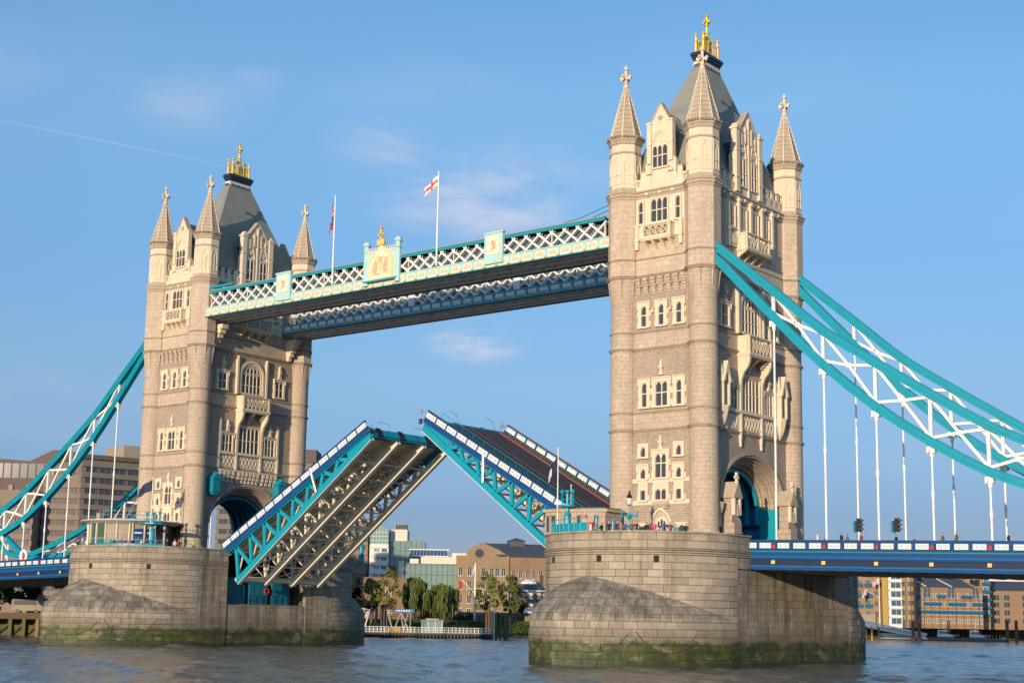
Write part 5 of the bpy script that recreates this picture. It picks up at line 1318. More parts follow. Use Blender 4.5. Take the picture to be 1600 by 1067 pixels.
# ------------------------------------------------------------------ river
def grid_sheet(name, mat, z, pts, kind='structure'):
    m = MB(); m.add([(x, y, z) for x, y in pts], [tuple(range(len(pts)))]); return m.build(name, mat, kind=kind)
BR = Vector((math.cos(YAW), math.sin(YAW), 0)); BF = Vector((-math.sin(YAW), math.cos(YAW), 0)); BO = Vector((126.739, -142.093, 0))
def bw(s, w, z=0.): return BO+BR*s+BF*w+Vector((0, 0, z))     # bank frame: s to the right, w away, z up
def banked(m):
    m.v = [bw(p.x, p.y, p.z) for p in m.v]; return m
m = MB(); m.add([(-5000, -5000, 0), (5000, -5000, 0), (5000, 5000, 0), (-5000, 5000, 0)], [(0, 1, 2, 3)]); m.build('river_bed', 'pier_joint', kind='structure').location.z = -3
# near water carries real waves, the rest is a plain sheet with fine relief
rng = random.Random(3)
waves = []
for i in range(26):
    lam = 1.5*1.20**(i % 13)*rng.uniform(.85, 1.15); a = rng.uniform(-1.2, 1.2)+.5; waves.append((2*math.pi/lam*math.cos(a), 2*math.pi/lam*math.sin(a), .0068*lam**.85, rng.uniform(0, 6.28)))
import numpy as np
def wave_sheet(s0, s1, w0, w1, ns, nw):
    s = np.linspace(0, 1, ns); t = np.linspace(0, 1, nw); w = w0*(w1/w0)**t
    W, Sg = np.meshgrid(w, s, indexing='ij'); S_ = (s0+(s1-s0)*Sg)*W/w1
    X = BO.x+BR.x*S_+BF.x*W; Y = BO.y+BR.y*S_+BF.y*W; Z = np.zeros_like(X)
    for kx, ky, a, ph in waves: Z += a*np.sin(kx*X+ky*Y+ph)
    fade = np.clip((w1-W)/(w1-w0)*3, 0, 1)*np.clip((1-np.abs(Sg-.5)*2)*12, 0, 1); Z = Z*fade+.0
    co = np.stack([X, Y, Z], -1).reshape(-1, 3); me = bpy.data.meshes.new('river'); n = ns*nw; nf = (ns-1)*(nw-1)
    i = np.arange(nf); r = i//(ns-1); c = i % (ns-1); b = r*ns+c; F = np.stack([b, b+1, b+ns+1, b+ns], -1)
    me.vertices.add(n); me.vertices.foreach_set('co', co.ravel()); me.loops.add(nf*4); me.loops.foreach_set('vertex_index', F.ravel()); me.polygons.add(nf)
    me.polygons.foreach_set('loop_start', np.arange(nf)*4); me.polygons.foreach_set('use_smooth', np.ones(nf, dtype=bool)); me.update(); me.validate(); me.materials.append(MATS['river_water'])
    o = bpy.data.objects.new('river', me); COL.objects.link(o); o['kind'] = 'structure'; return o
wave_sheet(-230, 270, 70, 420, 560, 640)
mm = MB()
for q in ([(-3000, -600), (3000, -600), (40, 22.02), (-40, 22.02)],): pass
w0, w1 = 70.0, 420.0; a0, b0, a1, b1 = -230*w0/w1, 270*w0/w1, -230., 270.
for q in ([(-2500, -900), (2500, -900), (b0, w0), (a0, w0)], [(-2500, -900), (a0, w0), (a1, w1), (-2500, 2500)], [(b0, w0), (2500, -900), (2500, 2500), (b1, w1)], [(a1, w1), (b1, w1), (2500, 2500), (-2500, 2500)]):
    mm.add([(x, y, 0) for x, y in q], [(0, 1, 2, 3)])
banked(mm).build('river', 'river_water', kind='structure')

# ------------------------------------------------------------------ people
def person_mesh(pose):
    me = bpy.data.meshes.new('person_base'); V = []; Ed = []; Rd = []
    def v(x, y, z, r, par=None):
        V.append((x, y, z)); Rd.append(r)
        if par is not None: Ed.append((par, len(V)-1))
        return len(V)-1
    pel = v(0, 0, .95, .15); waist = v(0, 0, 1.1, .135, pel); ch = v(0, 0, 1.32, .16, waist); nk = v(0, 0, 1.47, .07, ch); hd = v(0, .01, 1.56, .085, nk); ht = v(0, 0, 1.68, .10, hd); top = v(0, 0, 1.74, .06, ht)
    for s in (-1, 1):
        hip = v(s*.10, 0, .88, .10, pel); kn = v(s*.11, -.02*s, .50, .075, hip); an = v(s*.12, .02, .09, .045, kn); v(s*.13, -.16, .04, .04, an)
        sh = v(s*.2, 0, 1.38, .07, ch)
        if pose == 0: el = v(s*.27, .03, 1.12, .05, sh); wr = v(s*.26, -.08, .90, .035, el)
        elif pose == 1: el = v(s*.27, -.05, 1.12, .05, sh); wr = v(s*.14, -.28, 1.18, .035, el)
        else: el = v(s*.30, -.04, 1.15, .05, sh); wr = v(s*.2, -.25, 1.42 if s > 0 else 1.0, .035, el)
        pm = v(V[wr][0], V[wr][1]-.03, V[wr][2]-.07, .04, wr)
    me.from_pydata(V, Ed, []); o = bpy.data.objects.new('tmp', me); COL.objects.link(o)
    sk = o.modifiers.new('s', 'SKIN')
    for i, sv in enumerate(me.skin_vertices[0].data): sv.radius = (Rd[i], Rd[i]*.8); sv.use_root = (i == 0)
    ss = o.modifiers.new('ss', 'SUBSURF'); ss.levels = 1; ss.render_levels = 1
    dg = bpy.context.evaluated_depsgraph_get(); out = bpy.data.meshes.new_from_object(o.evaluated_get(dg)); bpy.data.objects.remove(o)
    out.name = 'person'; out.materials.clear()
    for k in range(4): out.materials.append(MATS['skin'])
    for p in out.polygons:
        c = p.center
        k = 0
        if c.z > 1.66 or (c.z > 1.54 and c.y > .035): k = 3
        elif c.z > 1.47: k = 0
        elif c.z > .93 and not (math.hypot(c.x, c.y) > .26 and c.z < .93): k = 1
        else: k = 2
        p.material_index = k; p.use_smooth = True
    return out
PM = [person_mesh(i) for i in range(3)]
CL = {}
for nm, c in dict(cloth_black=(.015, .015, .018), cloth_navy=(.02, .03, .07), cloth_grey=(.22, .2, .19), cloth_pink=(.75, .06, .25), cloth_blue=(.05, .12, .32), cloth_teal=(.02, .35, .42), cloth_white=(.7, .68, .64), cloth_red=(.42, .02, .04), cloth_yellow=(.6, .75, .05), cloth_brown=(.16, .10, .07), hair_fair=(.4, .27, .12), hair_grey=(.45, .42, .4)).items(): plain(nm, c, .8, .1, 6, streak=False)
def person(x, y, z, rz, top, leg, hair, pose, label, group, scale=1.):
    o = bpy.data.objects.new('person', PM[pose]); COL.objects.link(o); o.location = (x, y, z); o.rotation_euler[2] = rz; o.scale = (scale,)*3
    for i, mt in enumerate((None, top, leg, hair)):
        if mt: o.material_slots[i].link = 'OBJECT'; o.material_slots[i].material = MATS[mt]
    return put(o, label, 'person', group)
def on_pier(cx, deg, r): return cx+r*math.cos(R(deg)), -(YC+r*math.sin(R(deg)))
g = 'people on the terrace of the right pier'
for deg, rr, top, hair, pose, txt in (
    (88, 9.9, 'cloth_teal', 'hair', 1, 'person in a turquoise jacket at the wall beside the red lifebuoy cabinet'),
    (84, 9.9, 'cloth_black', 'hair_fair', 1, 'fair haired person in black leaning on the wall, leftmost of the dark coats'),
    (80, 9.6, 'cloth_black', 'hair_grey', 2, 'tall grey haired person in black next to the one pointing'),
    (74.5, 9.7, 'cloth_navy', 'hair_grey', 0, 'bald looking person in a dark navy coat left of the lamp'),
    (72, 9.9, 'cloth_grey', 'hair', 1, 'person in a light grey jacket with both hands raised'),
    (70, 9.4, 'cloth_blue', 'hair', 0, 'person in blue partly behind the grey jacket'),
    (65.8, 9.9, 'cloth_brown', 'hair', 2, 'long haired person in brown just left of the turquoise lamp post'),
    (63, 9.7, 'cloth_black', 'hair', 0, 'person with black hair and black coat right at the lamp post'),
    (57.6, 9.7, 'cloth_black', 'hair', 1, 'person in black left of the bright pink jacket'),
    (55.6, 9.5, 'cloth_brown', 'hair', 0, 'person in dark brown just left of the pink jacket'),
    (53, 9.9, 'cloth_pink', 'hair_fair', 1, 'person in a bright pink jacket before the pointed door'),
    (48, 9.9, 'cloth_blue', 'hair', 0, 'person in a mid blue jacket in front of the pointed door'),
    (46.6, 9.4, 'cloth_navy', 'hair', 0, 'person in navy half hidden behind the mid blue jacket'),
    (42.8, 9.4, 'cloth_brown', 'hair', 0, 'person in dark brown between the blue and the turquoise jackets'),
    (40.6, 10.0, 'cloth_teal', 'hair', 1, 'person in a turquoise jacket bending over the wall right of the door'),
    (34.5, 9.9, 'cloth_black', 'hair', 1, 'person in black alone at the wall beside the right corner column')):
    x, y = on_pier(TX, deg, rr); low = -.25 if 'bending' in txt or 'beside the red' in txt else -.12*(pose == 1); person(x, y, 12.25+low, R(90-deg)+random.uniform(-.5, .5), top, 'cloth_navy' if pose else 'cloth_brown', hair, pose, txt, g, 1.0)
g = 'people on the terrace of the left pier'
for i, (deg, rr, top, hair, pose, txt) in enumerate((
    (25.5, 9.9, 'cloth_black', 'hair', 1, 'person in black standing right of the turquoise signal mast'), (19.5, 9.9, 'cloth_white', 'hair', 0, 'person in white standing between black and red coats'),
    (16.5, 9.9, 'cloth_red', 'hair', 0, 'person in dark red beside the person in white'), (14.5, 9.5, 'cloth_navy', 'hair', 0, 'person in navy, right end of the small group by the column'),
    (3.2, 9.9, 'cloth_yellow', 'hair', 0, 'worker in a bright yellow vest near the raised leaf'),
    (126, 9.8, 'cloth_navy', 'hair', 0, 'person in navy at the far left end of the left terrace'), (117, 9.8, 'cloth_black', 'hair_fair', 1, 'fair haired person in black left of the glass pavilion'), (104, 9.8, 'cloth_grey', 'hair_grey', 0, 'grey haired person at the left corner of the glass pavilion'))):
    x, y = on_pier(-TX, deg, rr); person(x, y, 12.25, R(90-deg), top, 'cloth_navy', hair, pose, txt, g)
tops = ['cloth_grey', 'cloth_navy', 'cloth_red', 'cloth_brown', 'cloth_pink', 'cloth_black', 'cloth_blue', 'cloth_white', 'cloth_brown', 'cloth_navy', 'cloth_grey']
for i, deg in enumerate((72, 68, 62, 58, 55, 52, 48, 45, 41, 38, 34)):
    x, y = on_pier(-TX, deg, 9.35); person(x, y, 12.25, R(90-deg)+.3*(i % 3), tops[i], 'cloth_navy', 'hair' if i % 3 else 'hair_fair', i % 3, 'small figure behind the turquoise railing of the glass pavilion', 'people behind the pavilion railing')
g = 'walkers on the right side span'
for x, top, txt, dz in ((58.9, 'cloth_white', 'walker in a pale top, nearest the tower on the right span', 0), (59.7, 'cloth_red', 'short walker in red behind the parapet, second from the tower', -.3), (61.4, 'cloth_navy', 'walker in navy just left of the first traffic light', 0), (62.0, 'cloth_grey', 'walker in grey just right of the walker in navy', -.12), (63.5, 'cloth_red', 'walker with dark hair and dark red coat between hanger rods', -.05),
    (67.1, 'cloth_black', 'walker in black right of the second traffic light', -.15), (68.9, 'cloth_red', 'walker in red whose head just tops the parapet', -.35), (71.7, 'cloth_brown', 'walker in brown right of the third hanger rod', -.05), (73.0, 'cloth_brown', 'walker in a brown coat farther right on the span', .08), (77.9, 'cloth_black', 'walker in black near the right edge of the picture', 0)):
    person(x, -8.8, deck_z(x)-.93+dz, math.pi/2*(1 if int(x*10) % 2 else -1), top, 'cloth_navy', 'hair', 0, txt, g)

# ------------------------------------------------------------------ terrace furniture, right pier
def prism_stack(m, cx, cy, prof, n, rot=0.): return m.lathe((cx, cy, 0), prof, n, rot=rot, capt=True, capb=True)
bx, by = 33.3, -13.6
B_ = thing('control_cabin', 'low stone control cabin with dark windows at the left end of the right terrace', 'cabin', (bx, by, 12.25))
m = MB(); pl = [(-3.9, -.6), (-2.9, -2.3), (-.6, -2.6), (.4, -1.9), (3.9, -.8), (3.9, 2.2), (-3.9, 2.2)]
def extr(m, pl, z0, z1, k=1., mi=0):
    n = len(pl); P = [(bx+x*k, by+y*k, z0) for x, y in pl]+[(bx+x*k, by+y*k, z1) for x, y in pl]
    return m.add(P, [tuple(reversed(range(n))), tuple(range(n, 2*n))]+[(i, (i+1) % n, n+(i+1) % n, n+i) for i in range(n)], mi)
extr(m, pl, 12.25, 15.6); m.build('wall', 'voussoir', B_); extr(MB(), pl, 15.6, 15.9, 1.07).build('cornice', 'limestone_dirty', B_); extr(MB(), pl, 13.3, 13.45, 1.02).build('sill_course', 'limestone_dirty', B_); extr(MB(), pl, 15.9, 16.05, 1.0).build('roof', 'slate', B_)
for i, wd in ((0, .75), (1, .34), (1.5, .5), (2, .5), (3, .3), (3.6, .3)):
    k = int(i); a, b = Vector((*pl[k], 0)), Vector((*pl[k+1], 0)); f = {0: .5, 1: .2, 1.5: .55, 2: .5, 3: .2, 3.6: .72}[i]
    d = (b-a).normalized(); nn = Vector((d.y, -d.x, 0)); c = a+(b-a)*f; F = Frame(Vector((bx, by, 0))+c, d, nn); L = (b-a).length
    w = min(wd*1.25, L*.4)
    z0 = 12.3 if i == 1.5 else 13.5
    fr = MB(); fr.fbox(F, -w/2-.1, -w/2, z0, 15.3, -.02, .1); fr.fbox(F, w/2, w/2+.1, z0, 15.3, -.02, .1); fr.fbox(F, -w/2-.1, w/2+.1, 15.2, 15.3, -.02, .1); o = fr.build('window', 'limestone_dirty', B_)
    MB().fbox(F, -w/2, w/2, z0, 15.2, 0, .03).build('pane', 'glass_dark', o)
MB().lathe((bx+1.9, by-1.6, 15.2), [(.02, -.15), (.16, -.12), (.16, .1), (.02, .14)], 8).build('alarm_box', 'red_paint', B_)
def railing(cx, a0, a1, r, zt, label, glass=False):
    T = thing('railing', label, 'railing', (*on_pier(cx, (a0+a1)/2, r), 12.25)); n = max(4, int((a1-a0)/5)); zb = 12.25
    P = [Vector((*on_pier(cx, a0+(a1-a0)*i/n, r), 0)) for i in range(n+1)]
    for z in (zt, zt-.5): MB().tube([p+Vector((0, 0, z)) for p in P], .04, 5).build('rail', 'teal', T)
    for p in P: MB().tube([p+Vector((0, 0, zb)), p+Vector((0, 0, zt))], .05, 5).build('post', 'teal', T)
    m = MB()
    for i in range(n): m.quad(P[i]+Vector((0, 0, zb)), P[i+1]+Vector((0, 0, zb)), P[i+1]+Vector((0, 0, zt-.5)), P[i]+Vector((0, 0, zt-.5))); m.quad(P[i]*1+Vector((0, .05, zb)), P[i]+Vector((0, .05, zt-.5)), P[i+1]+Vector((0, .05, zt-.5)), P[i+1]+Vector((0, .05, zb)))
    m.build('mesh_infill', 'teal', T)
    return T
railing(TX, 93, 150, 10.1, 14.35, 'turquoise railing round the left end of the right pier terrace, below the cabin')
railing(-TX, 29, 84, 10.1, 13.75, 'turquoise railing in front of the glass pavilion on the left pier')
railing(-TX, 6, 15, 10.1, 13.45, 'short turquoise barrier between the small group and the worker in yellow')
x, y = on_pier(TX, 91, 9.9); lb = thing('lifebuoy_cabinet', 'red lifebuoy cabinet on the right terrace wall beside the cabin', 'cabinet', (x, y, 12.25)); m = MB(); m.box(x-.25, x+.25, y-.15, y+.15, 12.25, 13.9); m.build('cabinet', 'red_paint', lb); MB().box(x-.08, x+.12, y-.18, y-.15, 13.1, 13.7).build('emblem', 'white_paint', lb)
for deg, h, lab in ((88.6, 14.5, 'turquoise bollard post right of the red lifebuoy cabinet'), (84.3, 14.3, 'turquoise bollard post behind the dark coats on the right terrace')):
    x, y = on_pier(TX, deg, 9.6 if deg > 86 else 7.5); o = MB().lathe((x, y, 0), [(.2, 12.25), (.17, 12.5), (.15, h-.2), (.2, h-.15), (.16, h)], 8, capt=True).build('bollard', 'teal'); put(o, lab, 'bollard', 'turquoise posts on the right terrace')
# lamp post
x, y = 42.0, -17.0
L = thing('street_lamp', 'turquoise lamp post with black lantern on the right pier terrace', 'street lamp', (x, y, 12.25))
m = MB().lathe((x, y, 0), [(.3, 12.25), (.3, 12.6), (.18, 12.8), (.13, 13.6), (.2, 13.7), (.12, 13.8), (.11, 14.4), (.3, 14.75), (.34, 14.9), (.14, 15.0), (.1, 15.2), (.08, 15.9), (.14, 15.95)], 8); m.build('post', 'teal', L)
m = MB().tube([(x-1.0, y+.0, 15.15), (x-.95, y, 14.85), (x, y, 14.85), (x+.95, y, 14.85), (x+1.0, y, 15.15)], .07, 6); m.tube([(x-.95, y, 14.6), (x-.95, y, 15.3)], .09, 6); m.tube([(x+.95, y, 14.6), (x+.95, y, 15.3)], .09, 6); m.build('cross_arm', 'teal', L)
MB().lathe((x, y, 0), [(.14, 15.95), (.26, 16.65), (.28, 16.7)], 6).build('lantern_glass', 'white_wall', L)
MB().lathe((x, y, 0), [(.16, 15.9), (.17, 16.0)], 6).build('lantern_frame', 'black_paint', L); m = MB()
m.lathe((x, y, 0), [(.34, 16.65), (.3, 16.8), (.14, 17.05), (.1, 17.1), (.12, 17.2), (.02, 17.45)], 6); m.build('lantern_cap', 'black_paint', L)
def mast(x, y, h, label, arm=1.4, z0=12.25):
    M = thing('signal_mast', label, 'mast', (x, y, z0), 'turquoise signal masts of the piers')
    MB().lathe((x, y, z0), [(.5, 0), (.5, .3), (.36, .7), (.28, h*.5), (.34, h*.55), (.2, h*.6), (.2, h*.66), (.42, h*.7), (.42, h*.74), (.16, h*.76), (.13, h*.94), (.3, h*.98), (.32, h)], 8, capt=True).build('column', 'teal', M)
    MB().lathe((x, y, z0+h*.7), [(.2, -.2), (arm, -.05), (arm, .1), (.2, .1)], 10).build('platform', 'teal', M)
    m = MB(); m.tube([(x-arm, y, z0+h*.7+.7), (x+arm, y, z0+h*.7+.7)], .05, 5)
    for s in (-1, 1): m.tube([(x+s*arm*.7, y, z0+h*.7), (x+s*arm*.7, y, z0+h*.98)], .07, 6); m.lathe((x+s*arm*.7, y, z0+h*.95), [(.05, -.1), (.2, 0), (.2, .3), (.02, .42)], 6)
    m.build('signal_arm', 'teal', M); return M
mast(*on_pier(TX, 155, 8.6), 5.6, 'turquoise signal mast at the left end of the right pier, beside the control cabin', 1.0)
mast(*on_pier(-TX, 37, 9.3), 5.2, 'turquoise signal mast standing in front of the glass pavilion', 1.9)
mast(-32.5, 20.5, 5.0, 'turquoise signal mast at the far end of the left pier, seen past the raised leaf', 1.2)
def flag_mesh(w, h, droop, stripes, seed, nx=14, nz=8):
    """cloth hanging from a hoist at x=0; droop 0 flying .. 1 hanging; stripes(u, v) -> slot"""
    rg = random.Random(seed); m = MB(); P = {}
    ph = rg.uniform(0, 6)
    for i in range(nx+1):
        for j in range(nz+1):
            u, v = i/nx, j/nz; x = u*w*(1-.86*droop); z = -v*h*(1-.25*u*(1-droop))-u*w*(.35+.6*droop)*(u**.3); y = .16*math.sin(u*9+ph+v)*(.3+u)*(1+droop*.4)
            P[i, j] = (x, y, z)
    for i in range(nx):
        for j in range(nz):
            m.add([P[i, j], P[i, j+1], P[i+1, j+1], P[i+1, j]], [(0, 1, 2, 3)], stripes((i+.5)/nx, (j+.5)/nz))
    return m
def flagpole(x, y, z0, zt, r, label, flag=None, base_part=None, group='flagpoles'):
    T = thing('flagpole', label, 'flagpole', (x, y, z0), group); MB().tube([(x, y, z0), (x, y, zt)], [r, r*.6], 8).build('pole', 'white_paint', T); MB().lathe((x, y, zt), [(.02, 0), (r*1.2, .06), (r*1.2, .16), (.02, .24)], 6).build('truck', 'white_paint', T)
    return T
def fly(name, label, x, y, z, rz, m, mats, group='flags'):
    o = m.build(name, mats, None, smooth=True); o.location = (x, y, z); o.rotation_euler[2] = rz; return put(o, label, 'flag', group)
flagpole(8.9, -10.45, 46.8, 58.6, .13, 'white flagpole right of the coat of arms, carrying the white and red cross flag')
def geo(u, v): return 1 if abs(v-.5) < .1 or abs(u-.5) < .07 else 0
fly('flag', 'white flag with a red cross blowing left from the right hand flagpole on the walkway', 8.8, -10.45, 58.3, R(200), flag_mesh(2.7, 1.3, .42, geo, 2), ['cloth_white', 'red_paint'])
flagpole(-9.2, -10.45, 46.8, 58.6, .13, 'white flagpole left of the coat of arms, with the blue, white and red flag hanging')
def union(u, v):
    a, b = u-.5, v-.5
    if abs(b) < .09 or abs(a) < .05: return 1
    if abs(b) < .16 or abs(a) < .09: return 0
    d = min(abs(a-b), abs(a+b)); return 1 if d < .04 else (0 if d < .1 else 2)
fly('flag', 'blue flag with red and white crosses hanging limp on the left walkway flagpole', -9.3, -10.45, 58.2, R(170), flag_mesh(3.2, 1.9, .93, union, 5), ['cloth_white', 'red_paint', 'cloth_navy'])
px, py = on_pier(TX, 156, 9.7)
flagpole(px, py, 12.25, 22.2, .08, 'white flagpole with a dark blue flag in front of the right road leaf')
fly('flag', 'dark blue and white flag drooping in front of the right road leaf', px-.05, py, 21.5, R(200), flag_mesh(2.2, 1.4, .6, lambda u, v: 1 if u > .6 and v > .4 else 0, 8), ['cloth_navy', 'cloth_white'])
flagpole(px+1.1, py+.9, 12.25, 18.3, .06, 'thin white pole right of the flagpole by the control cabin', group='thin poles')
px, py = on_pier(-TX, 39, 8.6)
flagpole(px, py, 12.25, 22.0, .1, 'white flagpole with a navy flag before the left tower windows')
fly('flag', 'navy blue flag blowing left before the left tower windows', px-.05, py, 21.9, R(185), flag_mesh(3.0, 1.5, .1, lambda u, v: 0, 12), ['cloth_navy'])
# traffic lights on the right span
for x, lab in ((61.7, 'black traffic light on a turquoise pole, nearer the tower'), (65.7, 'black traffic light on a turquoise pole, farther right along the span')):
    zb = deck_z(x)-.93; T = thing('traffic_light', lab, 'traffic light', (x, -5.9, zb), 'traffic lights on the right span')
    MB().tube([(x, -5.9, zb), (x, -5.9, zb+3.0)], .07, 6).build('pole', 'teal', T); MB().box(x-.34, x-.14, -6.1, -5.7, zb+1.9, zb+3.0).build('backing_board', 'teal_dark', T)
    b = MB().box(x+.05, x+.42, -6.15, -5.65, zb+1.95, zb+3.25).build('lamp_housing', 'black_paint', T)
    for k in range(3):
        m = MB(); z = zb+2.2+k*.42; m.add([(x+.42, -6.08, z+.16), (x+.42, -5.72, z+.16), (x+.78, -5.8, z+.02), (x+.78, -6.0, z+.02), (x+.42, -6.08, z-.1), (x+.42, -5.72, z-.1)], [(0, 1, 2, 3), (0, 3, 4), (1, 5, 2)]); m.build('visor', 'black_paint', b)
# stay rods and brackets where the walkway meets the right tower
for x0, s in ((34.5, 1),):
    T = thing('stay_rods', 'pair of thin turquoise stay rods above the walkway roof beside the right tower', 'stay rods', (28, -9.6, 49.2))
    for dy in (0, 1.2): MB().tube([(25.5, -9.8+dy, 49.15), (30.3, -9.8+dy, 49.6), (34.6, -9.8+dy, 50.6)], .05, 5).build('rod', 'teal_dark', T)
    MB().box(34.3, 35.0, -10.1, -8.3, 50.4, 50.9).build('bracket', 'teal_dark', T)
T = thing('maintenance_gantry', 'small turquoise maintenance gantry on the walkway roof beside the left tower', 'gantry', (-32, -9.6, 49.2)); MB().box(-34.6, -29.6, -9.9, -9.5, 49.55, 49.85).build('beam', 'teal', T); MB().box(-31.6, -31.2, -9.9, -8.5, 49.15, 49.6).build('leg', 'teal', T); MB().box(-34.0, -33.6, -9.9, -8.5, 49.15, 49.6).build('leg', 'teal', T)

# ------------------------------------------------------------------ glass pavilion on the left pier
V = thing('visitor_pavilion', 'glass and grey panel pavilion under a thin white curved roof on the left pier', 'pavilion', (-44, -15.5, 12.25))
c0 = (-42.0, -15.0)
def arcp(deg, r, sx=1.): return (c0[0]+r*math.cos(R(deg))*sx, c0[1]-r*math.sin(R(deg)))
def wallseg(a0, a1, r, z0, z1, mat, name, n=4, par=V):
    m = MB()
    for i in range(n):
        p, q = arcp(a0+(a1-a0)*i/n, r), arcp(a0+(a1-a0)*(i+1)/n, r); m.quad((*p, z0), (*q, z0), (*q, z1), (*p, z1)) if a1 < a0 else m.quad((*q, z0), (*p, z0), (*p, z1), (*q, z1))
    return m.build(name, mat, par)
rr = 5.6
wallseg(126, 74, rr, 12.25, 16.0, 'glass_pav', 'glass_wall', 8); wallseg(74, 40, rr, 12.25, 16.0, 'concrete', 'grey_panel', 6); wallseg(40, 36, rr, 12.25, 16, 'glass_dark', 'glass_wall'); wallseg(36, 4, rr, 12.25, 16, 'concrete', 'grey_panel'); wallseg(4, -80, rr, 12.25, 16, 'glass_dark', 'glass_wall', 6); wallseg(220, 126, rr, 12.25, 16, 'glass_dark', 'glass_wall', 6)
for a in (126, 108, 91, 74, 57, 40, 36, 20, 5, -12): x, y = arcp(a, rr+.1); MB().box(x-.09, x+.09, y-.09, y+.09, 12.25, 16.1).build('post', 'cream_paint', V)
for a0, a1 in ((125, 109), (107, 92), (90, 75)):
    pp = [arcp(a0+(a1-a0)*i/3, rr+.05) for i in range(4)]; MB().tube([(*p, 14.1) for p in pp], .035, 4).build('transom', 'cream_paint', V)
for z in (13.6, 14.9): pp = [arcp(74-34*i/5, rr+.04) for i in range(6)]; MB().tube([(*p, z) for p in pp], .03, 4).build('panel_joint', 'cream_paint', V)
for a0, a1 in ((35, 22), (18, 7)):
    po = wallseg(a0, a1, rr+.12, 12.9, 15.4, 'blue', 'poster', 3); wallseg(a0-1.5, a1+1.5, rr+.16, 14.75, 14.95, 'white_paint', 'poster_heading', 2, po); wallseg(a0-1, a1+1, rr+.16, 13.5, 14.3, 'glass_blue', 'poster_picture', 2, po)
m = MB(); n = 40; prof = [(rr+.1, 16.05), (rr+1.3, 16.4), (rr+1.4, 16.46), (rr+1.3, 16.55), (rr-1, 16.8), (0.05, 16.95)]
m.lathe((c0[0], c0[1], 0), prof, n); m.build('roof', 'white_paint', V)
for k in range(14): a = -30+k*14; x, y = arcp(a, 4.6); MB().tube([(x, y, 16.6), (x, y, 17.9)], .03, 4).build('roof_rail_post', 'concrete', V)
pp = [arcp(-30+14*i, 4.6) for i in range(14)]
for z in (17.3, 17.85): MB().tube([(*p, z) for p in pp], .03, 4).build('roof_rail', 'concrete', V)
for k in range(5):
    x, y = arcp(150-k*8, 4.4); MB().box(x-.4, x+.4, y-.3, y+.3, 16.6, 17.6).build('roof_plant', 'teal_dark' if k % 2 else 'concrete', V)
# ------------------------------------------------------------------ far bank
SHORE = [(-700, 235), (-200, 250), (-72, 262), (-58, 300), (-34, 342), (0, 398), (60, 450), (120, 535), (210, 602), (500, 760), (900, 900)]
m = MB(); P = [(s, w, 3.9) for s, w in SHORE]+[(2600, 5000, 3.9), (-2600, 5000, 3.9)]
m.add(P, [tuple(range(len(P)))]); banked(m).build('ground', 'pavement', kind='structure')
m = MB()
for (a, b), (c, d) in zip(SHORE[:-1], SHORE[1:]): m.quad((a, b, -1.5), (c, d, -1.5), (c, d, 3.9), (a, b, 3.9))
qw = banked(m).build('embankment_wall', 'timber_green', None); put(qw, 'long dark river wall with green weed along the far bank', 'river wall')
def shore_w(s):
    for (a, b), (c, d) in zip(SHORE[:-1], SHORE[1:]):
        if a <= s <= c: return b+(d-b)*(s-a)/(c-a)
WINM = {}
def win_inst(w, h, glass, frame, arch, parent, F, s, z):
    k = (round(w, 2), round(h, 2), glass, frame, arch)
    if k not in WINM:
        m = MB(); m.box(-w/2, w/2, .0, .06, -h/2, h/2, 0)
        t = .12
        m.box(-w/2-t, -w/2, -.1, .06, -h/2, h/2, 1); m.box(w/2, w/2+t, -.1, .06, -h/2, h/2, 1); m.box(-w/2-t, w/2+t, -.14, .06, -h/2-t*1.4, -h/2, 1); m.box(-.05, .05, -.04, 0, -h/2, h/2, 1)
        if arch:
            m.add([(-w/2-t, -.08, h/2), (-w*.3, -.08, h/2+w*.18), (0, -.08, h/2+w*.24), (w*.3, -.08, h/2+w*.18), (w/2+t, -.08, h/2)], [(4, 3, 2, 1, 0)], 0)
        else: m.box(-w/2-t, w/2+t, -.1, .06, h/2, h/2+t, 1)
        WINM[k] = m.mesh('window', [glass, frame])
    return inst('window', WINM[k], parent, F(s, z, .07), (0, 0, math.atan2(F.n.x, -F.n.y)))
def bframe(s, w, ang=0.):
    """wall frame at bank position s, w; ang turns the wall (0 = facing the river squarely)"""
    c, sn = math.cos(ang), math.sin(ang); d = BR*c+BF*sn; return Frame(bw(s, w), d, Vector((d.y, -d.x, 0)))
class Block:
    def __init__(b, name, label, cat, s0, s1, w0, depth, zb, zt, wall, ang=0., group=None, root=None):
        b.F = bframe(s0, w0, ang); b.L = (s1-s0)/math.cos(ang); b.D = depth; b.zb, b.zt = zb, zt
        b.R = Frame(b.F(b.L, 0, 0), -b.F.n, b.F.s); b.Lf = Frame(b.F(0, 0, -depth), b.F.n, -b.F.s)
        b.T = root or thing(name, label, cat, tuple(bw((s0+s1)/2, w0+depth/2, zb)), group)
        MB().fbox(b.F, 0, b.L, zb, zt, -depth, 0).build('wall', wall, b.T)
    def roof_gable(b, z, ridge, mat='slate', over=.4):        # ridge along the front
        m = MB(); F = b.F; A = [F(-over, z, over), F(b.L+over, z, over), F(b.L+over, ridge, -b.D/2), F(-over, ridge, -b.D/2), F(b.L+over, z, -b.D-over), F(-over, z, -b.D-over)]
        m.add(A, [(0, 1, 2, 3), (3, 2, 4, 5), (1, 4, 2), (0, 3, 5), (0, 5, 4, 1)]); return m.build('roof', mat, b.T)
    def windows(b, F, xs, zs, w, h, glass='glass_dark', frame='cream_wall', arch=False):
        for z in zs:
            for x in xs: win_inst(w, h, glass, frame, arch, b.T, F, x, z)
def fr(n, a, b): return [a+(b-a)*(i+.5)/n for i in range(n)]

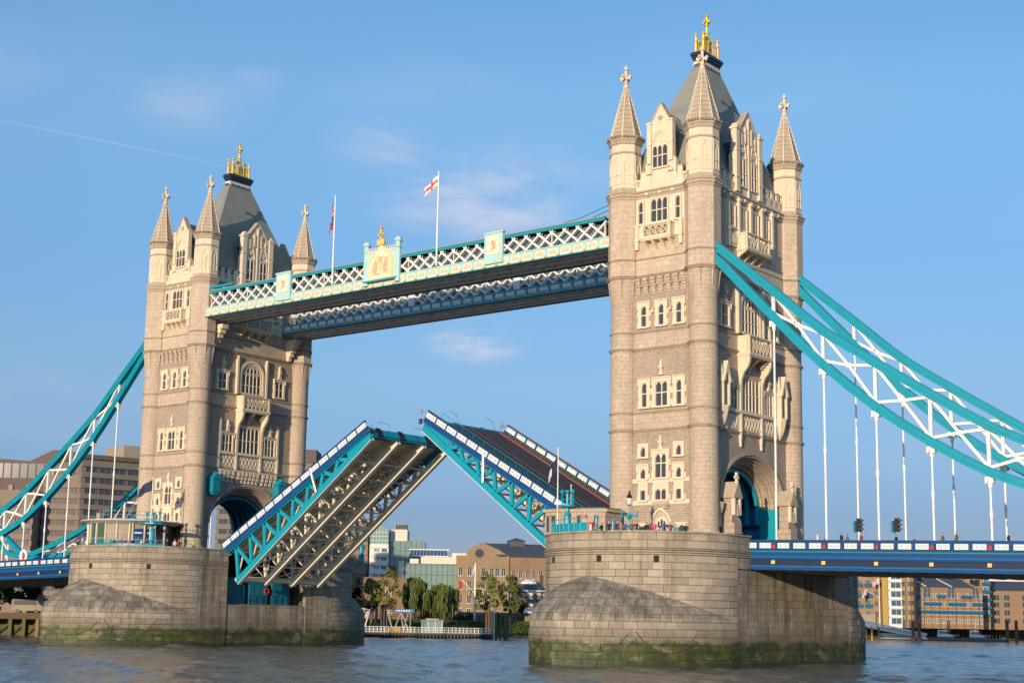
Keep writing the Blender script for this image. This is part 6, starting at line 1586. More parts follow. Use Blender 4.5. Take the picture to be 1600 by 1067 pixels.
# --- concrete hotel at left (stepped slabs with ribbon windows)
H = Block('concrete_hotel', 'large stepped concrete hotel block with rows of dark ribbon windows behind the left tower', 'building', -96, -74, 330, 16, 3.9, 38.6, 'concrete_dark', R(38))
def ribbons(b, F, L, z0, n, pitch, nw, h=1.15, glass='glass_dark', band='concrete_dark', x0=.6):
    for i in range(n):
        z = z0+i*pitch; MB().fbox(F, 0, L, z+h/2+.1, z+pitch-h/2-.1, 0, .5).build('spandrel', band, b.T)
        pw = (L-2*x0)/nw
        for j in range(nw): win_inst(pw-.7, h, glass, band, False, b.T, F, x0+pw*(j+.5), z)
ribbons(H, H.F, H.L, 7.0, 13, 2.4, 8)
MB().fbox(H.F, -.5, H.L+.5, 38.2, 39.2, -16, .6).build('roof_band', 'concrete_pink', H.T)
MB().fbox(H.F, 11, 17, 39.0, 42.4, -14, -3).build('plant_room', 'concrete', H.T)
h2 = Block('x', '', '', -104.5, -96.3, 331, 26, 3.9, 34.5, 'hotel_brown', root=H.T); ribbons(h2, h2.F, h2.L, 7.0, 11, 2.4, 3, band='hotel_brown')
h3 = Block('x', '', '', -118, -104.8, 326, 26, 3.9, 30.5, 'hotel_brown', root=H.T); ribbons(h3, h3.F, h3.L, 7.0, 9, 2.4, 4, band='hotel_brown')
h5 = Block('x', '', '', -140, -116, 318, 26, 3.9, 24.0, 'hotel_brown', root=H.T); ribbons(h5, h5.F, h5.L, 7.0, 7, 2.4, 6, band='hotel_brown')
F = bframe(-127, 342); m = MB().fpoly(F, [(0, 28), (30, 28), (30, 38.5), (24, 41.4), (20.5, 41.2), (15.5, 38.6), (0, 39.6)], -14, 0); m.build('attic_storey', 'concrete_pink', H.T)
for i in range(12): MB().fbox(F, 2+i*1.9, 3.6+i*1.9, 34.6, 38.0, 0, .12).build('attic_window', 'glass_dark', H.T)
h4 = Block('x', '', '', -63, -45, 474, 8, 3.9, 35.2, 'hotel_brown', root=H.T); ribbons(h4, h4.F, h4.L, 8.0, 9, 3.0, 6, 1.45, band='hotel_brown')
MB().fbox(h4.F, -.3, h4.L+.3, 34.2, 35.6, -8, .6).build('roof_band', 'concrete', H.T)
h6 = Block('x', '', '', -90, -61, 455, 12, 3.9, 53, 'concrete_dark', root=H.T); MB().fbox(h6.F, 17, h6.L+1, 51, 55, -12, .5).build('roof_band', 'concrete_pink', H.T); ribbons(h6, h6.F, h6.L, 8, 14, 3.05, 9, 1.4)

# --- pale office with glass prow
k = 470/470.
O = Block('glass_office', 'pale office block with stepped white floors and a sloping glass prow', 'building', -44, -38, 470, 18, 3.9, 27, 'white_wall')
for i in range(6): z = 11.5+i*2.75; MB().fbox(O.F, .1, 5.9, z+.7, z+1.9, 0, .6).build('balcony_band', 'white_wall', O.T); win_inst(1.6, .9, 'glass_dark', 'white_wall', False, O.T, O.F, 4.6, z); win_inst(1.6, .9, 'glass_green', 'white_wall', False, O.T, O.F, 2.2, z)
m = MB().fpoly(O.F, [(0, 27), (5.9, 27), (5.9, 31.9), (0, 34.5)], -16, 0); g_ = m.build('glass_prow', 'glass_green', O.T)
for i in range(1, 6): MB().fbox(O.F, i-.04, i+.04, 27, 34.2-i*.44, 0, .08).build('mullion', 'white_paint', g_)
for z in (28.3, 29.6, 30.9): MB().fbox(O.F, 0, 5.9, z-.04, z+.04, 0, .06).build('mullion', 'white_paint', g_)
O2 = Block('x', '', '', -38.1, -27, 473, 16, 3.9, 28.4, 'glass_green', root=O.T)
for i in range(7): MB().fbox(O2.F, .1+i*1.7, .18+i*1.7, 8, 28.4, 0, .08).build('mullion', 'glass_dark', O.T)
for i in range(7): MB().fbox(O2.F, 0, O2.L, 9+i*2.7, 9.08+i*2.7, 0, .07).build('mullion', 'glass_dark', O.T)
MB().fbox(O2.F, 0, 2.4, 14, 20.5, 0, .1).build('glass_wall', 'glass_dark', O.T)
MB().fbox(O2.F, .5, 5.6, 28.4, 32.0, -12, -1).build('lift_tower', 'cream_wall', O.T)
pl_ = MB().fbox(O2.F, 1.6, 5.2, 32.0, 33.9, -8, -2).build('roof_plant', 'concrete', O.T)
for i in range(4): MB().fbox(O2.F, 1.8+i*.85, 2.45+i*.85, 32.3, 33.6, -2, -1.9).build('louvre', 'glass_dark', pl_)
# --- glass atrium building
A_ = Block('glass_hall', 'low green glass building with a blue glazed roof and cream plant boxes', 'building', -32.8, -14.4, 445, 22, 3.9, 20.4, 'glass_green')
for i in range(12): MB().fbox(A_.F, .2+i*1.6, .28+i*1.6, 6, 20.4, 0, .08).build('mullion', 'glass_dark', A_.T)
for i in range(5): MB().fbox(A_.F, 0, A_.L, 8+i*3, 8.08+i*3, 0, .07).build('mullion', 'glass_dark', A_.T)
MB().fbox(A_.F, 0, 1.5, 15.5, 20.9, 0, .6).build('end_pier', 'cream_wall', A_.T)
MB().fbox(A_.F, 6.5, A_.L, 20.4, 22.4, -8, -.6).build('plant_box', 'cream_wall', A_.T); MB().fbox(A_.F, 15.5, 22, 20.4, 24.0, -20, -9).build('plant_box', 'cream_wall', A_.T); MB().fbox(A_.F, 3.2, 5.8, 20.4, 21.8, -6, -1).build('plant_box', 'cream_wall', A_.T)
m = MB(); F = A_.F; m.add([F(2.2, 23.0, -10), F(14.4, 23.0, -10), F(13.6, 25.2, -15), F(2.6, 25.2, -15), F(2.2, 20.4, -10), F(14.4, 20.4, -10)], [(0, 1, 2, 3), (4, 5, 1, 0)]); m.build('atrium_roof', 'glass_blue', A_.T)
for i in range(12): MB().bar(F(2.3+i*1.08, 23.0, -9.9), F(2.7+i*.98, 25.25, -14.9), .1, .1).build('glazing_bar', 'white_paint', A_.T)
for z, y in ((23.0, -9.9), (25.2, -14.9)): MB().bar(F(2, z, y), F(14.4, z, y), .3, .25).build('eaves_beam', 'white_paint', A_.T)

# --- yellow brick warehouse with round window
W = Block('brick_warehouse', 'yellow brick warehouse with gabled front, round window and slate roof', 'building', -15.0, .2, 426, 34, 3.9, 22.2, 'brick_yellow', 0)
k = 426/400; zz = lambda z: (z-4.2)*k+4.2
F = W.F; m = MB(); m.fpoly(F, [(2.9, 22.1), (15.2, 22.1), (12.3, zz(22.7)), (7.3, zz(24.7)), (2.9, zz(22.4))], -34, -.01)
m.build('gable', 'brick_yellow', W.T)
m = MB(); m.fpoly(F, [(7.7+1.25*math.cos(2*math.pi*i/20)-1.1, 22.9+1.25*math.sin(2*math.pi*i/20)) for i in range(20)], 0, .08); m.build('round_window', 'glass_dark', W.T)
W.windows(F, (1.35, 3.9, 7.8, 10.2), (zz(17.3)-.7,), 1.15, 1.9, arch=True); W.windows(F, (14.2-.6, 12.1-.6+.3), (zz(17.3)-.7,), 1.15, 1.9, arch=True)
for z in (13.6, 9.7): W.windows(F, (1.35, 3.9, 7.8, 10.2, 13.6), (z,), 1.15, 1.9, arch=True)
W.windows(F, (1.35, 3.9), (6.3,), 1.15, 1.7)
W2 = Block('x', '', '', .25, 27, 426.5, 30, 3.9, 22.2, 'brick_orange', R(9), root=W.T)
W2.windows(W2.F, [1.3+i*1.95 for i in range(13)], (16.9,), .95, 1.9, arch=True); W2.windows(W2.F, [1.3+i*1.95 for i in range(13)], (12.9, 9), .95, 1.8, arch=True)
m = MB(); G = W2.F; m.add([G(-4, 22.4, .5), G(27, 22.4, .5), G(27, 26.2, -9), G(-7.5, 26.2, -9), G(27, 22.4, -22), G(-7.5, 22.4, -22)], [(0, 1, 2, 3), (3, 2, 4, 5)]); m.build('roof', 'slate', W.T)
MB().fbox(G, -3, 27, 22.0, 22.6, -.5, .4).build('gutter', 'lead_dark', W.T)
cp_ = MB().fbox(G, 1, 5.6, 25.4, 27.0, -11, -7).build('roof_cupola', 'slate', W.T); m = MB(); m.add([G(.7, 27, -6.7), G(5.9, 27, -6.7), G(5.9, 27, -11.3), G(.7, 27, -11.3), G(3.3, 28.0, -9)], [(0, 1, 4), (1, 2, 4), (2, 3, 4), (3, 0, 4)]); m.build('cupola_roof', 'slate', W.T)
# --- small riverside house
U = thing('riverside_house', 'small round cornered brown brick house with blue grey roof behind the trees', 'building', tuple(bw(6, 412, 3.9)))
c = bw(5.8, 412); MB().lathe((c.x, c.y, 0), [(5.2, 3.9), (5.2, 12.2)], 20).build('wall', 'brick_brown', U); MB().lathe((c.x, c.y, 0), [(5.6, 12.1), (5.6, 12.35), (5.2, 12.5), (3.0, 14.0), (.5, 14.3)], 20).build('roof', 'slate', U)
MB().lathe((c.x, c.y, 0), [(5.65, 12.0), (5.65, 12.3)], 20).build('gutter', 'white_paint', U); MB().lathe((c.x, c.y, 0), [(2.4, 14.0), (2.4, 14.6), (1.4, 15.2), (.2, 15.2)], 12).build('skylight', 'white_wall', U)
q = bw(8.6, 414); MB().box(q.x-.8, q.x+.8, q.y-.8, q.y+.8, 11, 16.6).build('chimney', 'brick_orange', U)
for a in (-70, -45, -20, 5, 30, 55):
    t = YAW-math.pi/2+R(a); nn = Vector((math.cos(t), math.sin(t), 0)); Fw = Frame(Vector((c.x, c.y, 0))+nn*5.2, (-nn.y, nn.x, 0), nn)
    for z, h in ((10.7, 1.3), (7.9, 1.9)): win_inst(.85, h, 'white_wall' if a in (5, 30) else 'glass_dark', 'white_paint', False, U, Fw, 0, z)
K = thing('garden_bar', 'low brick garden bar with white awning in front of the riverside house', 'pavilion', tuple(bw(7.6, 402.5, 3.9)))
m = MB(); m.box(4.6, 8.6, 402, 405, 3.9, 6.6); banked(m).build('wall', 'brick_orange', K); m = MB(); m.add([(4.2, 401, 6.4), (9.6, 401, 6.4), (9.2, 404, 7.6), (4.8, 404, 7.6)], [(0, 1, 2, 3)]); m.add([(4.2, 401, 6.1), (9.6, 401, 6.1), (9.6, 401, 6.4), (4.2, 401, 6.4)], [(0, 1, 2, 3)]); banked(m).build('awning', 'white_wall', K)
G_ = thing('garden_wall', 'low yellow brick garden wall behind the flagpole', 'wall', tuple(bw(-5, 402, 3.9))); m = MB(); m.box(-13.5, 1.2, 402, 402.4, 3.9, 6.1); banked(m).build('brickwork', 'brick_yellow', G_)
T2 = thing('dark_shed', 'low black shed with green edged roof under the willow', 'shed', tuple(bw(-22, 372, 3.9))); m = MB(); m.box(-25.5, -18.5, 372, 378, 3.9, 9.6); banked(m).build('wall', 'black_paint', T2); m = MB(); m.box(-25.8, -18.2, 371.6, 378, 9.6, 9.9); banked(m).build('roof', 'teal_dark', T2)
MD = thing('brick_annex', 'low red brown brick annex between the hotel and the willow', 'building', tuple(bw(-36, 412, 3.9))); m = MB(); m.box(-40, -28, 412, 420, 3.9, 15.2); banked(m).build('wall', 'brick_brown', MD)

# --- right bank
Y1 = Block('balcony_flats', 'yellow brick flats with small blue balconies, leftmost under the right span', 'building', 121, 131.2, 526, 20, 3.9, 22.6, 'brick_yellow')
for z in (8, 11.6, 15.2, 18.8):
    for x in (2.6, 5.9): MB().fbox(Y1.F, x-1.2, x+1.2, z-.9, z+.3, 0, 1.1).build('balcony', 'balcony_blue', Y1.T)
    Y1.windows(Y1.F, (2.6, 5.9, 8.8), (z+.6,), 1.0, 1.5, 'glass_blue', 'brick_orange')
MB().fbox(Y1.F, 0, 7.4, 22.0, 24.4, -6, .1).build('attic_glazing', 'glass_blue', Y1.T); MB().fbox(Y1.F, 0, 8, 3.9, 8.4, .1, 1.6).build('ground_floor_box', 'concrete', Y1.T)
Y2 = Block('yellow_stair_tower', 'bright ochre rendered stair tower beside the blue balcony flats', 'building', 131.4, 133.4, 524, 10, 3.9, 23.5, 'render_yellow')
Y3 = Block('glazed_flats', 'grey and glass flats with white floor bands left of the round brown tower', 'building', 133.6, 138.6, 525, 14, 3.9, 24, 'white_wall')
for i in range(6): Y3.windows(Y3.F, (2.9,), (6.2+i*3.1,), 3.4, 1.9, 'glass_blue', 'white_wall'); MB().fbox(Y3.F, .2, 5.0, 7.4+i*3.1, 7.95+i*3.1, 0, .9).build('floor_band', 'white_wall', Y3.T)
Y4 = thing('round_tower', 'round brown metal clad tower of flats with pale lit windows', 'building', tuple(bw(141, 527, 3.9))); c = bw(141.4, 528)
MB().lathe((c.x, c.y, 0), [(3.0, 3.9), (3.0, 23.6)], 24, capt=True).build('wall', 'brown_tile', Y4)
for i in range(5):
    for a in (-38, -8, 16): t = YAW-math.pi/2+R(a); nn = Vector((math.cos(t), math.sin(t), 0)); win_inst(1.0, 1.7, 'glass_warm', 'brown_tile', False, Y4, Frame(Vector((c.x, c.y, 0))+nn*2.96, (-nn.y, nn.x, 0), nn), 0, 7.6+i*3.3)
Y5 = Block('long_warehouse', 'long orange brick warehouse flats with continuous blue balconies and slate roof', 'building', 145, 172, 536, 22, 3.9, 18.6, 'brick_orange', R(10))
m = MB(); F = Y5.F; m.add([F(-.5, 18.6, .5), F(Y5.L-3, 18.6, .5), F(Y5.L-6, 22.6, -8), F(-.5, 22.6, -8)], [(0, 1, 2, 3)]); m.build('roof', 'slate', Y5.T)
for s in (5.5, 15.5): MB().bar(F(s, 18.8, .4), F(s-3.2, 22.4, -7.5), .35, .3).build('parapet_wall', 'cream_wall', Y5.T)
for x in fr(16, .3, Y5.L): Y5.windows(F, (x,), (6.6, 9.6, 12.6, 15.6), .75, 1.6, 'glass_blue' if int(x*3) % 3 else 'glass_dark', 'cream_wall')
for x in fr(9, 0, Y5.L): MB().fbox(F, x-.12, x+.12, 4, 17, 0, .3).build('brick_pier', 'brick_brown', Y5.T)
MB().fbox(F, .3, Y5.L-.4, 9.3, 10.3, 0, 1.1).build('balcony', 'balcony_blue', Y5.T)
for a, b in ((4.5, 10.8), (14.2, 20.4), (23.4, 26.6)): MB().fbox(F, a, b, 12.1, 13.2, 0, 1.1).build('balcony', 'balcony_blue', Y5.T)
for a, b in ((.8, 3.0), (9.6, 12.6), (19, 23)): MB().fbox(F, a, b, 14.8, 15.8, 0, 1.0).build('balcony', 'balcony_blue', Y5.T)
for x in (5.3, 6.6, 14.6, 15.9, 24, 25.3): MB().fbox(F, x-.4, x+.4, 14.8, 18.5, 0, .25).build('bay_window', 'glass_blue', Y5.T)
Y6 = Block('tall_brick_flats', 'taller yellow brick block of flats with a column of blue balconies', 'building', 160, 180, 556, 18, 3.9, 26.5, 'brick_yellow', R(4))
Y6.windows(Y6.F, (9.5, 13), [7+i*2.9 for i in range(6)], .9, 1.3, 'glass_dark', 'brick_orange'); MB().fbox(Y6.F, 14.8, 15.2, 4, 25, 0, .2).build('downpipe', 'brick_brown', Y6.T)
for i in range(5): MB().fbox(Y6.F, 17.2, 20.2, 8.5+i*2.9, 9.6+i*2.9, 0, 1.2).build('balcony', 'balcony_blue', Y6.T); Y6.windows(Y6.F, (18.6,), (10.2+i*2.9,), 1.5, 1.2, 'glass_blue', 'cream_wall')
MB().fbox(Y6.F, 8.5, 17.5, 23.6, 24.6, 0, 1.2).build('balcony', 'balcony_blue', Y6.T); MB().fbox(Y6.F, 0, 10, 24, 26.4, .05, .15).build('attic_band', 'balcony_blue', Y6.T)
Y7 = Block('end_brick_flats', 'orange brick flats with dark hipped roof at the right edge', 'building', 182.5, 230, 570, 18, 3.9, 18.6, 'brick_orange'); Y7.roof_gable(18.6, 22.4)
for x in (4, 8, 15, 19, 26, 30): Y7.windows(Y7.F, (x,), (7.2, 10.2, 13.2, 15.9), 2.2, 2.0, 'glass_dark', 'concrete')
Y8 = Block('back_block', 'white and green topped flats peeping over the long warehouse roof', 'building', 148, 186, 620, 15, 3.9, 25.5, 'cream_wall')
for x in (2, 8, 14): MB().fbox(Y8.F, x, x+3, 23.6, 25.2, 0, .2).build('panel', 'teal_pale', Y8.T)
Y9 = Block('far_tower_block', 'pale distant block of flats at the far right edge', 'building', 205, 245, 640, 15, 3.9, 30, 'white_wall'); Y9.windows(Y9.F, fr(6, 0, 40), (22, 26), 2, 1.4)

# --- chimneys, vents and plant on the flats and warehouses
rg = random.Random(21)
for b_, zt_, n_ in ((Y5, 22.2, 7), (Y6, 26.5, 6), (Y1, 22.6, 3), (Y3, 24, 3), (H, 39, 5), (h2, 34.5, 3), (h3, 30.5, 3), (h4, 35.2, 4), (A_, 20.4, 5), (O2, 28.4, 3), (Y7, 20.5, 5)):
    for i in range(n_):
        s = rg.uniform(.5, b_.L-1.5); a, h_ = rg.uniform(.4, 1.3), rg.uniform(.6, 1.8); dd = rg.uniform(-min(8, b_.D-1), -1.5)
        MB().fbox(b_.F, s, s+a, zt_-.5, zt_+h_, dd-1, dd).build('chimney' if 'brick' in b_.T.name or 'flats' in b_.T.name or 'warehouse' in b_.T.name else 'roof_vent', rg.choice(['brick_orange', 'concrete', 'white_wall']) if b_ in (Y5, Y6, Y7) else 'concrete', b_.T)
# --- trees
LEAF = {}
def tree(s, w, z0, h, cr, kind, mat, label, n=2600, trunk='bark', group='trees on the far bank', leaf=.34, seed=0, lean=0):
    rg = random.Random(seed+int(s*7)); T = thing(kind, label, 'tree', tuple(bw(s, w, z0)), group); b = bw(s, w, z0)
    m = MB()
    stems = 3 if 'birch' in kind else 1; tips = []
    for k in range(stems):
        dx = (k-(stems-1)/2)*.5; top = b+Vector((dx*2+rg.uniform(-.4, .4), rg.uniform(-.4, .4), h*.8)); mid = b+Vector((dx*1.2+rg.uniform(-.3, .3), rg.uniform(-.3, .3), h*.42))
        r0 = h*.028; m.tube([b+Vector((dx*.4, 0, -.3)), mid, top], [r0, r0*.65, r0*.15], 7); tips += [mid, top]
        for i in range(7):
            f = rg.uniform(.28, .75); p = b.lerp(mid, f/.45) if f < .45 else mid.lerp(top, (f-.45)/.55); a = rg.uniform(0, 6.28); L = cr*rg.uniform(.5, .9)*(.6 if stems > 1 else 1)
            e = p+Vector((math.cos(a)*L, math.sin(a)*L, L*rg.uniform(.3, .9))); m.tube([p, p.lerp(e, .5)+Vector((0, 0, .15*L)), e], [r0*.4, r0*.25, r0*.08], 5); tips.append(e)
    m.build('trunk', trunk, T)
    m = MB(); clumps = []
    nc = 34
    for i in range(nc):
        a = rg.uniform(0, 6.28); u = rg.uniform(-1, 1); rad = rg.uniform(.45, 1.)**.5
        zc = h*(.62 if 'willow' in kind else .60); hz = h*(.34 if 'willow' in kind else .40)
        q = math.sqrt(1-u*u); x, y, z = cr*rad*q*math.cos(a), cr*rad*q*math.sin(a), zc+hz*u*rad
        if 'birch' in kind: x *= 1-.5*max(0, u); y *= 1-.5*max(0, u)
        clumps.append((Vector((x, y, z)), cr*rg.uniform(.14, .34)))
    for i in range(n):
        c, rr_ = clumps[i % nc]; d = Vector((rg.gauss(0, 1), rg.gauss(0, 1), rg.gauss(0, .8))); d.normalize(); p = b+c+d*rr_*rg.uniform(.3, 1.05)**.6
        if 'willow' in kind:
            L = rg.uniform(.5, 1.6) if rg.random() < .8 else rg.uniform(1.5, 3.2); t = rg.uniform(0, 6.28); wd = leaf*.5; s_ = Vector((math.cos(t), math.sin(t), 0))*wd
            e = p+Vector((rg.uniform(-.25, .25), rg.uniform(-.25, .25), -L)); m.add([p-s_, p+s_, e+s_*.4, e-s_*.4], [(0, 1, 2, 3)])
        else:
            t1 = Vector((rg.gauss(0, 1), rg.gauss(0, 1), rg.gauss(0, 1))).normalized(); t2 = t1.cross(Vector((rg.gauss(0, 1), rg.gauss(0, 1), rg.gauss(0, 1)))).normalized(); l = leaf*rg.uniform(.6, 1.3)
            m.add([p-t1*l, p+t2*l*.7, p+t1*l, p-t2*l*.7], [(0, 1, 2, 3)])
    m.build('crown', mat, T); return T
tree(-35.2, 362, 3.9, 9.4, 4.3, 'evergreen_tree', 'leaf_dark', 'dark dense evergreen tree beside the far left pier end', 6000, leaf=.42)
tree(-38.6, 366, 3.9, 8.0, 3.2, 'evergreen_tree', 'leaf_dark', 'smaller dark evergreen half hidden behind the left pier', 3000, leaf=.42)
tree(-28.6, 358, 3.9, 11.6, 3.0, 'birch_tree', 'leaf_birch', 'birch with several pale stems and thin yellow green crown', 2300, 'bark_birch', leaf=.26)
tree(-22.2, 366, 3.9, 10.6, 3.9, 'willow_tree', 'leaf_willow', 'large green weeping willow, left half of the pair', 5200, leaf=.24)
tree(-16.0, 368, 3.9, 9.0, 4.2, 'willow_tree', 'leaf_willow', 'large green weeping willow, right half of the pair', 5200, leaf=.24)
tree(-5.6, 393, 3.9, 12.8, 4.4, 'young_tree', 'leaf_light', 'loose yellow green tree just right of the white flagpole', 2500, leaf=.26)
tree(.6, 396, 3.9, 12.2, 3.3, 'young_tree', 'leaf_willow', 'upright light green tree in front of the round cornered house', 3200, leaf=.26)
for s, w, r_, h_ in ((-2.5, 394, 1.8, 2.2), (4.3, 405, 1.6, 2.8), (8.5, 407, 1.4, 2.6), (-13.0, 398, 2.0, 2.2), (-10, 399, 1.4, 2.0)):
    b = bw(s, w, 3.9 if s < 4 else 6.4); m = MB(); rg = random.Random(int(s*9))
    for i in range(500):
        p = b+Vector((rg.gauss(0, r_*.5), rg.gauss(0, r_*.4), abs(rg.gauss(0, h_*.4)))); t1 = Vector((rg.gauss(0, 1), rg.gauss(0, 1), rg.gauss(0, 1))).normalized()*.3; t2 = t1.cross(Vector((0, .3, 1))).normalized()*.22; m.add([p-t1, p+t2, p+t1, p-t2], [(0, 1, 2, 3)])
    o = m.build('shrub', 'leaf_mid'); put(o, ('green shrub by the garden wall below the yellow green tree', 'green hedge at the foot of the round cornered house', 'green bush beside the white awning', 'wide green shrub at the willow end of the garden wall', 'small green shrub just left of the flagstaff foot')[[-2.5, 4.3, 8.5, -13.0, -10].index(s)], 'shrub', 'garden shrubs')
for i, (s, w, h_) in enumerate(((-92, 283, 7.5), (-84, 287, 7.2), (-99, 287, 7.8), (-107, 290, 7))):
    tree(s, w, 3.9, h_, 3.4, 'round_tree', 'leaf_mid' if i else 'leaf_dark', ('dark round tree under the left span, second from the pier', 'green round tree under the left span, nearest the pier', 'green round tree under the left span at the picture edge', 'green round tree beyond the left edge of the picture')[i], 2600, group='trees under the left span', leaf=.34)
# weed and grass along the foot of the wall
m = MB(); rg = random.Random(2)
for i in range(5000):
    s = rg.uniform(-33, 12); w = shore_w(s)-rg.uniform(.0, 1.6); z = rg.uniform(.6, 3.6)*(1-.2*rg.random()); p = Vector((s, w-.3, z)); a = rg.uniform(.15, .5)
    m.add([p, p+Vector((a, 0, 0)), p+Vector((a, .0, a*.9)), p+Vector((0, 0, a*.7))], [(0, 1, 2, 3)])
banked(m).build('wall_weed', 'leaf_mid', kind='stuff')

# --- floating pontoon in the gap
P_ = thing('pontoon', 'long floating pontoon with white railing and black tyre fenders in the gap between the piers', 'pontoon', tuple(bw(-16, 322, 0)))
s0, s1, w0_, w1_ = -36, -3.6, 320, 325
m = MB(); m.box(s0, s1, w0_, w1_, -.4, 1.1); banked(m).build('hull', 'black_paint', P_); m = MB(); m.box(s0, s1, w0_, w1_, 1.1, 1.18); banked(m).build('deck', 'concrete', P_)
for i in range(44): s = s0+.4+i*.74; q = bw(s, w0_-.15, .45); m = MB().lathe(tuple(q), [(.02, -.38), (.3, -.3), (.34, 0), (.3, .3), (.02, .38)], 8); m.build('tyre_fender', 'black_paint', P_)
for i in range(41): s = s0+.2+i*.8; m = MB(); m.box(s-.05, s+.05, w0_+.1, w0_+.2, 1.18, 2.35); banked(m).build('railing_post', 'white_paint', P_)
m = MB()
for z in (1.3, 1.75, 2.3): m.box(s0, s1, w0_+.12, w0_+.18, z, z+.07)
for i in range(80): s = s0+.4*i+.3; m.box(s-.02, s+.02, w0_+.13, w0_+.17, 1.3, 2.3)
banked(m).build('railing', 'white_paint', P_)
m = MB(); m.box(-25.2, -22.8, w0_+.0, w0_+.08, 1.3, 2.2); banked(m).build('yellow_banner', 'render_yellow', P_)
for sa in (-25.4, -21.4): pass
Gw = thing('gangway', 'white steel gangway truss with blue name board above the pontoon', 'gangway', tuple(bw(-23, 324, 1.2)))
m = MB()
for (a, za), (b, zb_) in (((-26.0, 5.9), (-20.6, 5.2)), ((-26.0, 5.9), (-24.6, 1.2)), ((-24.6, 1.2), (-22.9, 5.6)), ((-22.9, 5.5), (-22.4, 1.2)), ((-22.4, 1.2), (-21.4, 5.3)), ((-20.8, 5.3), (-21.0, 1.2)), ((-22.9, 5.5), (-21.0, 1.2))):
    for w in (321.5, 323.5): m.bar((a, w, za), (b, w, zb_), .16, .16)
banked(m).build('truss', 'concrete', Gw); m = MB(); m.box(-24.4, -20.0, 321, 321.15, 5.4, 6.1); banked(m).build('name_board', 'blue_mid', Gw)
m = MB(); [m.box(-24+i*.55, -23.7+i*.55, 320.95, 321, 5.6, 5.9) for i in range(6)]; banked(m).build('lettering', 'white_paint', Gw)
Gw2 = thing('gangway', 'white steel gangway truss half hidden by the left pier foot', 'gangway', tuple(bw(-31, 324, 1.2))); m = MB()
for (a, za), (b, zb_) in (((-33.5, 6.5), (-29.6, 5.8)), ((-31.8, 2), (-29.9, 5.8)), ((-33.2, 2), (-31.4, 6.2)), ((-33.5, 2.2), (-30.6, 2.2)), ((-30.6, 2.2), (-29.8, 5.6))): m.bar((a, 322, za), (b, 322, zb_), .26, .26)
banked(m).build('truss', 'white_paint', Gw2)
Sh = thing('waiting_shelter', 'small glass waiting shelter with grey roof on the pontoon', 'shelter', tuple(bw(-16, 323, 1.2))); m = MB(); m.box(-18.4, -13.9, 322, 324, 1.2, 3.7); banked(m).build('glass_box', 'glass_green', Sh); m = MB(); m.box(-18.7, -13.6, 321.6, 324.3, 3.7, 3.95); m.box(-17.6, -14.8, 322.2, 323.8, 3.95, 4.25); banked(m).build('roof', 'concrete', Sh)
for s in (-18.4, -17.0, -15.5, -14.0): m = MB(); m.box(s-.08, s+.08, 321.9, 322.05, 1.2, 3.7); banked(m).build('post', 'teal_pale', Sh)
for i, (s, h_, r_, mt) in enumerate(((-28.6, 6.3, .35, 'timber'), (-29.6, 6.4, .4, 'timber'), (-27.4, 7.0, .35, 'black_paint'), (-26.8, 7.0, .35, 'black_paint'), (-26.2, 6.9, .3, 'black_paint'), (-4.6, 6.2, .28, 'timber'), (-4.0, 6.6, .3, 'timber'), (-3.4, 6.1, .28, 'timber'), (-2.4, 5.8, .3, 'timber_green'), (-1.5, 5.5, .3, 'timber_green'), (-.5, 4.9, .35, 'timber'), (.1, 5.6, .3, 'timber_green'))):
    q = bw(s, 326 if i != 10 else 322, 0); o = MB().tube([q+Vector((0, 0, -3)), q+Vector((0, 0, h_))], [r_, r_*.9], 8).build('mooring_pile', mt)
    put(o, 'dark mooring pile standing behind the pontoon' if i not in (10,) else 'single stout mooring pile with green foot right of the pontoon end', 'mooring pile', 'mooring piles behind the pontoon' if i != 10 else None)
q = bw(-2.9, 325, 0); o = MB().tube([q, q+Vector((0, 0, 6.4))], .14, 8).build('white_pile', 'white_paint'); put(o, 'thin white pile at the right end of the pontoon', 'pile')
# flagstaff with gaff
q = bw(-8.6, 352 if False else 388, 3.9); FP = thing('flagstaff', 'tall white flagstaff with slanting gaff in the gap between the piers', 'flagpole', tuple(q))
k = 388/325; MB().tube([q, q+Vector((0, 0, 14.8))], [.28, .14], 8).build('pole', 'white_paint', FP); MB().tube([q+Vector((0, 0, 6.9)), q-BR*3.4+Vector((0, 0, 10.4))], .09, 6).build('gaff', 'white_paint', FP); MB().tube([q-BR*2+Vector((0, 0, 8.2)), q+BR*2+Vector((0, 0, 8.2))], .06, 5).build('yard', 'white_paint', FP)
def bank_flag(p, w, h, dr, mt, lab, rz, sl=lambda u, v: 0):
    m = flag_mesh(w, h, dr, sl, 3, 8, 5); o = m.build('flag', mt, None, smooth=True); o.location = p; o.rotation_euler[2] = rz; put(o, lab, 'flag', 'flags on the flagstaff')
bank_flag(q+Vector((0, 0, 14.6)), 2.4, 1.4, .8, ['cloth_white'], 'white flag hanging at the top of the tall flagstaff', YAW+math.pi)
bank_flag(q-BR*3.0+Vector((0, 0, 10.2)), 2.0, 1.3, .5, ['red_paint'], 'red flag hanging from the gaff of the flagstaff', YAW+math.pi)
bank_flag(q+BR*1.8+Vector((0, 0, 8.2)), 1.2, .9, .6, ['red_paint', 'cloth_white'], 'small red and white flag at the right end of the yard', YAW, lambda u, v: int(v*4) % 2)
bank_flag(q-BR*1.2+Vector((0, 0, 8.0)), 1.2, .9, .7, ['red_paint', 'cloth_white'], 'small red and white flag left of the staff under the gaff', YAW+math.pi, lambda u, v: int(u*4) % 2)
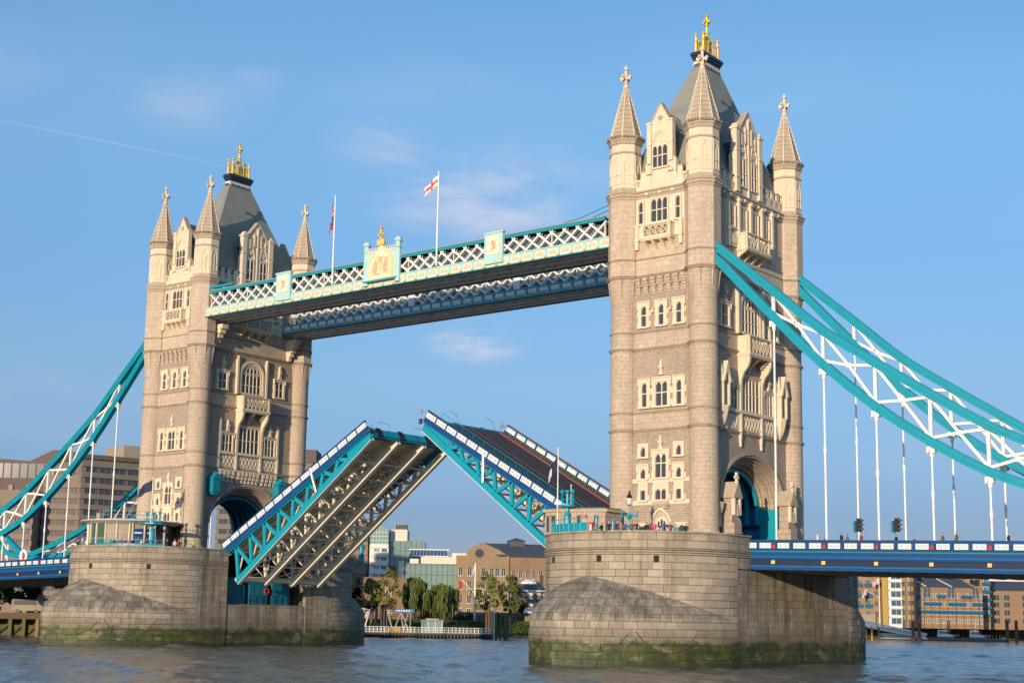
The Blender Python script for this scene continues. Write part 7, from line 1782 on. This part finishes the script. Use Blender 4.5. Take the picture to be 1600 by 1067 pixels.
tp = ['cloth_red', 'cloth_white', 'cloth_navy', 'cloth_pink', 'cloth_black', 'cloth_blue', 'cloth_grey', 'cloth_red', 'cloth_brown', 'cloth_white', 'cloth_navy', 'cloth_pink', 'cloth_black', 'cloth_red']
for i, s in enumerate((-31.6, -27.4, -24.8, -21.6, -17.4, -16.8, -16.0, -14.4, -13.8, -10.9, -10.2, -7.2, -4.3, -2.6)):
    q = bw(s, shore_w(s)+1.4, 3.9); person(q.x, q.y, 3.9, YAW+(i % 4)*1.4, tp[i], 'cloth_navy', 'hair', i % 3, 'tiny figure in %s, %s on the promenade beyond the pontoon' % (tp[i].split('_')[1], ('at the far left', 'left of the birch', 'below the birch', 'by the shed', 'left of the sculpture', 'under the sculpture', 'right of the sculpture', 'under the willow', 'at the right of the willow', 'left of the flagstaff', 'beside the flagstaff', 'just right of the flagstaff', 'by the garden wall', 'near the last piles')[i]), 'people on the far promenade')
m = MB(); m.box(0, 0, 0, 0, 0, 0) if False else None
RL = thing('promenade_railing', 'thin dark railing along the far promenade edge', 'railing', tuple(bw(-15, 372, 3.9)))
for (a, b), (c, d) in zip(SHORE[2:6], SHORE[3:7]):
    p, q = bw(a, b+.3, 0), bw(c, d+.3, 0)
    for z in (4.5, 5.0): MB().tube([p+Vector((0, 0, z)), q+Vector((0, 0, z))], .05, 4).build('rail', 'black_paint', RL)
    n = int((q-p).length/2)
    for i in range(n): r_ = p.lerp(q, i/n); MB().tube([r_+Vector((0, 0, 3.9)), r_+Vector((0, 0, 5.0))], .05, 4).build('post', 'black_paint', RL)
Sc = thing('river_sculpture', 'white slanting sculpture on a dark base on the promenade under the willow', 'sculpture', tuple(bw(-17.6, 376, 3.9))); m = MB(); m.bar((-18.9, 376, 6.0), (-15.8, 376, 8.2), .5, .3); banked(m).build('fin', 'white_paint', Sc); m = MB(); m.box(-17.8, -16.8, 375.6, 376.4, 3.9, 6.6); banked(m).build('base', 'black_paint', Sc)

# --- left wharf, cars and van under the left span
Wf = thing('timber_wharf', 'old timber wharf on yellow stained posts under the left span', 'wharf', tuple(bw(-90, 256, 0)))
m = MB(); m.box(-130, -60, 254, 264, 2.9, 3.95); banked(m).build('deck_edge', 'timber', Wf)
for i in range(30): s = -128+i*2.3; m = MB(); m.box(s-.3, s+.3, 254.1, 254.7, -2, 2.9); banked(m).build('post', 'timber_green' if i % 3 else 'timber_yellow', Wf)
for i in range(29): s = -128+i*2.3; m = MB(); m.bar((s, 255, .4), (s+2.3, 255, 2.7), .2, .2); banked(m).build('brace', 'timber', Wf)
m = MB(); m.box(-78.3, -76.2, 253.9, 254, 2.95+.15, 3.8); banked(m).build('notice_board', 'white_paint', Wf)
def car(s, w, rz, mat, label, L=4.5, h=1.45, van=False):
    T = thing('parked_car' if not van else 'parked_van', label, 'van' if van else 'car', tuple(bw(s, w, 3.95)), 'vehicles on the left wharf'); F = bframe(s-L/2, w)
    hd = h*.5; m = MB()
    prof = [(0, .3), (L, .3), (L, hd+.25), (L*.80, hd+.35), (L*.66, h), (L*.16, h), (.05, hd+.3)] if not van else [(0, .35), (L, .35), (L, h*.5), (L*.9, h*.62), (L*.78, h), (.15, h), (0, h*.9)]
    prof = [(a, b+3.95) for a, b in prof]; m.fpoly(F, prof, -1.8, 0); m.build('body', mat, T)
    gl = [(L*.2, hd+.4), (L*.74, hd+.4), (L*.64, h-.08), (L*.19, h-.08)] if not van else [(.3, h*.58), (L*.84, h*.58), (L*.76, h-.15), (.35, h-.15)]
    MB().fpoly(F, [(a, b+3.95) for a, b in gl], 0, .03).build('side_windows', 'glass_dark', T)
    for x in (L*.2, L*.8):
        q = F(x, 4.27, .02); m = MB()
        for i in range(12): t0, t1 = 2*math.pi*i/12, 2*math.pi*(i+1)/12; m.add([q, q+F.s*(.33*math.cos(t0))+Vector((0, 0, .33*math.sin(t0))), q+F.s*(.33*math.cos(t1))+Vector((0, 0, .33*math.sin(t1)))], [(0, 1, 2)])
        m.v = [p+F.n*.04 for p in m.v]; m.build('wheel', 'black_paint', T)
    MB().fbox(F, L-.05, L+.02, 3.95+hd-.1, 3.95+hd+.1, -.5, -.1).build('headlight', 'white_paint', T)
    return T
car(-83.2, 259, 0, 'concrete', 'silver grey van parked on the left wharf', 5.4, 2.3, True); car(-77.4, 258, 0, 'cloth_navy', 'dark blue van with white bumper right by the left pier', 5.8, 2.5, True); car(-90.5, 259, 0, 'cloth_blue', 'blue car parked left of the silver van'); car(-96.5, 260, 0, 'black_paint', 'black car at the left end of the wharf')

# --- right gangway, pontoon, boats and piles
GR = thing('gangway', 'long white lattice gangway sloping down to the right hand pontoon', 'gangway', tuple(bw(120, 478, 2)))
m = MB(); a, b = (110.0, 6.3), (133.5, 1.8)
for w in (477, 479):
    m.bar((a[0], w, a[1]+.2), (b[0], w, b[1]+.4), .3, .3); m.bar((a[0], w, a[1]-1.5), (b[0], w, b[1]-1.0), .3, .3); n = 20
    for i in range(n):
        f, g_2 = i/n, (i+1)/n; p0 = (a[0]+(b[0]-a[0])*f, w, a[1]+(b[1]-a[1])*f); p1 = (a[0]+(b[0]-a[0])*g_2, w, a[1]+(b[1]-a[1])*g_2)
        m.bar((p0[0], w, p0[2]+.2), (p1[0], w, p1[2]-1.3), .16, .16); m.bar((p0[0], w, p0[2]-1.3), (p1[0], w, p1[2]+.2), .16, .16)
banked(m).build('truss', 'white_paint', GR)
m = MB()
for i in range(16): s = 119+i*.9; m.bar((s, 478, .6), (s+.9, 478, 1.9), .12, .12); m.bar((s, 478, 1.9), (s+.9, 478, .6), .12, .12)
m.box(119, 134, 477.9, 478.1, 1.9, 2.1); m.box(119, 134, 477.9, 478.1, .45, .65); banked(m).build('lower_walkway', 'white_paint', GR)
PR = thing('pontoon', 'low dark mooring pontoon with two white motor boats at right', 'pontoon', tuple(bw(147, 480, 0))); m = MB(); m.box(131, 160, 479, 481, -.3, .75); banked(m).build('hull', 'timber', PR); m = MB(); m.box(131, 160, 478.9, 481.1, .75, .9); banked(m).build('deck', 'concrete', PR)
for i in range(9): m = MB(); m.box(150+i*1.1, 150.08+i*1.1, 480, 480.1, .9, 2.2); banked(m).build('railing_post', 'teal_pale', PR)
for i, (s, w, h_, mt) in enumerate(((128.4, 474, 6.2, 'rusty'), (130.6, 475, 6.3, 'rusty'), (143.2, 486, 6.6, 'rusty'), (162.2, 486, 7.0, 'rusty'), (165.2, 486, 7.0, 'rusty'), (112.6, 470, 4.2, 'timber'), (114.6, 471, 4.2, 'render_yellow'), (117, 472, 4.2, 'timber'))):
    q = bw(s, w); o = MB().tube([q+Vector((0, 0, -3)), q+Vector((0, 0, h_))], .55 if mt == 'rusty' else .3, 8).build('mooring_pile', mt)
    put(o, ('thick rust brown mooring pile, first right of the right pier', 'thick rust brown mooring pile close beside the gangway foot', 'rust brown mooring pile behind the left motor boat', 'rust brown mooring pile, left of the pair near the right edge', 'rust brown mooring pile, right of the pair near the right edge', 'thin dark timber pile under the gangway head', 'yellowish timber pile under the gangway head', 'dark timber pile right of the yellowish one')[i], 'mooring pile', 'mooring piles at right')
for s, lab, cab in ((141, 'white motor boat with red trim, left of the two at the right pontoon', 3.4), (151.2, 'white motor boat with tall wheelhouse, right of the two at the right pontoon', 3.0)):
    Bt = thing('motor_boat', lab, 'boat', tuple(bw(s, 483, 0)), 'motor boats at the right pontoon'); m = MB(); pts = [(-4.5, -.9), (-4.5, .9), (2.5, 1.1), (4.8, 0), (2.5, -1.1)]
    P0 = [(s+x*.93, 483+y*.8, -.1) for x, y in pts]+[(s+x, 483+y, 1.3 if x < 3 else 1.7) for x, y in pts]; m.add(P0, [(5, 9, 8, 7, 6)]+[(i, i+5, (i+1) % 5+5, (i+1) % 5) for i in range(5)]); banked(m).build('hull', 'navy', Bt)
    m = MB(); m.fpoly(Frame((s-cab/2-.6, 482.3, 0), (1, 0, 0), (0, -1, 0)), [(0, 1.2), (cab+1.8, 1.2), (cab+1.4, 2.0), (cab, 2.2), (cab-.4, 3.5), (.3, 3.5)], -1.5, 0); banked(m).build('cabin', 'white_wall', Bt)
    m = MB(); [m.box(s-cab/2+x, s-cab/2+x+.75, 482.24, 482.3, 2.3, 3.1) for x in (-.1, .9, 1.9)]; banked(m).build('cabin_window', 'glass_dark', Bt); m = MB(); m.box(s+1.6, s+4.4, 482.0, 482.1, 1.9, 2.0); m.box(s-.2, s-.1, 482.9, 483, 3.5, 6.2); banked(m).build('rail', 'white_paint', Bt)
Wr = thing('timber_wharf', 'row of pale timber fender posts along the right bank wall', 'wharf', tuple(bw(190, 585, 0)))
for i in range(34): s = 160+i*2.4; w = shore_w(s)-1.2; m = MB(); m.box(s-.3, s+.3, w, w+.6, -2, 3.6); banked(m).build('post', 'timber_green', Wr)
q = bw(129.4, 520, 3.9); FR_ = thing('flagstaff', 'white flagstaff in front of the blue balcony flats at right', 'flagpole', tuple(q)); MB().tube([q, q+Vector((0, 0, 17))], [.22, .12], 6).build('pole', 'white_paint', FR_); MB().tube([q+Vector((0, 0, 10)), q-BR*5+Vector((0, 0, 13))], .09, 5).build('gaff', 'white_paint', FR_)
m = flag_mesh(3.0, 1.8, .3, lambda u, v: int(v*5) % 2, 3, 8, 5); o = m.build('flag', ['cloth_white', 'red_paint'], None); o.location = q+Vector((0, 0, 17)); o.rotation_euler[2] = YAW+math.pi; put(o, 'red and white flag at the top of the right hand flagstaff', 'flag')
m = flag_mesh(2.8, 1.8, .6, lambda u, v: int(v*4) % 2, 3, 8, 5); o = m.build('flag', ['cloth_white', 'red_paint'], None); o.location = q-BR*4.6+Vector((0, 0, 12.9)); o.rotation_euler[2] = YAW+math.pi; put(o, 'red and white flag hanging from the gaff of the right hand flagstaff', 'flag')
